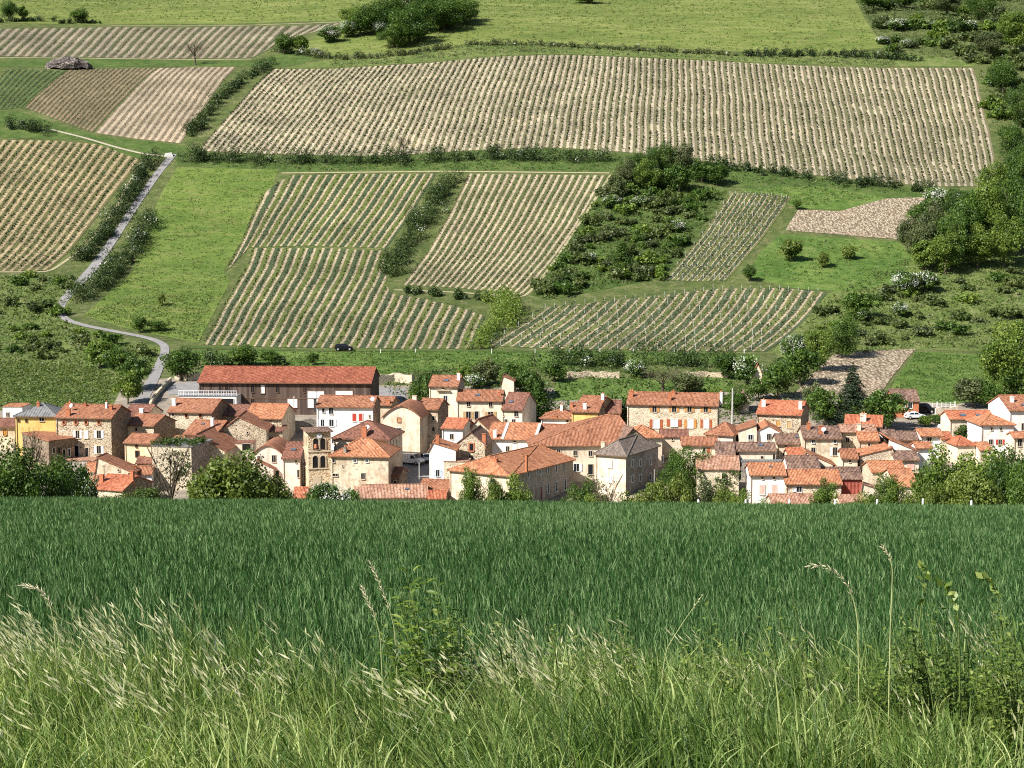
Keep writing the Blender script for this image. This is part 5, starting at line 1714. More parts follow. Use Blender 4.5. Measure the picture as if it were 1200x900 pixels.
h.sky(560, 463, 5); h.win(549, 473.6, 4, 5.4, 'frame_s'); h.win(575, 474, 4, 5.4, 'frame_s'); h.win(549, 486.5, 5.5, 8.5, 'frame_s', 'sh_tan'); h.door(558.5, 487, 4.4, 10, 'glass', 'frame_s'); h.win(575, 486.5, 6, 8, 'frame_s', 'sh_tan'); h.chim(585.5, 458, 463, 3.4, 'brick')
h = House('cream cottage with brown roof and skylight right of the long white house', 588.5, 612, 479.5, 5.4, -16, yr=461, wall='cream', roof='r_brown', pitch=.5)
h.sky(599, 471, 4.4); h.win(605, 485, 4.6, 6, 'frame_s'); h.win(593, 493.5, 3.6, 4.4, 'frame_s'); h.win(602, 493.5, 4, 4.4, 'frame_s'); h.win(590.5, 487, 1.4, 1.4)
h = House('small white house with red roof and a single square window', 518, 542, 501.5, 6, -15, yr=491, wall='white', roof='r_bright', side='cream')
h.win(529.5, 511.5, 4.4, 6, 'frame_s')
h = House('stone gabled house with an arched brick window', 535, 568, 520, 5.8, -10, yr=507, kind='gable', apex=.5, depth=9, wall='stone', roof='r_old', side='stone_dark_shade')
h.win(552.5, 524, 4.4, 8, 'brick', arch=True, fw=.22); h.chim(565, 510, 520, 4.4, 'brick', False); h.win(552, 536, 5, 5, 'frame_s', pane='glass')
h = House('small stone gable with red roof between the white and the long houses', 550, 574, 504, 4.6, -20, yr=492, kind='gable', apex=.4, depth=8, wall='stone_pale', roof='r_red')
h = House('narrow white house with pale blue shutters and striped orange roof', 503, 534, 527, 6.6, -4, yr=519, kind='gable', apex=.14, depth=6, wall='white', roof='r_orange', side='stone_dark_shade')
h.win(513, 554.5, 4.2, 8, 'frame_w', 'sh_blue'); h.chim(510.5, 513, 522, 4, 'brick', False)
h = House('roofless stone shell with a white coping before the long hipped building', 520, 548, 541, 4.6, -6, kind='flat', depth=4, wall='stone_pale', roof='r_pale')
h = House('long white building with orange roof and pale verges', 571, 627, 514, 5.2, -10, yr=496.5, wall='white', roof='r_orange', side='grey_shade_render')
b = MB(); kk = h.rise / (h.D / 2)
for fx in (.32, 1.0):
    b.slab([(h.W * fx - .25, -h.ov - .02, h.he - h.ov * kk + .25), (h.W * fx + .3, -h.ov - .02, h.he - h.ov * kk + .25), (h.W * fx + .3, h.D / 2, h.he + h.rise + .25), (h.W * fx - .25, h.D / 2, h.he + h.rise + .25)], .1, 0, (1, 0, 0))
b.build('verge', M['concrete'], h.root)
h.door(603, 523.5, 6.5, 8.5, 'frame_w', 'frame_s'); h.win(603, 517.5, 3, 2, 'frame_s'); h.win(595, 526, 4, 6, 'frame_s'); h.chim(579, 505, 515, 4, 'white', False)
h = House('small red roof tucked behind the long white building', 634, 660, 507, 5, -10, yr=498, wall='tan', roof='r_red')
h = House('small tile roofed porch left of the big hipped roof', 621, 646, 523, 4, -8, kind='mono', depth=5, yr=515.5, wall='cream', roof='r_brown')
h.win(636, 528.5, 4, 3)
h = House('long hipped stone building with orange roof and shaded windowed side wall', 527, 597, 551, 6.2, -32, kind='hip', depth=21, rise=2.3, ridge=(.5, .14, .5, .9), wall='cream_patch', roof='r_orange', side='grey_shade_render', pitch=.4, hipin=6)
for x, y, w, hh in ((629, 553, 1.8, 4.5), (633, 553, 1.8, 4.5), (642, 551, 2.2, 8), (651.5, 549, 2.2, 8), (661.5, 547, 2.2, 9), (619, 556, 2.4, 6), (642, 572, 2.4, 12), (652, 570, 2.6, 12), (662, 568, 2.6, 14)): h.win(x, y, w * 1.5, hh, 'frame_w', face='r', cross=False)
h.door(634, 578, 5, 16, 'door_r', 'frame_s', face='r')
h.win(577, 564.5, 7, 7, 'dressed', arch=True); h.chim(580, 535, 548, 7, 'brick'); h.chim(617, 533, 545, 2.4, 'brick', False)
# ---- big roof and the grey roofed house
h = House('big cream house under one huge plain red hipped roof', 621, 748, 522, 6.6, 2, depth=15, rise=4.1, kind='hip', wall='cream', roof='r_red', ridge=(.74, .6, .86, .5))
h.win(634, 529, 3.6, 5, 'frame_s'); h.win(654.5, 529.8, 4, 5.6, 'frame_s'); h.win(674, 530.8, 4, 6, 'frame_s'); h.win(692, 531.4, 4.4, 6, 'frame_s')
h.win(675.5, 548, 6, 9, 'frame_w', 'sh_white'); h.door(692, 550, 5.5, 12, 'glass', 'frame_s'); h.gutter()
h = House('orange tiled wing behind the grey roofed white house', 738, 776, 513, 5.6, 6, yr=499, kind='hip', wall='cream', roof='r_orange', hipin=3)
h = House('dark pointed gable rising behind the grey roof', 728, 758, 517, 7.2, 18, yr=502.5, kind='gable', apex=.45, depth=4, wall='stone_dark_shade', roof='r_old')
h = House('white corner house with an old grey brown roof and shaded windowed side', 698, 733.5, 532, 6.8, -28, kind='hip', depth=14, wall='cream', roof='r_grey', side='grey_shade_render', rise=2.1, ridge=(.5, .22, .5, .8))
h.win(715, 544, 5, 8.5, 'frame_s', 'sh_white', True); h.win(716, 562, 4.6, 8, 'frame_s', 'sh_white', True)
for x, y in ((741, 543), (750, 542), (762, 540.5), (776, 538)): h.win(x, y, 4.2, 7.6, 'frame_w', face='r', cross=False, fw=.14)
for x, y in ((741, 561), (750, 560), (762, 558.5)): h.win(x, y, 4.2, 7.6, 'frame_w', face='r', cross=False, fw=.14)
h.chim(707, 518, 527, 4.6, 'tan', False); h.gutter()
h = House('small white house with a red hipped roof and brick chimney', 634, 677, 490, 4.6, -10, yr=480, kind='hip', wall='white', roof='r_red', hipin=4)
h.win(665, 493, 2.4, 3.6); h.win(670, 491.5, 2.4, 3.6); h.chim(647, 490, 497, 6, 'brick', False); h.chim(658, 473, 481, 3, 'white')
h = House('narrow yellow house with stepped red roofs', 670, 701, 482, 7.2, -14, yr=473, wall='yellow', roof='r_red', side='stone_dark_shade')
h.chim(685.5, 473, 479, 4, 'white', False); h.chim(670, 472, 477, 3, 'brick', False)
h = House('upper red roofed house with a shaded gable behind the yellow one', 676, 703, 474.5, 6.4, -24, yr=465, wall='tan', roof='r_red', side='stone_dark_shade')
h.chim(706.5, 460, 468, 3.4, 'white')
h = House('brown roofed house between the yellow house and the blossoming tree', 703, 727, 484, 5, -4, yr=470, wall='tan', roof='r_brown')
h = House('small stone ruin with a broken gable high behind the village', 588, 602, 446, 5, -6, kind='gable', apex=.1, yr=441, depth=4, wall='cream', roof='r_red', cat='ruin', name='ruin')
h = House('leaning old shed with a mossy tile roof among the trees', 620, 632, 455, 2.5, 0, kind='gable', apex=.9, yr=439, depth=5, wall='stone_grey', roof='r_old', cat='shed', name='shed')
h = House('long stone house with two rows of orange shuttered windows', 735, 841, 473.5, 7.6, -9, yr=461, wall='stone_pale', roof='r_red', side='grey_shade_render')
for x in (767, 790, 808, 827): h.win(x, 479.3, 5, 7, 'frame_s', 'sh_orange')
h.win(769, 496.5, 7, 10, 'frame_w', 'sh_rust', pane='frame_w'); h.win(790, 495.5, 8, 8, 'frame_w', 'sh_rust', pane='frame_w'); h.win(809, 496.5, 6.4, 10, 'frame_w', 'sh_orange', pane='frame_w'); h.win(827.5, 496.5, 6, 10, 'frame_w', 'sh_rust', pane='frame_w')
h.chim(740, 456, 465, 4, 'brick', pots=2); h.chim(785, 461, 469, 3.2, 'brick', False); h.chim(789, 457, 462, 5, 'brick'); h.chim(845, 458, 467, 3.2, 'white'); h.gutter()
h = House('low brown roofed annex under the long stone house', 774, 806, 511.5, 4, -4, yr=504, wall='cream', roof='r_brown')
h.win(788, 515, 2, 2)
h = House('square outbuilding with a red hipped roof right of the long stone house', 827, 859, 508.5, 4.4, -22, yr=495.5, kind='hip', wall='cream', roof='r_red', side='stone_dark_shade', pitch=.45)
h.door(840, 514, 6, 4, 'frame_w'); h.win(861, 513, 2.2, 5, 'frame_w', face='r')
h = House('small cream house with two short red roofs behind the ivy tree', 799, 841, 521.5, 5, -4, yr=513, wall='cream', roof='r_red')
h.win(830.5, 528, 4, 6, 'frame_s', 'sh_rust', True); h.win(825, 527, 3, 4)
h = House('old ruined barn with a pale brown sagging roof and ivy', 817, 866, 549.5, 5.4, -4, yr=535.5, wall='stone_pale', roof='r_pale', cat='barn', name='barn')
_iv = [np.array([rng.random() * h.W, -.15, h.he * rng.random()]) for _ in range(34)]
V, F, R = clump_leaves(_iv, [.5 + .4 * rng.random() for _ in _iv], 30, .34)
link('ivy', np_mesh('ivy', V, [F], [L['ivy']], rnd=R), h.root)
h.door(848, 559, 4, 9, 'dark')
h = House('long low cream house with a striped brown and orange roof', 862, 909, 528, 4.8, -2, yr=519.5, wall='cream', roof='r_old')
h.sky(891.5, 521.5, 5.4); h.win(893, 536, 3, 3, arch=True); h.door(907, 535.5, 2.4, 7, 'glass'); h.door(864, 533, 4, 6, 'dark')
h = House('old roof running back left of the long low cream house', 840, 861, 535, 4.4, -4, yr=519, wall='tan', roof='r_old')
h = House('stone house with a bright orange roof and two end chimneys', 887, 938.5, 484.7, 6.4, -18, yr=470.5, wall='stone', roof='r_bright', side='stone_dark_shade')
h.win(899, 496, 5, 7, 'frame_s', pane='door_o'); h.win(912, 496, 5, 7, 'frame_s', pane='door_o'); h.win(925, 497.5, 5, 8, 'frame_s', pane='sh_tan')
h.chim(895, 467, 476, 4.4, 'white'); h.chim(938, 471, 479, 4, 'white', False); h.gutter()
h = House('white gabled house below the bright orange roof', 886, 914, 506, 5.2, -4, yr=499, kind='gable', apex=.5, depth=8, wall='white', roof='r_orange')
h.win(901, 512, 4.4, 7, 'frame_s')
h = House('cream side house with a small white barred window', 866, 887, 505, 5.4, -4, kind='gable', apex=.95, yr=498, depth=7, wall='cream', roof='r_red')
h.win(879.5, 512.4, 5, 6, 'frame_w')
h = House('cream house with brown roof and open door right of the white gabled house', 910.5, 941, 520, 4.8, -2, yr=509.5, wall='cream', roof='r_old')
h.door(920, 535, 5.4, 9, 'glass'); h.win(921, 523, 2, 2.4); h.sky(934, 512, 4)
h = House('worn cream house with old brown roof and white shutters', 942, 986, 513.5, 6.8, -2, yr=500.5, wall='cream_patch', roof='r_old')
h.win(953, 517.3, 3.4, 4, 'frame_w'); h.win(978.5, 517.3, 3.4, 4, 'frame_w'); h.win(953, 528, 4.6, 7, 'frame_s'); h.win(978.5, 529, 5, 9.6, 'frame_s', 'sh_white')
h.chim(947.5, 494, 503, 4, 'brick'); h.chim(962, 499, 508, 5, 'brick', False); h.dish(965, 506, 2.6)
h = House('house with a bright orange roof and twin chimney pots right of the conifer', 990, 1033, 498.5, 6.4, -14, yr=487.5, wall='cream', roof='r_bright', side='tan')
h.chim(1011.5, 483, 493, 7, 'cream', True, 2)
h = House('stone house with a pale brown roof under the twin chimney pots', 985.5, 1027, 506, 6.4, -2, yr=498.5, wall='stone_pale', roof='r_pale')
h.win(993, 515.5, 4, 6, 'frame_s'); h.chim(1008, 498, 508, 4, 'cream', False)
h = House('small stone tower house with an orange roof and a round window', 1006.5, 1030, 516, 5.8, -4, yr=507.5, wall='stone_pale', roof='r_orange')
h.win(1018.5, 521, 3, 3, 'frame_s')
h = House('cream lean-to with a small red roof and dark recess', 986.5, 1005, 537, 4.6, -4, yr=526.5, wall='cream', roof='r_red', depth=6)
h.win(996, 540.5, 2.4, 2.6, 'frame_s')
h = House('low bright orange roof in front of the open door house', 924, 942, 535, 4.4, -2, yr=526, wall='cream', roof='r_bright')
h = House('lean cream house with an orange roof falling to the right', 942, 978, 545, 4.2, -2, kind='gable', apex=.05, yr=530, depth=6, wall='cream', roof='r_orange')
h.door(979 - 2, 547, 3, 4, 'dark')
h = House('house under a big mottled old brown roof', 924.5, 961, 552, 5, -2, yr=535, wall='white', roof='r_old')
h = House('low old brown roof strip right of the mottled one', 961.5, 986, 556, 3.8, -2, yr=548.5, wall='cream', roof='r_old')
h = House('front stone house with a wide orange roof and a white window', 921, 986, 567, 4.6, -2, yr=551.5, wall='stone_pale', roof='r_orange')
h.win(936.5, 573.5, 6, 6, 'frame_w'); h.win(931, 573, 3, 5, 'frame_w', pane='frame_w')
h = House('red corrugated metal shed under an old brown roof', 987, 1010, 561, 5.2, -2, yr=548.5, wall='sheet_red', roof='r_old', cat='shed', name='shed')
h = House('white house with closed pink shutters and an orange roof', 879, 920.5, 556.5, 5.6, -2, yr=543.5, wall='white', roof='r_orange')
h.win(893, 574, 6, 11, 'frame_w', 'sh_pink', True); h.win(907.5, 574, 6, 11, 'frame_w', 'sh_pink', True); h.win(893.5, 560, 2.2, 2.6, 'frame_s'); h.win(907, 560, 2.2, 2.6, 'frame_s'); h.sky(903, 547, 3)
h = House('grey stone terrace wall building with a grey flat top above the pink shutters', 869, 918, 541, 3.4, -2, kind='flat', depth=4, wall='stone_grey', roof='r_slate')
# ---- right end
h = House('small brick shed with a brown tiled roof on the meadow edge', 1047, 1077, 470, 3.4, -4, yr=457, wall='brick', roof='r_old', cat='shed', name='shed')
h.win(1066.5, 475, 4.6, 7, 'frame_w'); h.door(1060, 476, 3, 8, 'frame_w')
h = House('cream long house with two skylights on its orange roof', 1113, 1152, 491, 4.6, 2, yr=482, wall='cream', roof='r_bright')
h.sky(1128.5, 486.5, 6); h.sky(1154.5 - 8, 486.5, 5)
h = House('second wing of the orange roofed long house joining the white house', 1152.5, 1184, 491, 4.6, 2, yr=482, wall='cream', roof='r_bright')
h = House('white house with a hipped orange roof and red framed window', 1150, 1188, 498, 6, 4, yr=486, kind='hip', wall='white', roof='r_orange')
h.win(1161, 518, 4.6, 6, 'frame_s'); h.win(1172, 518, 4.4, 6, 'frame_s', 'sh_red'); h.win(1162, 503, 2.4, 2.4, 'frame_s'); h.win(1173, 503, 2.4, 2.4, 'frame_s')
h = House('tall white house with red roof cut by the right photo edge', 1183, 1216, 481, 8, 4, yr=464, wall='white', roof='r_red')
h.sky(1199, 474.5, 4); h.chim(1186, 463, 471, 4, 'white'); h.win(1199, 500, 4, 8, 'frame_s')
h = House('low cream house with orange roof at the right photo edge', 1188, 1220, 513, 4.4, 4, yr=507, wall='cream', roof='r_orange')
h.win(1195, 518.5, 5, 9, 'frame_s')
h = House('old roofed house at the left of the right-hand roof cluster', 1029, 1052, 516, 5, 0, yr=504.5, wall='white', roof='r_old')
h = House('white house with one long orange tiled slope falling to the right', 1040, 1076, 529, 5, 0, kind='gable', apex=.04, yr=515, depth=8, wall='white', roof='r_orange')
h = House('brown roof behind the long orange slope', 1052, 1076, 515, 5, -2, yr=506.5, wall='tan', roof='r_old')
h = House('white end house with an orange eave under the big right tree', 1074, 1092, 525, 4.6, 4, yr=519, wall='white', roof='r_orange')
h = House('small white house with a pale orange roof and dark window', 1079, 1105, 511, 4.4, 4, yr=503.5, wall='white', roof='r_orange')
h.win(1089, 515, 5, 5, 'frame_s'); h.dish(1100.5, 502, 2.2)
h = House('orange roof just right of the small white house with a dish', 1103, 1116, 514, 4, 6, yr=507, wall='cream', roof='r_bright')
h = House('bright orange hipped roof among bushes at the right', 1122, 1143, 522, 4, 6, yr=511.5, kind='hip', wall='cream', roof='r_bright')
h = House('orange roof half hidden behind the big right tree', 1148, 1162, 527, 3.6, 6, yr=519, wall='cream', roof='r_orange')
h = House('stone gable with an orange roof edge rising to the right', 1008, 1048, 534, 4.6, 2, kind='gable', apex=.93, yr=525, depth=6, wall='stone_pale', roof='r_orange')
h = House('cream house with an old brown roof beside the rising stone gable', 1049, 1077, 539, 4.4, 2, yr=529.5, wall='cream', roof='r_old')
h.win(1067, 546, 8, 8, 'frame_s', 'sh_pink', True)
h = House('orange roofed front house behind the thin front tree', 1022, 1061, 553, 4, 2, yr=541, wall='stone_pale', roof='r_orange')
h = House('house with a striped orange roof in front of the big right tree', 1050, 1076, 570, 4, 2, yr=550, wall='cream', roof='r_orange')
h = House('orange roof low at the right of the striped one', 1078, 1091, 569, 3.4, 2, yr=556, wall='tan', roof='r_red')
h = House('pale garden building with a sloping stone top at the right front', 1008, 1054, 581, 2.4, 2, kind='gable', apex=.05, yr=567, depth=3, wall='cream', roof='r_pale', cat='outbuilding', name='outbuilding')
h = House('orange roof glimpsed at the right photo edge behind the tree', 1190, 1212, 563, 3.4, 4, yr=556, wall='cream', roof='r_bright')
h = House('small gabled hut under the white hawthorn by the pole', 864, 878, 467, 3, -6, yr=461, kind='gable', apex=.55, depth=4, wall='cream', roof='r_old', cat='hut', name='hut')
h = House('little cream hut high up beside the pylon post', 880, 893, 438, 3, -6, yr=427, kind='gable', apex=.6, depth=4, wall='cream', roof='r_orange', cat='hut', name='hut')

# ---------------------------------------------------------------- church tower
_d = ray(361, 507)
P = _d * (291.0 / _d[1])
he = float(P[2] - H(P[0], P[1]))
P = np.array([P[0], P[1], float(H(P[0], P[1]))])
yaw = math.radians(15)
TW = empty('church_tower', tuple(P), yaw, 'square stone church tower with two tiers of arched openings and a white clock', 'church tower')
ex = np.array([math.cos(yaw), math.sin(yaw), 0]); ey = np.array([-math.sin(yaw), math.cos(yaw), 0])
kpx = (P[1] * CP - P[2] * SP) / FPX
tw = 26.5 * kpx / (math.cos(yaw) + .12 * math.sin(yaw))
td = tw * 1.45


def tz(py):
    q = ray_plane(374, py, P, ey)
    return q[2] - P[2]


z_top, z_s1, z_s2 = he, tz(529), tz(549)
b = MB()
b.prism([(0, 0, -2), (tw, 0, -2), (tw, td, -2), (0, td, -2)], [(0, 0, he), (tw, 0, he), (tw, td, he), (0, td, he)], 0)
b.build('wall', M['stone_tower'], TW)
for z in (z_s1, z_s2):
    b = MB(); b.box((tw / 2, td / 2, z), (tw + .26, td + .26, .18)); b.build('string_course', M['dressed'], TW)
b = MB(); b.box((tw / 2, td / 2, he + .08), (tw + .3, td + .3, .18))
A = [(-.45, -.45, he + .18), (tw + .45, -.45, he + .18), (tw + .45, td + .45, he + .18), (-.45, td + .45, he + .18)]
ap = (tw / 2, td / 2, he + .45)
for i, ud in enumerate(((1, 0, 0), (0, 1, 0), (-1, 0, 0), (0, -1, 0))): b.slab([A[i], A[(i + 1) % 4], ap], .14, 0, ud)
b.build('roof', M['r_old'], TW)


def arch_opening(cx, zc, w, h, side=False, mat='dark'):
    n = 12
    pts = [(-w / 2, -h / 2)] + [(-w / 2 * math.cos(math.pi * i / n), h / 2 - w / 2 + w / 2 * math.sin(math.pi * i / n)) for i in range(n + 1)] + [(w / 2, -h / 2)]
    fw = .16
    ring = [(-w / 2 - fw, -h / 2)] + [(-(w / 2 + fw) * math.cos(math.pi * i / n), h / 2 - w / 2 + (w / 2 + fw) * math.sin(math.pi * i / n)) for i in range(n + 1)] + [(w / 2 + fw, -h / 2)]
    b = MB()
    for i in range(len(pts) - 1):
        a0, a1, c1, c0 = pts[i], pts[i + 1], ring[i + 1], ring[i]
        f = [(a0[0], -.12, a0[1]), (a1[0], -.12, a1[1]), (c1[0], -.12, c1[1]), (c0[0], -.12, c0[1])]
        g = [(q[0], 0.01, q[2]) for q in f]
        b.poly(f[::-1]); b.poly(g)
        for k in range(4): b.poly([f[k], f[(k + 1) % 4], g[(k + 1) % 4], g[k]])
    o = b.build('arched_opening', M['dressed'], TW)
    o.location = (cx, 0, zc) if not side else (0, cx, zc)
    if side: o.rotation_euler = (0, 0, -math.pi / 2)
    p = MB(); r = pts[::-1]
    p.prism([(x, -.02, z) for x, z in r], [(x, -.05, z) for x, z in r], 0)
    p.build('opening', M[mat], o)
    return o


def tower_x(px, py):
    q = ray_plane(px, py, P, ey) - P
    return float(np.dot(q, ex)), float(q[2])


def tower_y(px, py):
    q = ray_plane(px, py, P, ex) - P
    return float(np.dot(q, ey)), float(q[2])


for px, py, h_ in ((370, 520, 13), (378.2, 520, 13), (369.5, 541, 14), (378.3, 541, 14)):
    x, z = tower_x(px, py)
    arch_opening(x, z, 6.2 * kpx, h_ * kpx)
for f in (.3, .62):
    for py in (518, 539):
        arch_opening(td * f, tz(py), 3.0 * kpx, 11 * kpx, True)
x, z = tower_x(370, 521)
b = MB(); b.tube((x, -.06, z - .6), (x, -.09, z + .1), .32, .22, 12); b.build('bell', M['pot'], TW)
x, z = tower_x(374, 510.5)
b = MB(); b.tube((x, .0, z), (x, -.22, z), .44, .44, 20); cl = b.build('clock', M['metal_w'], TW)
b = MB(); b.box((x, -.235, z + .14), (.05, .02, .3)); b.box((x + .1, -.237, z), (.22, .02, .045)); b.build('clock_hands', M['dark'], cl)
x, z = tower_x(372, 565)
b = MB(); b.box((x, -.03, z), (9 * kpx, .06, 15 * kpx)); b.build('blocked_doorway', M['dressed'], TW)

# ---------------------------------------------------------------- vehicles
def vehicle(kind, p, yaw, paint, label, cat):
    """parked vehicle: body, glazing, wheels and lamps; x forward"""
    L_, W_, Hh = {'van': (4.9, 1.9, 1.95), 'suv': (4.5, 1.85, 1.7), 'car': (4.1, 1.7, 1.45)}[kind]
    prof = {'van': [(-2.45, .35), (-2.42, 1.75), (-2.2, 1.93), (.85, 1.95), (1.55, 1.15), (2.3, .98), (2.45, .7), (2.42, .35)],
            'suv': [(-2.25, .4), (-2.2, 1.05), (-1.85, 1.62), (.3, 1.7), (1.1, 1.08), (2.05, .95), (2.22, .7), (2.2, .4)],
            'car': [(-2.05, .35), (-2.0, .9), (-1.45, 1.38), (.25, 1.45), (.95, .95), (1.85, .82), (2.03, .6), (2.0, .35)]}[kind]
    root = empty({'van': 'parked_van', 'suv': 'parked_car', 'car': 'parked_car'}[kind], tuple(p), yaw, label, cat)
    b = MB()
    hw = W_ / 2
    # tumblehome: the upper body is narrower than the waist
    f = lambda z: hw * (1 - .16 * max(0, z - .95) / (Hh - .95))
    Lp = [(x, -f(z), z) for x, z in prof]
    Rp = [(x, f(z), z) for x, z in prof]
    b.poly(Lp[::-1] if False else Lp[::1]); b.poly(Rp[::-1])
    n = len(prof)
    for i in range(n):
        j = (i + 1) % n
        b.poly([Lp[i], Rp[i], Rp[j], Lp[j]])
    me = b.mesh('body', paint)
    body = link('body', me, root)
    bv = body.modifiers.new('soft_edges', 'BEVEL'); bv.width = .09; bv.segments = 2
    # glazing set just proud of the sides
    if kind == 'van':
        win = [[(.35, 1.15), (.35, 1.72), (.85, 1.76), (1.35, 1.18)]]
        scr = [(.93, 1.86), (1.52, 1.2)]
    elif kind == 'suv':
        win = [[(-1.75, 1.12), (-1.5, 1.5), (-.65, 1.56), (-.65, 1.12)], [(-.55, 1.12), (-.55, 1.56), (.25, 1.58), (.85, 1.12)]]
        scr = [(.38, 1.62), (1.05, 1.14)]
    else:
        win = [[(-1.5, .98), (-1.2, 1.28), (-.5, 1.33), (-.5, .98)], [(-.4, .98), (-.4, 1.33), (.22, 1.35), (.75, .98)]]
        scr = [(.32, 1.38), (.9, 1.0)]
    for w in win:
        for sg in (-1, 1):
            q = MB()
            inn = [(x, sg * (f(z) + .002), z) for x, z in w]
            out = [(x, sg * (f(z) + .014), z) for x, z in w]
            q.prism(inn, out) if sg > 0 else q.prism(inn[::-1], out[::-1])
            q.build('side_window', M['glass'], root)
    q = MB()
    (x0, z0), (x1, z1) = scr
    lo = [(x1, -f(z1) * .86, z1), (x1, f(z1) * .86, z1), (x0, f(z0) * .86, z0), (x0, -f(z0) * .86, z0)]
    q.prism([(x + .01, y, z + .01) for x, y, z in lo], [(x + .035, y, z + .03) for x, y, z in lo])
    q.build('windscreen', M['glass'], root)
    wr = .33 if kind != 'suv' else .37
    for sx in (-L_ * .31, L_ * .31):
        for sg in (-1, 1):
            q = MB(); q.tube((sx, sg * (hw - .2), wr), (sx, sg * (hw + .02), wr), wr, wr, 18)
            wh = q.build('wheel', M['rubber'], root)
            q = MB(); q.tube((sx, sg * (hw + .0), wr), (sx, sg * (hw + .035), wr), wr * .62, wr * .55, 14); q.build('rim', M['concrete'], wh)
    for sg in (-1, 1):
        q = MB(); q.box((prof[-2][0] - .03, sg * hw * .68, .74 if kind != 'car' else .64), (.1, .32, .16)); q.build('headlight', M['frame_w'], root)
        q = MB(); q.box((-L_ / 2 + .0, sg * hw * .78, .9), (.1, .18, .3)); q.build('tail_light', M['sh_red'], root)
    q = MB(); q.box((prof[-1][0], 0, .48), (.14, W_ * .9, .2)); q.build('bumper', M['metal_d'], root)
    return root


M['paint_white'] = plain('white_car_paint', (0.75, 0.75, 0.75), 0.25, 0.03)
M['paint_black'] = plain('black_car_paint', (0.012, 0.013, 0.016), 0.2, 0.05)
M['paint_silver'] = plain('silver_car_paint', (0.45, 0.45, 0.46), 0.25, 0.05)


def on_ground(px, py, lift=0.06):
    p = unproject(px, py, t0=200)
    p[2] = float(H(p[0], p[1])) + lift
    return p


vehicle('suv', on_ground(403, 411), math.radians(4), M['paint_black'], 'dark car parked on the grass track below the striped vineyard', 'car')
vehicle('van', on_ground(482, 544), math.radians(-28), M['paint_white'], 'white delivery van parked in the village street before the curved gable house', 'van')
vehicle('car', on_ground(500, 541), math.radians(-70), M['paint_silver'], 'pale car nosing out behind the curved gable house corner', 'car')
vehicle('van', on_ground(1082, 484), math.radians(2), M['paint_black'], 'black van parked beside the brick shed', 'van')
vehicle('car', on_ground(1072, 491), math.radians(8), M['paint_white'], 'white car parked below the brick shed', 'car')

# tarmac yard at the end of the barn and the street with the van
drape_xy('yard', np.array([unproject(*p)[:2] for p in [(436, 454), (476, 456), (474, 478), (440, 474)]]), M['asphalt'], 0.10, 6)
drape_xy('street', np.array([unproject(*p, t0=200)[:2] for p in [(468, 538), (508, 530), (516, 575), (470, 580)]]), M['asphalt'], 0.09, 6)
drape_xy('yard', np.array([unproject(*p)[:2] for p in [(194, 450), (234, 448), (232, 462), (198, 463)]]), M['asphalt'], 0.10, 6)


# ---------------------------------------------------------------- walls and fences
def low_wall(px, h, w, mat, label, name='garden_wall', cat='wall', step=3.0):
    W = np.array([unproject(*p, t0=200) for p in densify(px, 5, False)])
    base = W[0].copy(); base[2] = float(H(base[0], base[1]))
    b = MB()
    for i in range(len(W) - 1):
        a, c = W[i][:2], W[i + 1][:2]
        d = (c - a) / (np.linalg.norm(c - a) + 1e-9)
        nn = np.array([-d[1], d[0]]) * w / 2
        za, zc = float(H(*a)) - base[2], float(H(*c)) - base[2]
        ha, hc = h * (1 + .12 * math.sin(i * 1.7)), h * (1 + .12 * math.sin((i + 1) * 1.7))
        A = a - base[:2]; C = c - base[:2]
        lo = [(*(A - nn), za - .5), (*(C - nn), zc - .5), (*(C + nn), zc - .5), (*(A + nn), za - .5)]
        hi = [(*(A - nn), za + ha), (*(C - nn), zc + hc), (*(C + nn), zc + hc), (*(A + nn), za + ha)]
        b.prism(lo, hi)
    root = b.build(name, M[mat])
    root.location = base
    return tag(root, label, cat)


low_wall([(665, 443), (690, 442), (726, 443)], 1.3, .6, 'stone', 'pale dry stone garden wall above the village lawn')
low_wall([(800, 442), (826, 441), (852, 443)], 1.1, .6, 'stone', 'brownish stone garden wall right of the half-bare tree')
low_wall([(440, 450), (462, 447), (484, 449)], 1.8, 1.2, 'stone_pale', 'rough stone bank wall right of the barn')
low_wall([(200, 448), (186, 462), (176, 477)], 1.1, .5, 'stone_pale', 'stone wall along the lower lane on its right')
low_wall([(206, 444), (220, 446), (234, 445)], 1.6, .8, 'stone_pale', 'stone bank left of the barn under the rounded tree')
low_wall([(1096, 486), (1122, 484)], 1.3, .4, 'cream', 'cream terrace wall under the white fence')
low_wall([(1008, 582), (1030, 583), (1052, 586)], 1.5, .5, 'stone_pale', 'front garden wall of pale stone at the right')
low_wall([(676, 588), (700, 586), (735, 590), (800, 590)], 1.2, .5, 'stone_pale', 'low pale wall at the field edge under the grey roofed house')
low_wall([(334, 506), (352, 505), (370, 504)], 2.2, .6, 'stone_grey', 'grey retaining wall under the white house with red shutters')

root = empty('terrace_fence', tuple(on_ground(1077, 479)), 0, 'white railing fence on the terrace behind the black van', 'fence')
p0 = on_ground(1077, 479); p1 = on_ground(1119, 478)
D_ = p1 - p0
n = 9
for i in range(n):
    b = MB(); q = D_ * i / (n - 1); b.box((q[0], q[1], q[2] + .6), (.16 if i in (0, 4, 8) else .07, .12, 1.5 if i in (0, 4, 8) else 1.1)); b.build('post', M['post_white'], root)
for z in (.25, .62, 1.0):
    b = MB(); b.tube((0, 0, z), (D_[0], D_[1], D_[2] + z), .04, .04, 5); b.build('rail', M['post_white'], root)


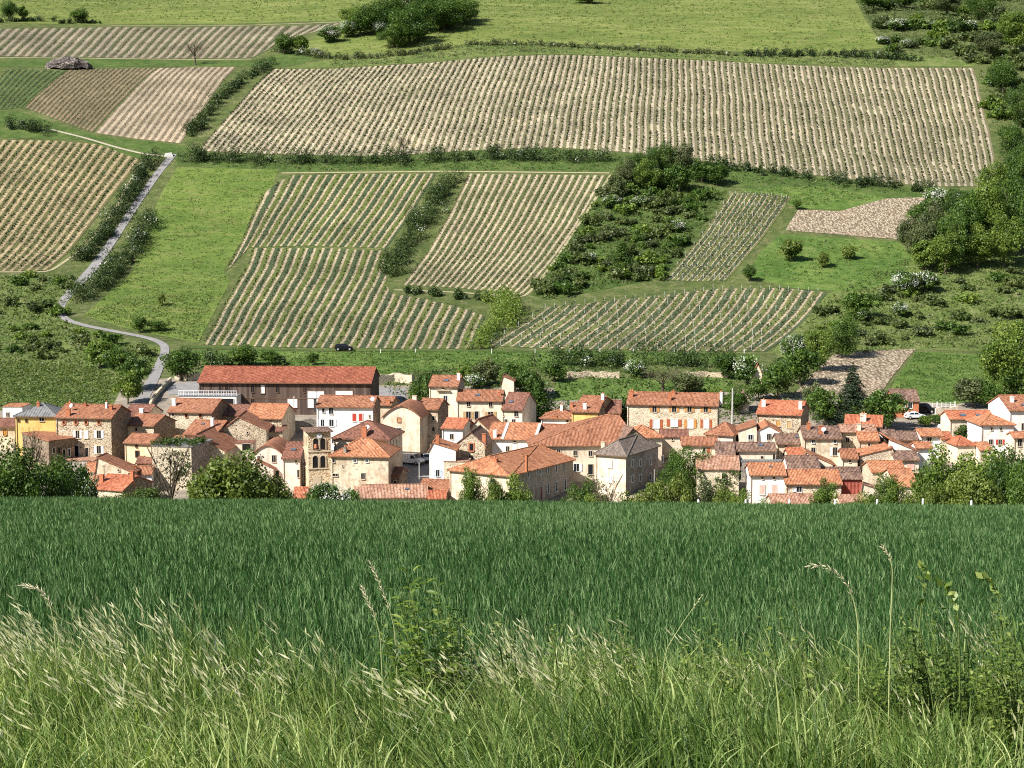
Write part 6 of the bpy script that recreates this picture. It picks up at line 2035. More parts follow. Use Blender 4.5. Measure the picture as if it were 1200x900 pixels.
# ---------------------------------------------------------------- poles, wires, posts
def pole(px, pbase, ptop, r, mat, label, arm=False, Y=None, name='utility_pole', lamp=False):
    if Y is None: g = on_ground(px, pbase, 0)
    else:
        d = ray(px, pbase); g = np.array([d[0] * Y / d[1], Y, 0]); g[2] = float(H(g[0], g[1]))
    d = ray(px, ptop); h = (d * (g[1] / d[1]))[2] - g[2]
    root = empty(name, tuple(g), 0, label, 'pole')
    b = MB(); b.tube((0, 0, -.5), (0, 0, h), r, r * .7, 8); b.build('shaft', M[mat], root)
    if arm:
        b = MB(); b.box((0, -r, h - .5), (2.6, .14, .16)); b.box((0, -r * 1.0, h - 1.1), (1.6, .12, .12)); a = b.build('crossarm', M['metal_d'], root)
        for x in (-1.1, 0, 1.1):
            q = MB(); q.tube((x, -r, h - .42), (x, -r, h - .08), .07, .05, 7); q.build('insulator', M['metal_w'], a)
    if lamp:
        b = MB(); b.tube((0, 0, h), (.2, -.9, h + .25), .04, .03, 6); q = b.build('lamp_arm', M['metal_d'], root)
        b = MB(); b.box((.24, -1.05, h + .25), (.22, .5, .12)); b.build('lamp_head', M['metal_w'], q)
    return root, np.array([g[0], g[1], g[2] + h])


_, t1 = pole(858, 498, 455, .2, 'concrete', 'pale concrete pole between the stone house and the dark trees')
_, t2 = pole(898.5, 466, 431.5, .17, 'concrete', 'grey utility pole with a crossarm above the bright orange roof', True)
_, t3 = pole(931.5, 420, 389, .15, 'post_wood', 'wooden pole at the lower end of the trellised vineyard')
pole(97.5, 541, 500, .09, 'concrete', 'thin grey street lamp pole before the shuttered stone house', lamp=True, name='street_lamp')
pole(344.5, 510, 466, .10, 'concrete', 'slim lamp pole by the retaining wall under the barn', lamp=True, name='street_lamp')
pole(491.5, 576, 542, .11, 'concrete', 'slim concrete pole in the street below the white van')
pole(504.5, 565, 520, .09, 'post_wood', 'thin dark pole at the corner of the narrow white house')
pole(766.5, 592, 550, .08, 'concrete', 'thin pale pole before the grey roofed house', Y=279)
pole(824, 512, 468, .05, 'metal_d', 'tall thin aerial mast with short arms before the long stone house', True, name='aerial_mast')


def wire(a, c, sag, label, r=.03):
    n = 18
    b = MB()
    P_ = [a + (c - a) * i / n - np.array([0, 0, sag * 4 * (i / n) * (1 - i / n)]) for i in range(n + 1)]
    for i in range(n): b.tube(P_[i] - a, P_[i + 1] - a, r, r, 4)
    o = b.build('power_line', M['metal_d'])
    o.location = a
    tag(o, label, 'wire')


g = unproject(1190, 408); wire(t3, np.array([g[0], g[1], g[2] + 7.5]), 1.2, 'thin wire running right from the wooden pole across the scrub slope', .045)
wire(t2, t3, 1.5, 'wire between the crossarm pole and the wooden pole', .025)
wire(t1, t2, 1.5, 'wire between the pale concrete pole and the crossarm pole', .025)

# white fence posts just beyond the wheat
for i, (px, yt) in enumerate([(819, 585), (874, 585), (925, 585), (978.5, 585), (1028, 585), (1082, 584), (1138, 586)]):
    Y = 66.0
    d = ray(px, yt); X = d[0] * Y / d[1]; zt = d[2] * Y / d[1]
    z0 = float(H(X, Y))
    b = MB(); b.tube((0, 0, -.3), (0, 0, zt - z0 - .04), .045, .042, 8); b.tube((0, 0, zt - z0 - .04), (0, 0, zt - z0), .042, .02, 8)
    o = b.build('fence_post', M['post_white']); o.location = (X, Y, z0)
    o.rotation_euler = (rng.normal() * .02, rng.normal() * .03, 0)
    tag(o, 'white fence post standing at the far edge of the wheat field', 'fence post', 'white posts along the wheat field edge')
# small white posts along the track under the vineyards
for px in (446, 487, 576, 627, 667, 703, 742, 790, 872):
    g = on_ground(px, 414, 0)
    b = MB(); b.box((0, 0, .5), (.14, .14, 1.2)); o = b.build('marker_post', M['post_white']); o.location = g
    tag(o, 'small white marker post beside the grass track below the vineyards', 'post', 'marker posts along the grass track')

# stone heap on the upper left
g = unproject(80, 80)
kk = (g[1] * CP - g[2] * SP) / FPX
b = MB()
V_, R_ = [], []
nt, nr = 26, 8
ww = 27 * kk
rows = []
for j in range(nr):
    t = j / (nr - 1)
    row = []
    for i in range(nt):
        a = 2 * math.pi * i / nt
        rr = ww * math.cos(t * 1.5) * (1 + .13 * rng.normal() * (0.4 + t)) + .05
        row.append((math.cos(a) * rr, math.sin(a) * rr * .5, 4.6 * math.sin(t * 1.5) + rng.normal() * .22 - .3 * (j == 0)))
    rows.append(row)
for j in range(nr - 1):
    for i in range(nt):
        q = (i + 1) % nt
        b.poly([rows[j][i], rows[j][q], rows[j + 1][q], rows[j + 1][i]])
b.poly(rows[-1])
M['heap'] = stone_mat('heap_stone', [(0.0, (0.07, .055, .05)), (.5, (.19, .16, .145)), (1, (.34, .3, .27))], (.05, .04, .035), 1.1, .12)
o = b.build('stone_heap', M['heap']); o.location = g
tag(o, 'big grey heap of stones beside the brown vineyard at the upper left', 'stone heap')
g = unproject(198, 183)
b = MB()
b.prism([(-1.6, -1, -.3), (1.7, -1, -.3), (1.5, 1, -.3), (-1.4, 1, -.3)], [(-1.2, -.7, 1.0), (1.1, -.8, 1.3), (1.0, .7, 1.2), (-1.1, .6, .9)])
o = b.build('boulder', M['concrete']); o.location = g
tag(o, 'pale block at the junction on top of the lane', 'boulder')

# ---------------------------------------------------------------- front trees (their feet lie behind the crest of the field)
FT = [
    (12, 'oak', 206, 512, 96, 'dark leafy tree at the left edge rising over the wheat'), (60, 'oak', 214, 530, 90, 'dark leafy tree second from the left edge over the wheat'),
    (-22, 'oak', 205, 520, 80, 'dark tree cut by the left photo edge over the wheat'),
    (96, 'hawthorn', 226, 548, 44, 'blossoming bush tree right of the dark left trees'), (36, 'bare', 222, 498, 60, 'bare topped tree behind the dark left trees'),
    (276, 'apple', 236, 521, 116, 'big round fruit tree over the wheat left of the tower'), (312, 'apple', 238, 552, 60, 'lower fruit tree right of the big round one'),
    (240, 'apple', 234, 556, 56, 'lower fruit tree left of the big round one'), (200, 'bare', 240, 518, 70, 'bare branched tree in front of the ruined ivy wall'),
    (170, 'ivy', 238, 566, 60, 'low bushes before the orange roofed front cottage'),
    (386, 'hawthorn', 256, 564, 56, 'cream flowering bush at the foot of the church tower'), (412, 'hawthorn', 258, 572, 34, 'small cream flowering bush right of the tower'),
    (551, 'tall', 244, 538, 32, 'slender young tree before the long hipped building'), (600, 'fresh', 246, 554, 50, 'bushy green tree at the corner of the long hipped building'), (578, 'apple', 244, 560, 36, 'thin leafy tree left of the bushy corner tree'),
    (686, 'oak', 262, 556, 44, 'dark bush right of the long hipped building'), (712, 'bare', 250, 556, 50, 'leafless branching tree before the white corner house'), (700, 'fresh', 252, 574, 40, 'low green bush under the leafless tree'),
    (742, 'apple', 252, 570, 46, 'yellowish bush under the shaded windowed side'), (770, 'apple', 254, 560, 46, 'green fruit bush right of the grey roofed house'), (796, 'apple', 254, 556, 44, 'fruit bush in the middle of the front hedge'), (822, 'grey', 254, 564, 44, 'dull bush before the old ruined barn'),
    (846, 'apple', 254, 570, 44, 'pale bush below the old ruined barn'), (868, 'fresh', 252, 572, 40, 'bright bush left of the white house with pink shutters'), (893, 'fresh', 250, 583, 34, 'bright yellow green bush under the pink shutters'),
    (804, 'oak', 292, 520, 60, 'round dark green tree before the small cream house'), (790, 'oak', 290, 540, 44, 'lower dark tree beside the round dark green one'),
    (967, 'tall', 232, 556, 40, 'thin young tree in front of the wide orange roof'), (1040, 'tall', 238, 546, 46, 'slim leafy tree before the striped orange roof'),
    (1020, 'apple', 240, 572, 44, 'low bush between the two slim front trees'), (1064, 'apple', 236, 570, 40, 'low leafy bush right of the slim front trees'),
    (1106, 'fresh', 226, 520, 76, 'light green tree left in the big group over the wheat at the right'), (1150, 'fresh', 228, 524, 96, 'big bright green tree in the middle of the right front group'),
    (1186, 'oak', 222, 520, 70, 'darker green tree at the right edge of the front group'), (1136, 'apple', 218, 548, 76, 'lower yellow green tree before the right front group'), (1206, 'oak', 214, 540, 70, 'dark tree cut by the right photo edge over the wheat'), (1090, 'apple', 220, 560, 40, 'small yellowish bush left of the right front group')]
FT += [(330, 'apple', 244, 572, 44, 'low bush between the big round fruit tree and the tower'), (132, 'ivy', 240, 576, 46, 'low ivy bush right of the blossoming bush at the left'), (150, 'apple', 236, 580, 36, 'small pale bush before the orange roofed front cottage'),
       (660, 'ivy', 256, 580, 30, 'small ivy bush at the right corner of the long hipped building'), (915, 'apple', 250, 586, 30, 'tiny bush before the pink tiled low roof'), (1000, 'ivy', 248, 584, 34, 'low ivy bush below the red metal shed')]
for px, kind, Y, yt, w, lab in FT:
    tree_px(kind + '*', px, 600, yt, lab, w, None, Y=Y)
# low scattered growth that breaks up the scrub ground and the meadow edges
def ground_cover(label, poly, n, lf, size, hh, spread=1.0):
    W = world_poly(poly)
    lo, hi = W.min(0), W.max(0)
    Q = lo + rng.random((n * 3, 2)) * (hi - lo)
    Q = Q[inside(W, Q)][:n]
    k = 5
    C = np.repeat(np.column_stack([Q, H(Q[:, 0], Q[:, 1])]), k, 0)
    C[:, :2] += rng.normal(size=(len(C), 2)) * spread * .5
    C[:, 2] += hh * rng.random(len(C))
    rb = np.clip(np.repeat(.5 + rng.normal(size=len(Q)) * .22, k) + rng.normal(size=len(C)) * .12, 0, 1)
    V, F, R = leaf_quads(C, rng.normal(size=(len(C), 3)) + np.array([0, -.2, .7]), size * (.6 + .8 * rng.random(len(C))), .6, rb)
    o = link('ground_cover', np_mesh('ground_cover', V, [F], [L[lf]], rnd=R))
    tag(o, label, 'ground cover', kind='stuff')


ground_cover('low scrub growth on the slope left of the lane bend', [(-20, 326), (60, 322), (96, 328), (66, 372), (116, 394), (186, 414), (176, 436), (60, 426), (-20, 426)], 1500, 'scrub', .5, .7)
ground_cover('low scrub growth in the gully between the vineyards', [(715, 208), (853, 224), (778, 324), (642, 352), (624, 346)], 2600, 'scrub', .5, .8)
ground_cover('low scrub growth on the dry right-hand slope', [(970, 348), (1070, 300), (1225, 300), (1225, 412), (1075, 408), (960, 420), (912, 416)], 2800, 'scrub', .5, .6)
ground_cover('low scrub growth on the upper right slope', [(1000, -6), (1220, -6), (1220, 240), (1180, 216), (1146, 76), (1040, 62)], 4000, 'scrub', .6, .9)
ground_cover('rough growth on the bank under the wide upper vineyard', [(205, 180), (330, 184), (470, 181), (560, 178), (650, 176), (745, 183), (835, 196), (960, 211), (1090, 224), (1060, 228), (850, 214), (715, 201), (540, 199), (330, 200), (208, 192)], 1800, 'scrub', .45, .6)
ground_cover('rough growth along the foot of the top meadow', [(380, 68), (470, 62), (560, 50), (640, 50), (760, 57), (900, 63), (1040, 60), (1050, 78), (900, 73), (760, 66), (650, 62), (560, 65), (480, 73), (390, 80)], 1800, 'grey', .5, .6)
ground_cover('tufts in the wild meadow left of the lower lane', [(-20, 426), (60, 426), (118, 432), (140, 445), (128, 476), (-20, 480)], 900, 'scrub', .4, .4)
ground_cover('tufts at the foot of the green meadow', [(100, 370), (150, 350), (250, 345), (232, 400), (180, 392)], 800, 'tuft', .4, .35)
ground_cover('garden growth between the houses at the back of the village', [(440, 445), (560, 430), (760, 432), (900, 430), (940, 470), (860, 500), (700, 480), (640, 500), (480, 480)], 1500, 'ivy', .5, .8)
ground_cover('tufts in the meadow above the brick shed', [(1076, 413), (1178, 422), (1176, 462), (1120, 472), (1042, 466)], 900, 'tuft', .35, .35)
ground_cover('tufts along the grass strip above the barn', [(226, 412), (890, 416), (888, 424), (640, 431), (440, 440), (240, 428)], 1500, 'tuft', .4, .4)
ground_cover('tufts in the green bank over the stony plot', [(864, 223), (958, 219), (1036, 232), (936, 243)], 400, 'tuft', .4, .35)
ground_cover('tufts on the small right meadows', [(880, 322), (915, 278), (1055, 286), (1060, 330), (990, 340)], 500, 'tuft', .4, .4)

ground_cover('grass tufts across the top meadow', [(-40, 0), (990, 0), (1006, 22), (1030, 54), (900, 60), (760, 54), (560, 48), (470, 60), (385, 64), (398, 24), (270, 26), (-40, 24)], 5200, 'tuft', .55, .4)
ground_cover('grass tufts across the sloping green meadow', [(208, 197), (324, 200), (316, 222), (260, 318), (268, 330), (232, 400), (180, 390), (100, 370), (158, 318), (172, 270), (192, 225)], 2600, 'tuft', .36, .3)
ground_cover('grass tufts in the wild meadow by the lower lane', [(-20, 426), (60, 426), (118, 432), (140, 445), (128, 476), (-20, 480)], 2600, 'tuft', .36, .4)
# ---------------------------------------------------------------- blades
def blade_mesh(base, h, w, lean, bend, segs, tint, side=None):
    """ribbon blades: base (n,3), height, width, lean (n,2) horizontal vector, bend 0..1"""
    n = len(base)
    t = np.linspace(0, 1, segs + 1)
    hz = h[:, None] * (t[None] - bend[:, None] * 0.45 * t[None] ** 2.2)
    lx = lean[:, :1] * h[:, None] * t[None] ** 1.7
    ly = lean[:, 1:] * h[:, None] * t[None] ** 1.7
    P = np.stack([base[:, :1] + lx, base[:, 1:2] + ly, base[:, 2:3] + hz], -1)      # n, s+1, 3
    a = rng.random(n) * math.pi * 2 if side is None else side
    S = np.stack([np.cos(a), np.sin(a), np.zeros(n)], -1)[:, None, :]
    wt = (w[:, None] * np.minimum(1.0, 0.55 + 1.5 * t[None]) * (1 - t[None] ** 2.2))[..., None] * 0.5
    Lf, Rt = P - S * wt, P + S * wt
    V = np.concatenate([np.stack([Lf[:, :-1], Rt[:, :-1]], 2).reshape(n, -1, 3), P[:, -1:]], 1)
    m = segs * 2 + 1
    o = (np.arange(n) * m)[:, None]
    quads = np.concatenate([o + np.array([[2 * k, 2 * k + 1, 2 * k + 3, 2 * k + 2]]) for k in range(segs - 1)]) if segs > 1 else np.zeros((0, 4), int)
    tris = o + np.array([[2 * segs - 2, 2 * segs - 1, 2 * segs]])
    return V.reshape(-1, 3), quads, tris, np.repeat(tint, m), P[:, -1]


def join_blades(parts):
    Vs, Qs, Ts, Rs = [], [], [], []
    k = 0
    for V, q, t, r in parts:
        Vs.append(V); Qs.append(q + k); Ts.append(t + k); Rs.append(r); k += len(V)
    return np.concatenate(Vs), np.concatenate(Qs), np.concatenate(Ts), np.concatenate(Rs)


def field_z(X, Y): return H(X, Y)


def edge_line(X, Y):
    """the wavering line (in Y) where the verge ends and the wheat starts"""
    return 11.6 + .5 * np.sin(X * 1.3) + .35 * np.sin(X * 3.1 + 1) + .5 * np.clip(X, -3, 4) * .2


# ---------------------------------------------------------------- wheat
def wheat():
    parts = []
    # (y0, y1, blades per m2, width, segments)
    for y0, y1, dens, wd, segs in ((10.8, 16, 1150, .0115, 4), (16, 23, 850, .0135, 3), (23, 33, 560, .0175, 3), (33, 46, 370, .022, 2), (46, 63.5, 270, .027, 2)):
        ymid = (y0 + y1) / 2
        hw = lambda y: .345 * y + 5.0
        area = (hw(y0) + hw(y1)) * (y1 - y0)
        n = int(area * dens * .55)
        Y = y0 + rng.random(n) * (y1 - y0)
        X = (rng.random(n) * 2 - 1) * hw(Y)
        # drill rows, faint
        keep = Y > edge_line(X, Y) - .5 + rng.random(n) * 1.0
        X, Y = X[keep], Y[keep]
        n = len(X)
        tall = 0.50 + .02 * np.sin(X * .9 + Y * .35) + .02 * np.sin(X * .33 - Y * .8) + rng.normal(size=n) * .035
        z = field_z(X, Y)
        hb = .16 + .16 * rng.random(n)                         # where on the stem the leaf leaves it
        base = np.column_stack([X, Y, z + hb])
        hh = np.maximum(tall - hb, .12)
        dirn = rng.random(n) * 2 * math.pi
        amt = .05 + .42 * rng.random(n) ** 1.8
        lean = np.column_stack([np.cos(dirn) * amt - .06, np.sin(dirn) * amt])
        bend = np.clip(.15 + .6 * rng.random(n) ** 2, 0, 1)
        patch = .10 * np.sin(X * .21 + 1.3) * np.sin(Y * .17) + .08 * np.sin(X * .05 - Y * .09)
        tint = np.clip(.24 + .6 * patch + .76 * rng.random(n) ** 2.3 + rng.normal(size=n) * .08, 0, 1)
        w = wd * (.7 + .6 * rng.random(n))
        V, q, t, r, _ = blade_mesh(base, hh, w, lean, bend, segs, tint)
        parts.append((V, q, t, r))
    V, q, t, r = join_blades(parts)
    me = np_mesh('wheat_crop', V, [q, t], [L['wheat']], rnd=r)
    o = link('wheat_crop', me)
    tag(o, 'dense blue green young wheat filling the field before the village', 'wheat', kind='stuff')


wheat()

# ---------------------------------------------------------------- the verge in front
WIND = np.array([-.15, .03])


def patchy(X, Y, s, k): return np.sin(X * s + k) * np.sin(Y * s * .8 + k * 2.3) + .5 * np.sin(X * s * 2.3 - k) * np.sin(Y * s * 2.1 + k)


def verge():
    parts, tips = [], []
    n = 66000
    Y = 6.3 + rng.random(n) ** .9 * 6.6
    hw = .335 * Y + 2.4
    X = (rng.random(n) * 2 - 1) * hw
    e = edge_line(X, Y)
    keep = (Y < e + rng.normal(size=n) * .35)
    X, Y = X[keep], Y[keep]
    n = len(X)
    ux = X / (.3 * Y)                                            # -1 left edge .. 1 right edge of the photo
    # tussocks: blades gathered round centres
    nc = 2450
    cy = 6.3 + rng.random(nc) * 6.6
    cx = (rng.random(nc) * 2 - 1) * (.335 * cy + 2.4)
    ci = rng.integers(0, nc, n)
    g = rng.random(n) < .7
    ok = cy[ci] < edge_line(cx[ci], cy[ci]) + .2
    g &= ok
    X = np.where(g, cx[ci] + rng.normal(size=n) * .055, X)
    Y = np.where(g, cy[ci] + rng.normal(size=n) * .055, Y)
    ux = X / (.3 * Y)
    z = field_z(X, Y)
    tallness = np.clip(.74 + .16 * patchy(X, Y, 1.1, .6) + .05 * (1 - np.abs(ux)), .45, 1.15)
    dip = np.exp(-((ux + .18) / .16) ** 2) * .16                   # lower sward left of the weeds
    cut = np.clip((Y - 6.4) / 1.4, .5, 1)                          # shorter, greener strip nearest the camera
    h = (tallness - dip) * (.5 + .62 * rng.random(n) ** .8) * cut
    h = np.clip(h, .15, 1.15)
    swirl = .25 * patchy(X, Y, .9, 2.1)
    amt = .10 + .35 * rng.random(n)
    dirn = rng.random(n) * 2 * math.pi
    lean = np.column_stack([WIND[0] * (.45 + .8 * rng.random(n)) + swirl * .5 + np.cos(dirn) * amt * .7, WIND[1] + np.sin(dirn) * amt * .8])
    right = sstep(.15, .6, ux)
    lean[:, 0] *= (1 - .25 * right)
    bend = np.clip(.1 + .8 * rng.random(n) ** 2, 0, 1)
    tint = np.clip(.17 + .13 * patchy(X, Y, 1.7, 4.0) + .72 * rng.random(n) ** 1.25 - .12 * right + .08 * (1 - cut), 0, 1)
    w = (.0065 + .0095 * rng.random(n) ** 2) * (1 + .35 * right)
    V, q, t, r, tip = blade_mesh(np.column_stack([X, Y, z - .02]), h, w, lean, bend, 5, tint)
    me = np_mesh('tall_grass', V, [q, t], [L['grass']], rnd=r)
    tag(link('tall_grass', me), 'tall wild grass of the verge along the bottom of the photo', 'grass', kind='stuff')

    # leaf blades that branch off the stems half way up and cross one another
    n2 = 46000
    pick = rng.integers(0, n, n2)
    fz = .25 + .6 * rng.random(n2)
    hb = h[pick] * fz
    b2 = np.column_stack([X[pick] + lean[pick, 0] * h[pick] * fz ** 1.7, Y[pick] + lean[pick, 1] * h[pick] * fz ** 1.7, z[pick] + hb * (1 - bend[pick] * .45 * fz ** 1.2)])
    an = rng.random(n2) * 2 * math.pi
    am = .35 + .75 * rng.random(n2)
    l2 = np.column_stack([np.cos(an) * am - .12, np.sin(an) * am])
    t2 = np.clip(.1 + .13 * patchy(b2[:, 0], b2[:, 1], 1.7, 4.0) + .8 * rng.random(n2) ** 1.2, 0, 1)
    V, q, t, r, _ = blade_mesh(b2, .10 + .17 * rng.random(n2), .006 + .006 * rng.random(n2), l2, np.clip(.2 + 1.0 * rng.random(n2), 0, 1.2), 4, t2)
    me = np_mesh('grass_leaves', V, [q, t], [L['grass']], rnd=r)
    tag(link('grass_leaves', me), 'short crossing leaf blades on the stems of the verge grass', 'grass', kind='stuff')

    # broad bluish leaves of cocksfoot tussocks, mostly on the right
    nT = 130
    B, hh, ww, ll, bb, tt = [], [], [], [], [], []
    for i in range(nT):
        y = 6.8 + rng.random() * 4.4
        u = rng.random() * 1.1 - .1 if rng.random() < .75 else rng.random() * 2 - 1
        x = u * .3 * y
        m = 46
        a = rng.random(m) * 6.28
        B.append(np.column_stack([x + np.cos(a) * .05 * rng.random(m), y + np.sin(a) * .05 * rng.random(m), np.zeros(m)]))
        hh.append(.5 + .42 * rng.random(m)); ww.append(.009 + .007 * rng.random(m))
        am = .25 + .55 * rng.random(m)
        ll.append(np.column_stack([np.cos(a) * am - .12, np.sin(a) * am])); bb.append(.3 + .9 * rng.random(m) ** 1.4)
        tt.append(np.clip(.34 + rng.normal(size=m) * .16 + rng.normal() * .08, 0, 1))
    B = np.concatenate(B); B[:, 2] = field_z(B[:, 0], B[:, 1])
    V, q, t, r, _ = blade_mesh(B, np.concatenate(hh), np.concatenate(ww), np.concatenate(ll), np.concatenate(bb), 7, np.concatenate(tt))
    me = np_mesh('leafy_grass', V, [q, t], [L['grass']], rnd=r)
    tag(link('leafy_grass', me), 'broad bladed grass tussocks in the verge', 'grass', kind='stuff')

    # flowering stems with nodding seed heads
    nS = 2300
    Y = 7.2 + rng.random(nS) ** .7 * 5.2
    ux = rng.random(nS) * 2.2 - 1.1
    pr = np.where(ux < -.55, .95, np.where(ux < -.3, .62, np.where(ux < -.12, .34, np.where(ux < .12, .85, np.where(ux < .3, .5, .16)))))
    near = np.clip((Y - 7.0) / 3.0, .12, 1)
    X = ux * .3 * Y
    pr = pr * np.clip(.45 + .8 * patchy(X, Y, 1.9, 7.1), .08, 1)
    keep = (rng.random(nS) < pr * near) & (Y < edge_line(X, Y) + .2)
    X, Y, ux = X[keep], Y[keep], ux[keep]
    n = len(X)
    hS = np.clip(.86 + .12 * patchy(X, Y, 1.1, .6) + rng.normal(size=n) * .08, .6, 1.15)
    hS -= np.exp(-((ux + .18) / .16) ** 2) * .1
    lean = np.column_stack([-.34 * (.5 + .9 * rng.random(n)) + .2 * patchy(X, Y, .9, 2.1) * .5, rng.normal(size=n) * .08])
    bend = .10 + .35 * rng.random(n)
    base = np.column_stack([X, Y, field_z(X, Y)])
    V, q, t, r, tip = blade_mesh(base, hS, np.full(n, .0045), lean, bend, 6, np.clip(.4 + rng.normal(size=n) * .2, 0, 1))
    seg = 13
    prev = V.reshape(n, seg, 3)[:, -3]
    dirv = tip - prev
    dirv /= np.linalg.norm(dirv, axis=1)[:, None]
    hv, hr, hf = [], [], []
    K = 8
    Lh = .13 + .10 * rng.random(n)
    sd = np.cross(dirv, np.array([0, 1.0, 0.15])); sd /= np.linalg.norm(sd, axis=1)[:, None]
    for k in range(K):
        f = k / (K - 1)
        c = tip - dirv * (Lh * (f - .25))[:, None]
        out = (sd * (rng.normal(size=n) * .55)[:, None] + rng.normal(size=(n, 3)) * .12) * (.028 + .02 * f)
        c2 = c + out
        ax = dirv * .95 + sd * (rng.normal(size=n) * .16)[:, None] + np.array([-.10, 0, -.03]) + rng.normal(size=(n, 3)) * .09
        ax /= np.linalg.norm(ax, axis=1)[:, None]
        pw = np.cross(ax, rng.normal(size=(n, 3))); pw /= np.linalg.norm(pw, axis=1)[:, None]
        ln = (.020 + .022 * rng.random(n))[:, None]
        wd = (.0036 + .0026 * rng.random(n))[:, None]
        hv.append(np.stack([c2 - ax * ln, c2 + pw * wd, c2 + ax * ln * 1.25, c2 - pw * wd], 1))
        hr.append(np.clip(.5 + rng.normal(size=n) * .25, 0, 1))
    HV = np.concatenate(hv).reshape(-1, 3)
    HF = np.arange(len(HV)).reshape(-1, 4) + len(V)
    HR = np.repeat(np.concatenate(hr), 4)
    me = np_mesh('seeding_grass', np.concatenate([V, HV]), [q, HF, t], [L['stalk'], L['seed']],
                 np.concatenate([np.zeros(len(q)), np.ones(len(HF)), np.zeros(len(t))]), rnd=np.concatenate([r, HR]))
    tag(link('seeding_grass', me), 'flowering grass with pale nodding seed heads in the verge', 'grass', kind='stuff')


verge()


# ---------------------------------------------------------------- single plants that stand out of the verge
def px_at(px, py, Y):
    d = ray(px, py)
    return d * (Y / d[1])


def stalk_plant(pts, r, head_from, label, heads=26, hl=.03):
    """one tall dry grass stalk along pixel points at a given depth, with its drooping spikelets"""
    P_ = [np.array(px_at(x, y, Y)) for x, y, Y in pts]
    base = P_[0].copy(); base[2] = float(H(base[0], base[1]))
    pts3 = [base] + P_[1:]
    # smooth
    t = np.linspace(0, len(pts3) - 1, 40)
    A = np.array(pts3)
    C = np.column_stack([np.interp(t, np.arange(len(A)), A[:, k]) for k in range(3)])
    for _ in range(4): C[1:-1] = .25 * C[:-2] + .5 * C[1:-1] + .25 * C[2:]
    C -= base
    root = empty('grass_stalk', tuple(base), 0, label, 'grass stalk')
    b = MB()
    for i in range(39): b.tube(C[i], C[i + 1], r * (1 - .6 * i / 40), r * (1 - .6 * (i + 1) / 40), 5)
    b.build('stem', M['straw'], root)
    s = MB()
    i0 = int(head_from * 39)
    for k in range(heads):
        f = k / (heads - 1)
        i = i0 + f * (39 - i0)
        c = Vector(C[int(i)])
        d = Vector(C[min(39, int(i) + 1)] - C[max(0, int(i) - 1)]).normalized()
        sd = d.orthogonal().normalized()
        sd.rotate(Matrix.Rotation(2.4 * k, 3, d))
        ax = (d * .9 + sd * .45).normalized()
        pw = ax.cross(sd).normalized() * .0042
        p2 = sd.normalized() * .0035
        st, en, md = c, c + ax * hl, c + ax * hl * .45
        for q in ((pw, p2), (p2, -pw), (-pw, -p2), (-p2, pw)):
            s.poly([st, md + q[0], md + q[1]]); s.poly([en, md + q[1], md + q[0]])
    s.build('seed_head', M['straw_pale'], root)
    return root


M['straw'] = plain('straw_stem', (0.34, 0.36, 0.15), 0.6, 0.2, 8)
M['straw_pale'] = plain('pale_seed_head', (0.56, 0.50, 0.32), 0.7, 0.2, 20)
stalk_plant([(1010, 800, 9.4), (1006, 735, 9.4), (1002, 708, 9.4), (994, 686, 9.38), (982, 672, 9.36), (966, 663, 9.34), (949, 663, 9.32)], .0035, .42, 'tall dry grass stalk whose seed head arches over to the left', 30, .045)
stalk_plant([(1043, 800, 9.0), (1043, 745, 9.0), (1045, 700, 9.0), (1046, 668, 9.0), (1043, 652, 9.0), (1034, 641, 9.0)], .004, .72, 'tallest straight grass stalk with a small tip head, right of the arching one', 16, .03)
stalk_plant([(470, 800, 10.2), (463, 740, 10.2), (456, 712, 10.2), (445, 684, 10.2), (434, 660, 10.2)], .0035, .5, 'tall grass stalk leaning left beside the leafy weed', 26, .04)
stalk_plant([(452, 800, 10.0), (446, 745, 10.0), (438, 718, 10.0), (430, 702, 10.0), (425, 690, 10.0)], .0035, .45, 'shorter leaning grass stalk left of the leafy weed', 26, .04)
stalk_plant([(760, 800, 9.6), (780, 762, 9.6), (800, 730, 9.6), (822, 699, 9.6)], .003, .85, 'bare thin stem slanting up to the right in the verge centre', 5, .02)
stalk_plant([(70, 800, 9.8), (64, 735, 9.8), (58, 705, 9.8), (46, 690, 9.8), (28, 686, 9.8)], .0035, .45, 'tall seeding grass stalk bent left near the left photo edge', 30, .045)


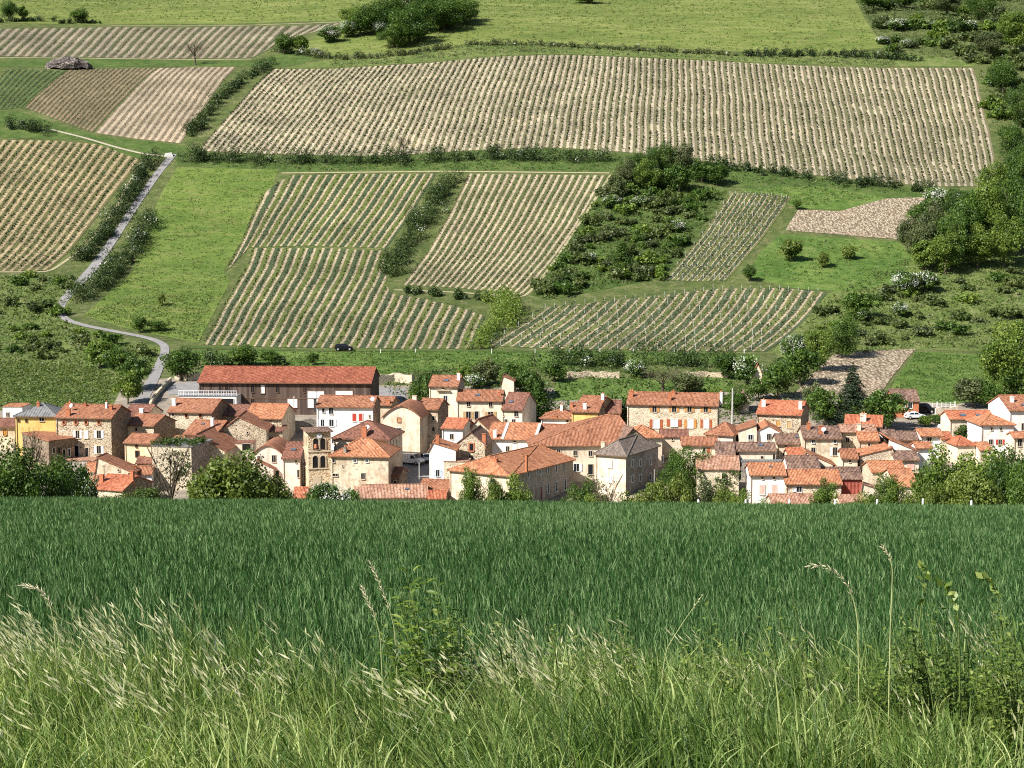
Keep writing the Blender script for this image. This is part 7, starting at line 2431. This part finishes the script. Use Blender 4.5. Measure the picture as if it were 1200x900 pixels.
def leafy_plant(name, cat, label, px, py_base, Y, wpx, hpx, mat, stems, per, leaf, aspect, droop=0.2, curl=True):
    k = Y / FPX
    base = px_at(px, py_base, Y)
    base[2] = float(H(base[0], base[1]))
    top = px_at(px, py_base - hpx, Y)[2]
    Hh = top - base[2]
    Wd = wpx * k
    root = empty(name, tuple(base), 0, label, cat)
    b = MB()
    Cs, Ax, Sz = [], [], []
    for i in range(stems):
        f = (i + .5) / stems * 2 - 1 + rng.normal() * .12
        h = Hh * (1 - .35 * abs(f) ** 1.6) * (.72 + .32 * rng.random())
        p0 = Vector((f * Wd * .22, rng.normal() * .10, 0))
        p3 = Vector((f * Wd * .5 - .06 * h + rng.normal() * .03, rng.normal() * .16, h))
        pts = []
        for j in range(9):
            t = j / 8
            q = p0.lerp(p3, t); q.x -= .10 * h * t * t * .6
            pts.append(q)
        for j in range(8): b.tube(pts[j], pts[j + 1], .0055 * (1 - .6 * j / 8), .0055 * (1 - .6 * (j + 1) / 8), 5)
        for j in range(per):
            t = .25 + .75 * (j + .5) / per
            q = pts[min(7, int(t * 8))].lerp(pts[min(8, int(t * 8) + 1)], t * 8 - int(t * 8))
            a = 2.4 * j + rng.normal() * .3
            d = np.array([math.cos(a), math.sin(a), .55 - droop * rng.random() * 2])
            d /= np.linalg.norm(d)
            s = leaf * (.55 + .6 * rng.random()) * (1.15 - .5 * t)
            Cs.append(np.array(q) + rng.normal(size=3) * .022); Ax.append(d); Sz.append(s)
    b.build('stems', M['stem_green'], root)
    n = len(Cs)
    C, A, S = np.array(Cs), np.array(Ax), np.array(Sz)[:, None]
    B = np.cross(A, np.array([0, 0, 1.0]) + rng.normal(size=(n, 3)) * .35); B /= np.linalg.norm(B, axis=1)[:, None]
    U = np.cross(B, A)
    w = S * aspect * .5
    # pointed leaf, folded along its midrib and curling down at the tip
    pts = [C, C + A * S * .3 + B * w * .85 + U * S * .06, C + A * S * .65 + B * w + U * S * .03, C + A * S * 1.0 - U * S * .14,
           C + A * S * .65 - B * w + U * S * .03, C + A * S * .3 - B * w * .85 + U * S * .06, C + A * S * .33 - U * S * .01, C + A * S * .67 - U * S * .05]
    V = np.stack(pts, 1).reshape(-1, 3)
    o = (np.arange(n) * 8)[:, None]
    T = np.concatenate([o + np.array([f]) for f in ((0, 1, 6), (0, 6, 5), (7, 2, 3), (7, 3, 4))])
    Q = np.concatenate([o + np.array([f]) for f in ((1, 2, 7, 6), (6, 7, 4, 5))])
    R = np.repeat(np.clip(.5 + rng.normal(size=n) * .22, 0, 1), 8)
    link('leaves', np_mesh('leaves', V, [Q, T], [mat], rnd=R), root)
    return root


M['stem_green'] = plain('green_stem', (0.10, 0.14, 0.035), 0.6, 0.2, 6)
leafy_plant('leafy_weed', 'weed', 'bushy bright green weed rising above the grass left of the centre', 518, 835, 10.3, 112, 168, L['weed'], 26, 26, .125, .30)
leafy_plant('leafy_weed', 'weed', 'small thin leafed weed right of the bushy bright green one', 607, 835, 10.6, 50, 140, L['weed'], 7, 18, .07, .3)
leafy_plant('leafy_weed', 'weed', 'slender curled weed stem in the middle of the verge', 668, 835, 10.4, 46, 128, L['weed'], 5, 14, .07, .4)
leafy_plant('leafy_weed', 'weed', 'upright weed with round pale leaves left of the arching stalk', 950, 835, 9.6, 44, 158, L['weed'], 5, 13, .075, .6)
leafy_plant('leafy_weed', 'weed', 'low dark leafed weed clump between the bare stem and the bramble bush', 850, 850, 9.8, 120, 130, L['bramble'], 30, 30, .06, .4)
leafy_plant('leafy_weed', 'weed', 'low weed clump at the foot of the slanting bare stem', 735, 850, 10.0, 100, 128, L['bramble'], 22, 28, .06, .36)
leafy_plant('bramble_bush', 'bush', 'dense bramble bush on the right side of the verge', 1110, 880, 9.3, 200, 172, L['bramble'], 70, 46, .058, .5)
leafy_plant('bramble_bush', 'bush', 'lower bramble bush at the right photo edge', 1205, 880, 9.0, 120, 180, L['bramble'], 36, 46, .058, .5)
for lab, pts in (('curled bramble shoot reaching above the bramble bush, leftmost', [(1072, 790, 9.2), (1078, 715, 9.2), (1086, 690, 9.2), (1084, 670, 9.2), (1078, 662, 9.2)]),
                 ('dark bramble shoot curving left above the bramble bush', [(1130, 790, 9.2), (1124, 720, 9.2), (1112, 692, 9.2), (1100, 680, 9.2)]),
                 ('arching bramble shoot bent over to the left near the right edge', [(1178, 790, 9.2), (1174, 715, 9.2), (1166, 690, 9.2), (1154, 676, 9.2), (1146, 672, 9.2)])):
    P_ = [np.array(px_at(*p)) for p in pts]
    base = P_[0].copy(); base[2] = float(H(base[0], base[1]))
    A = np.array([base] + P_[1:]) - base
    t = np.linspace(0, len(A) - 1, 24)
    C = np.column_stack([np.interp(t, np.arange(len(A)), A[:, k]) for k in range(3)])
    for _ in range(2): C[1:-1] = .25 * C[:-2] + .5 * C[1:-1] + .25 * C[2:]
    root = empty('bramble_shoot', tuple(base), 0, lab, 'shoot')
    b = MB()
    for i in range(23): b.tube(C[i], C[i + 1], .005 * (1 - .6 * i / 23), .005 * (1 - .6 * (i + 1) / 23), 5)
    b.build('stem', M['stem_green'], root)
    m = 22
    ii = np.linspace(8, 23, m).astype(int)
    V, F, R = leaf_quads(C[ii] + rng.normal(size=(m, 3)) * .012, rng.normal(size=(m, 3)) + np.array([0, -.6, .5]), .045 * (.6 + .7 * rng.random(m)), .6)
    link('leaves', np_mesh('leaves', V, [F], [L['bramble']], rnd=R), root)

# ---------------------------------------------------------------- light
w = bpy.data.worlds.new('World')
scene.world = w
w.use_nodes = True
nt = w.node_tree
bg = nt.nodes['Background']
sky = nt.nodes.new('ShaderNodeTexSky')
sky.sky_type = 'NISHITA'
sky.sun_disc = False
SUN_EL, SUN_AZ = math.radians(41), math.radians(-127)      # azimuth: clockwise from +Y (view direction); from the left, slightly behind the camera
sky.sun_elevation = SUN_EL
sky.sun_rotation = SUN_AZ
sky.dust_density = 0.6
nt.links.new(sky.outputs[0], bg.inputs[0])
bg.inputs[1].default_value = 0.06
sd = bpy.data.lights.new('sun', 'SUN')
sd.energy = 5.0
sd.angle = math.radians(0.5)
sd.color = (1.0, 0.975, 0.93)
so = bpy.data.objects.new('sun', sd)
COL.objects.link(so)
dv = Vector((math.sin(SUN_AZ) * math.cos(SUN_EL), math.cos(SUN_AZ) * math.cos(SUN_EL), math.sin(SUN_EL)))
so.rotation_euler = dv.to_track_quat('Z', 'Y').to_euler()
so.location = dv * 300

scene.view_settings.view_transform = 'Standard'
scene.view_settings.look = 'None'
scene.view_settings.exposure = 0.85
scene.view_settings.gamma = 1.0
scene.view_settings.use_curve_mapping = False
scene.cycles.max_bounces = 5
scene.cycles.diffuse_bounces = 2
scene.cycles.transmission_bounces = 2
scene.cycles.use_denoising = False
scene.cycles.filter_width = 1.1
print('rows', NROWS[0], 'objects', len(bpy.data.objects))
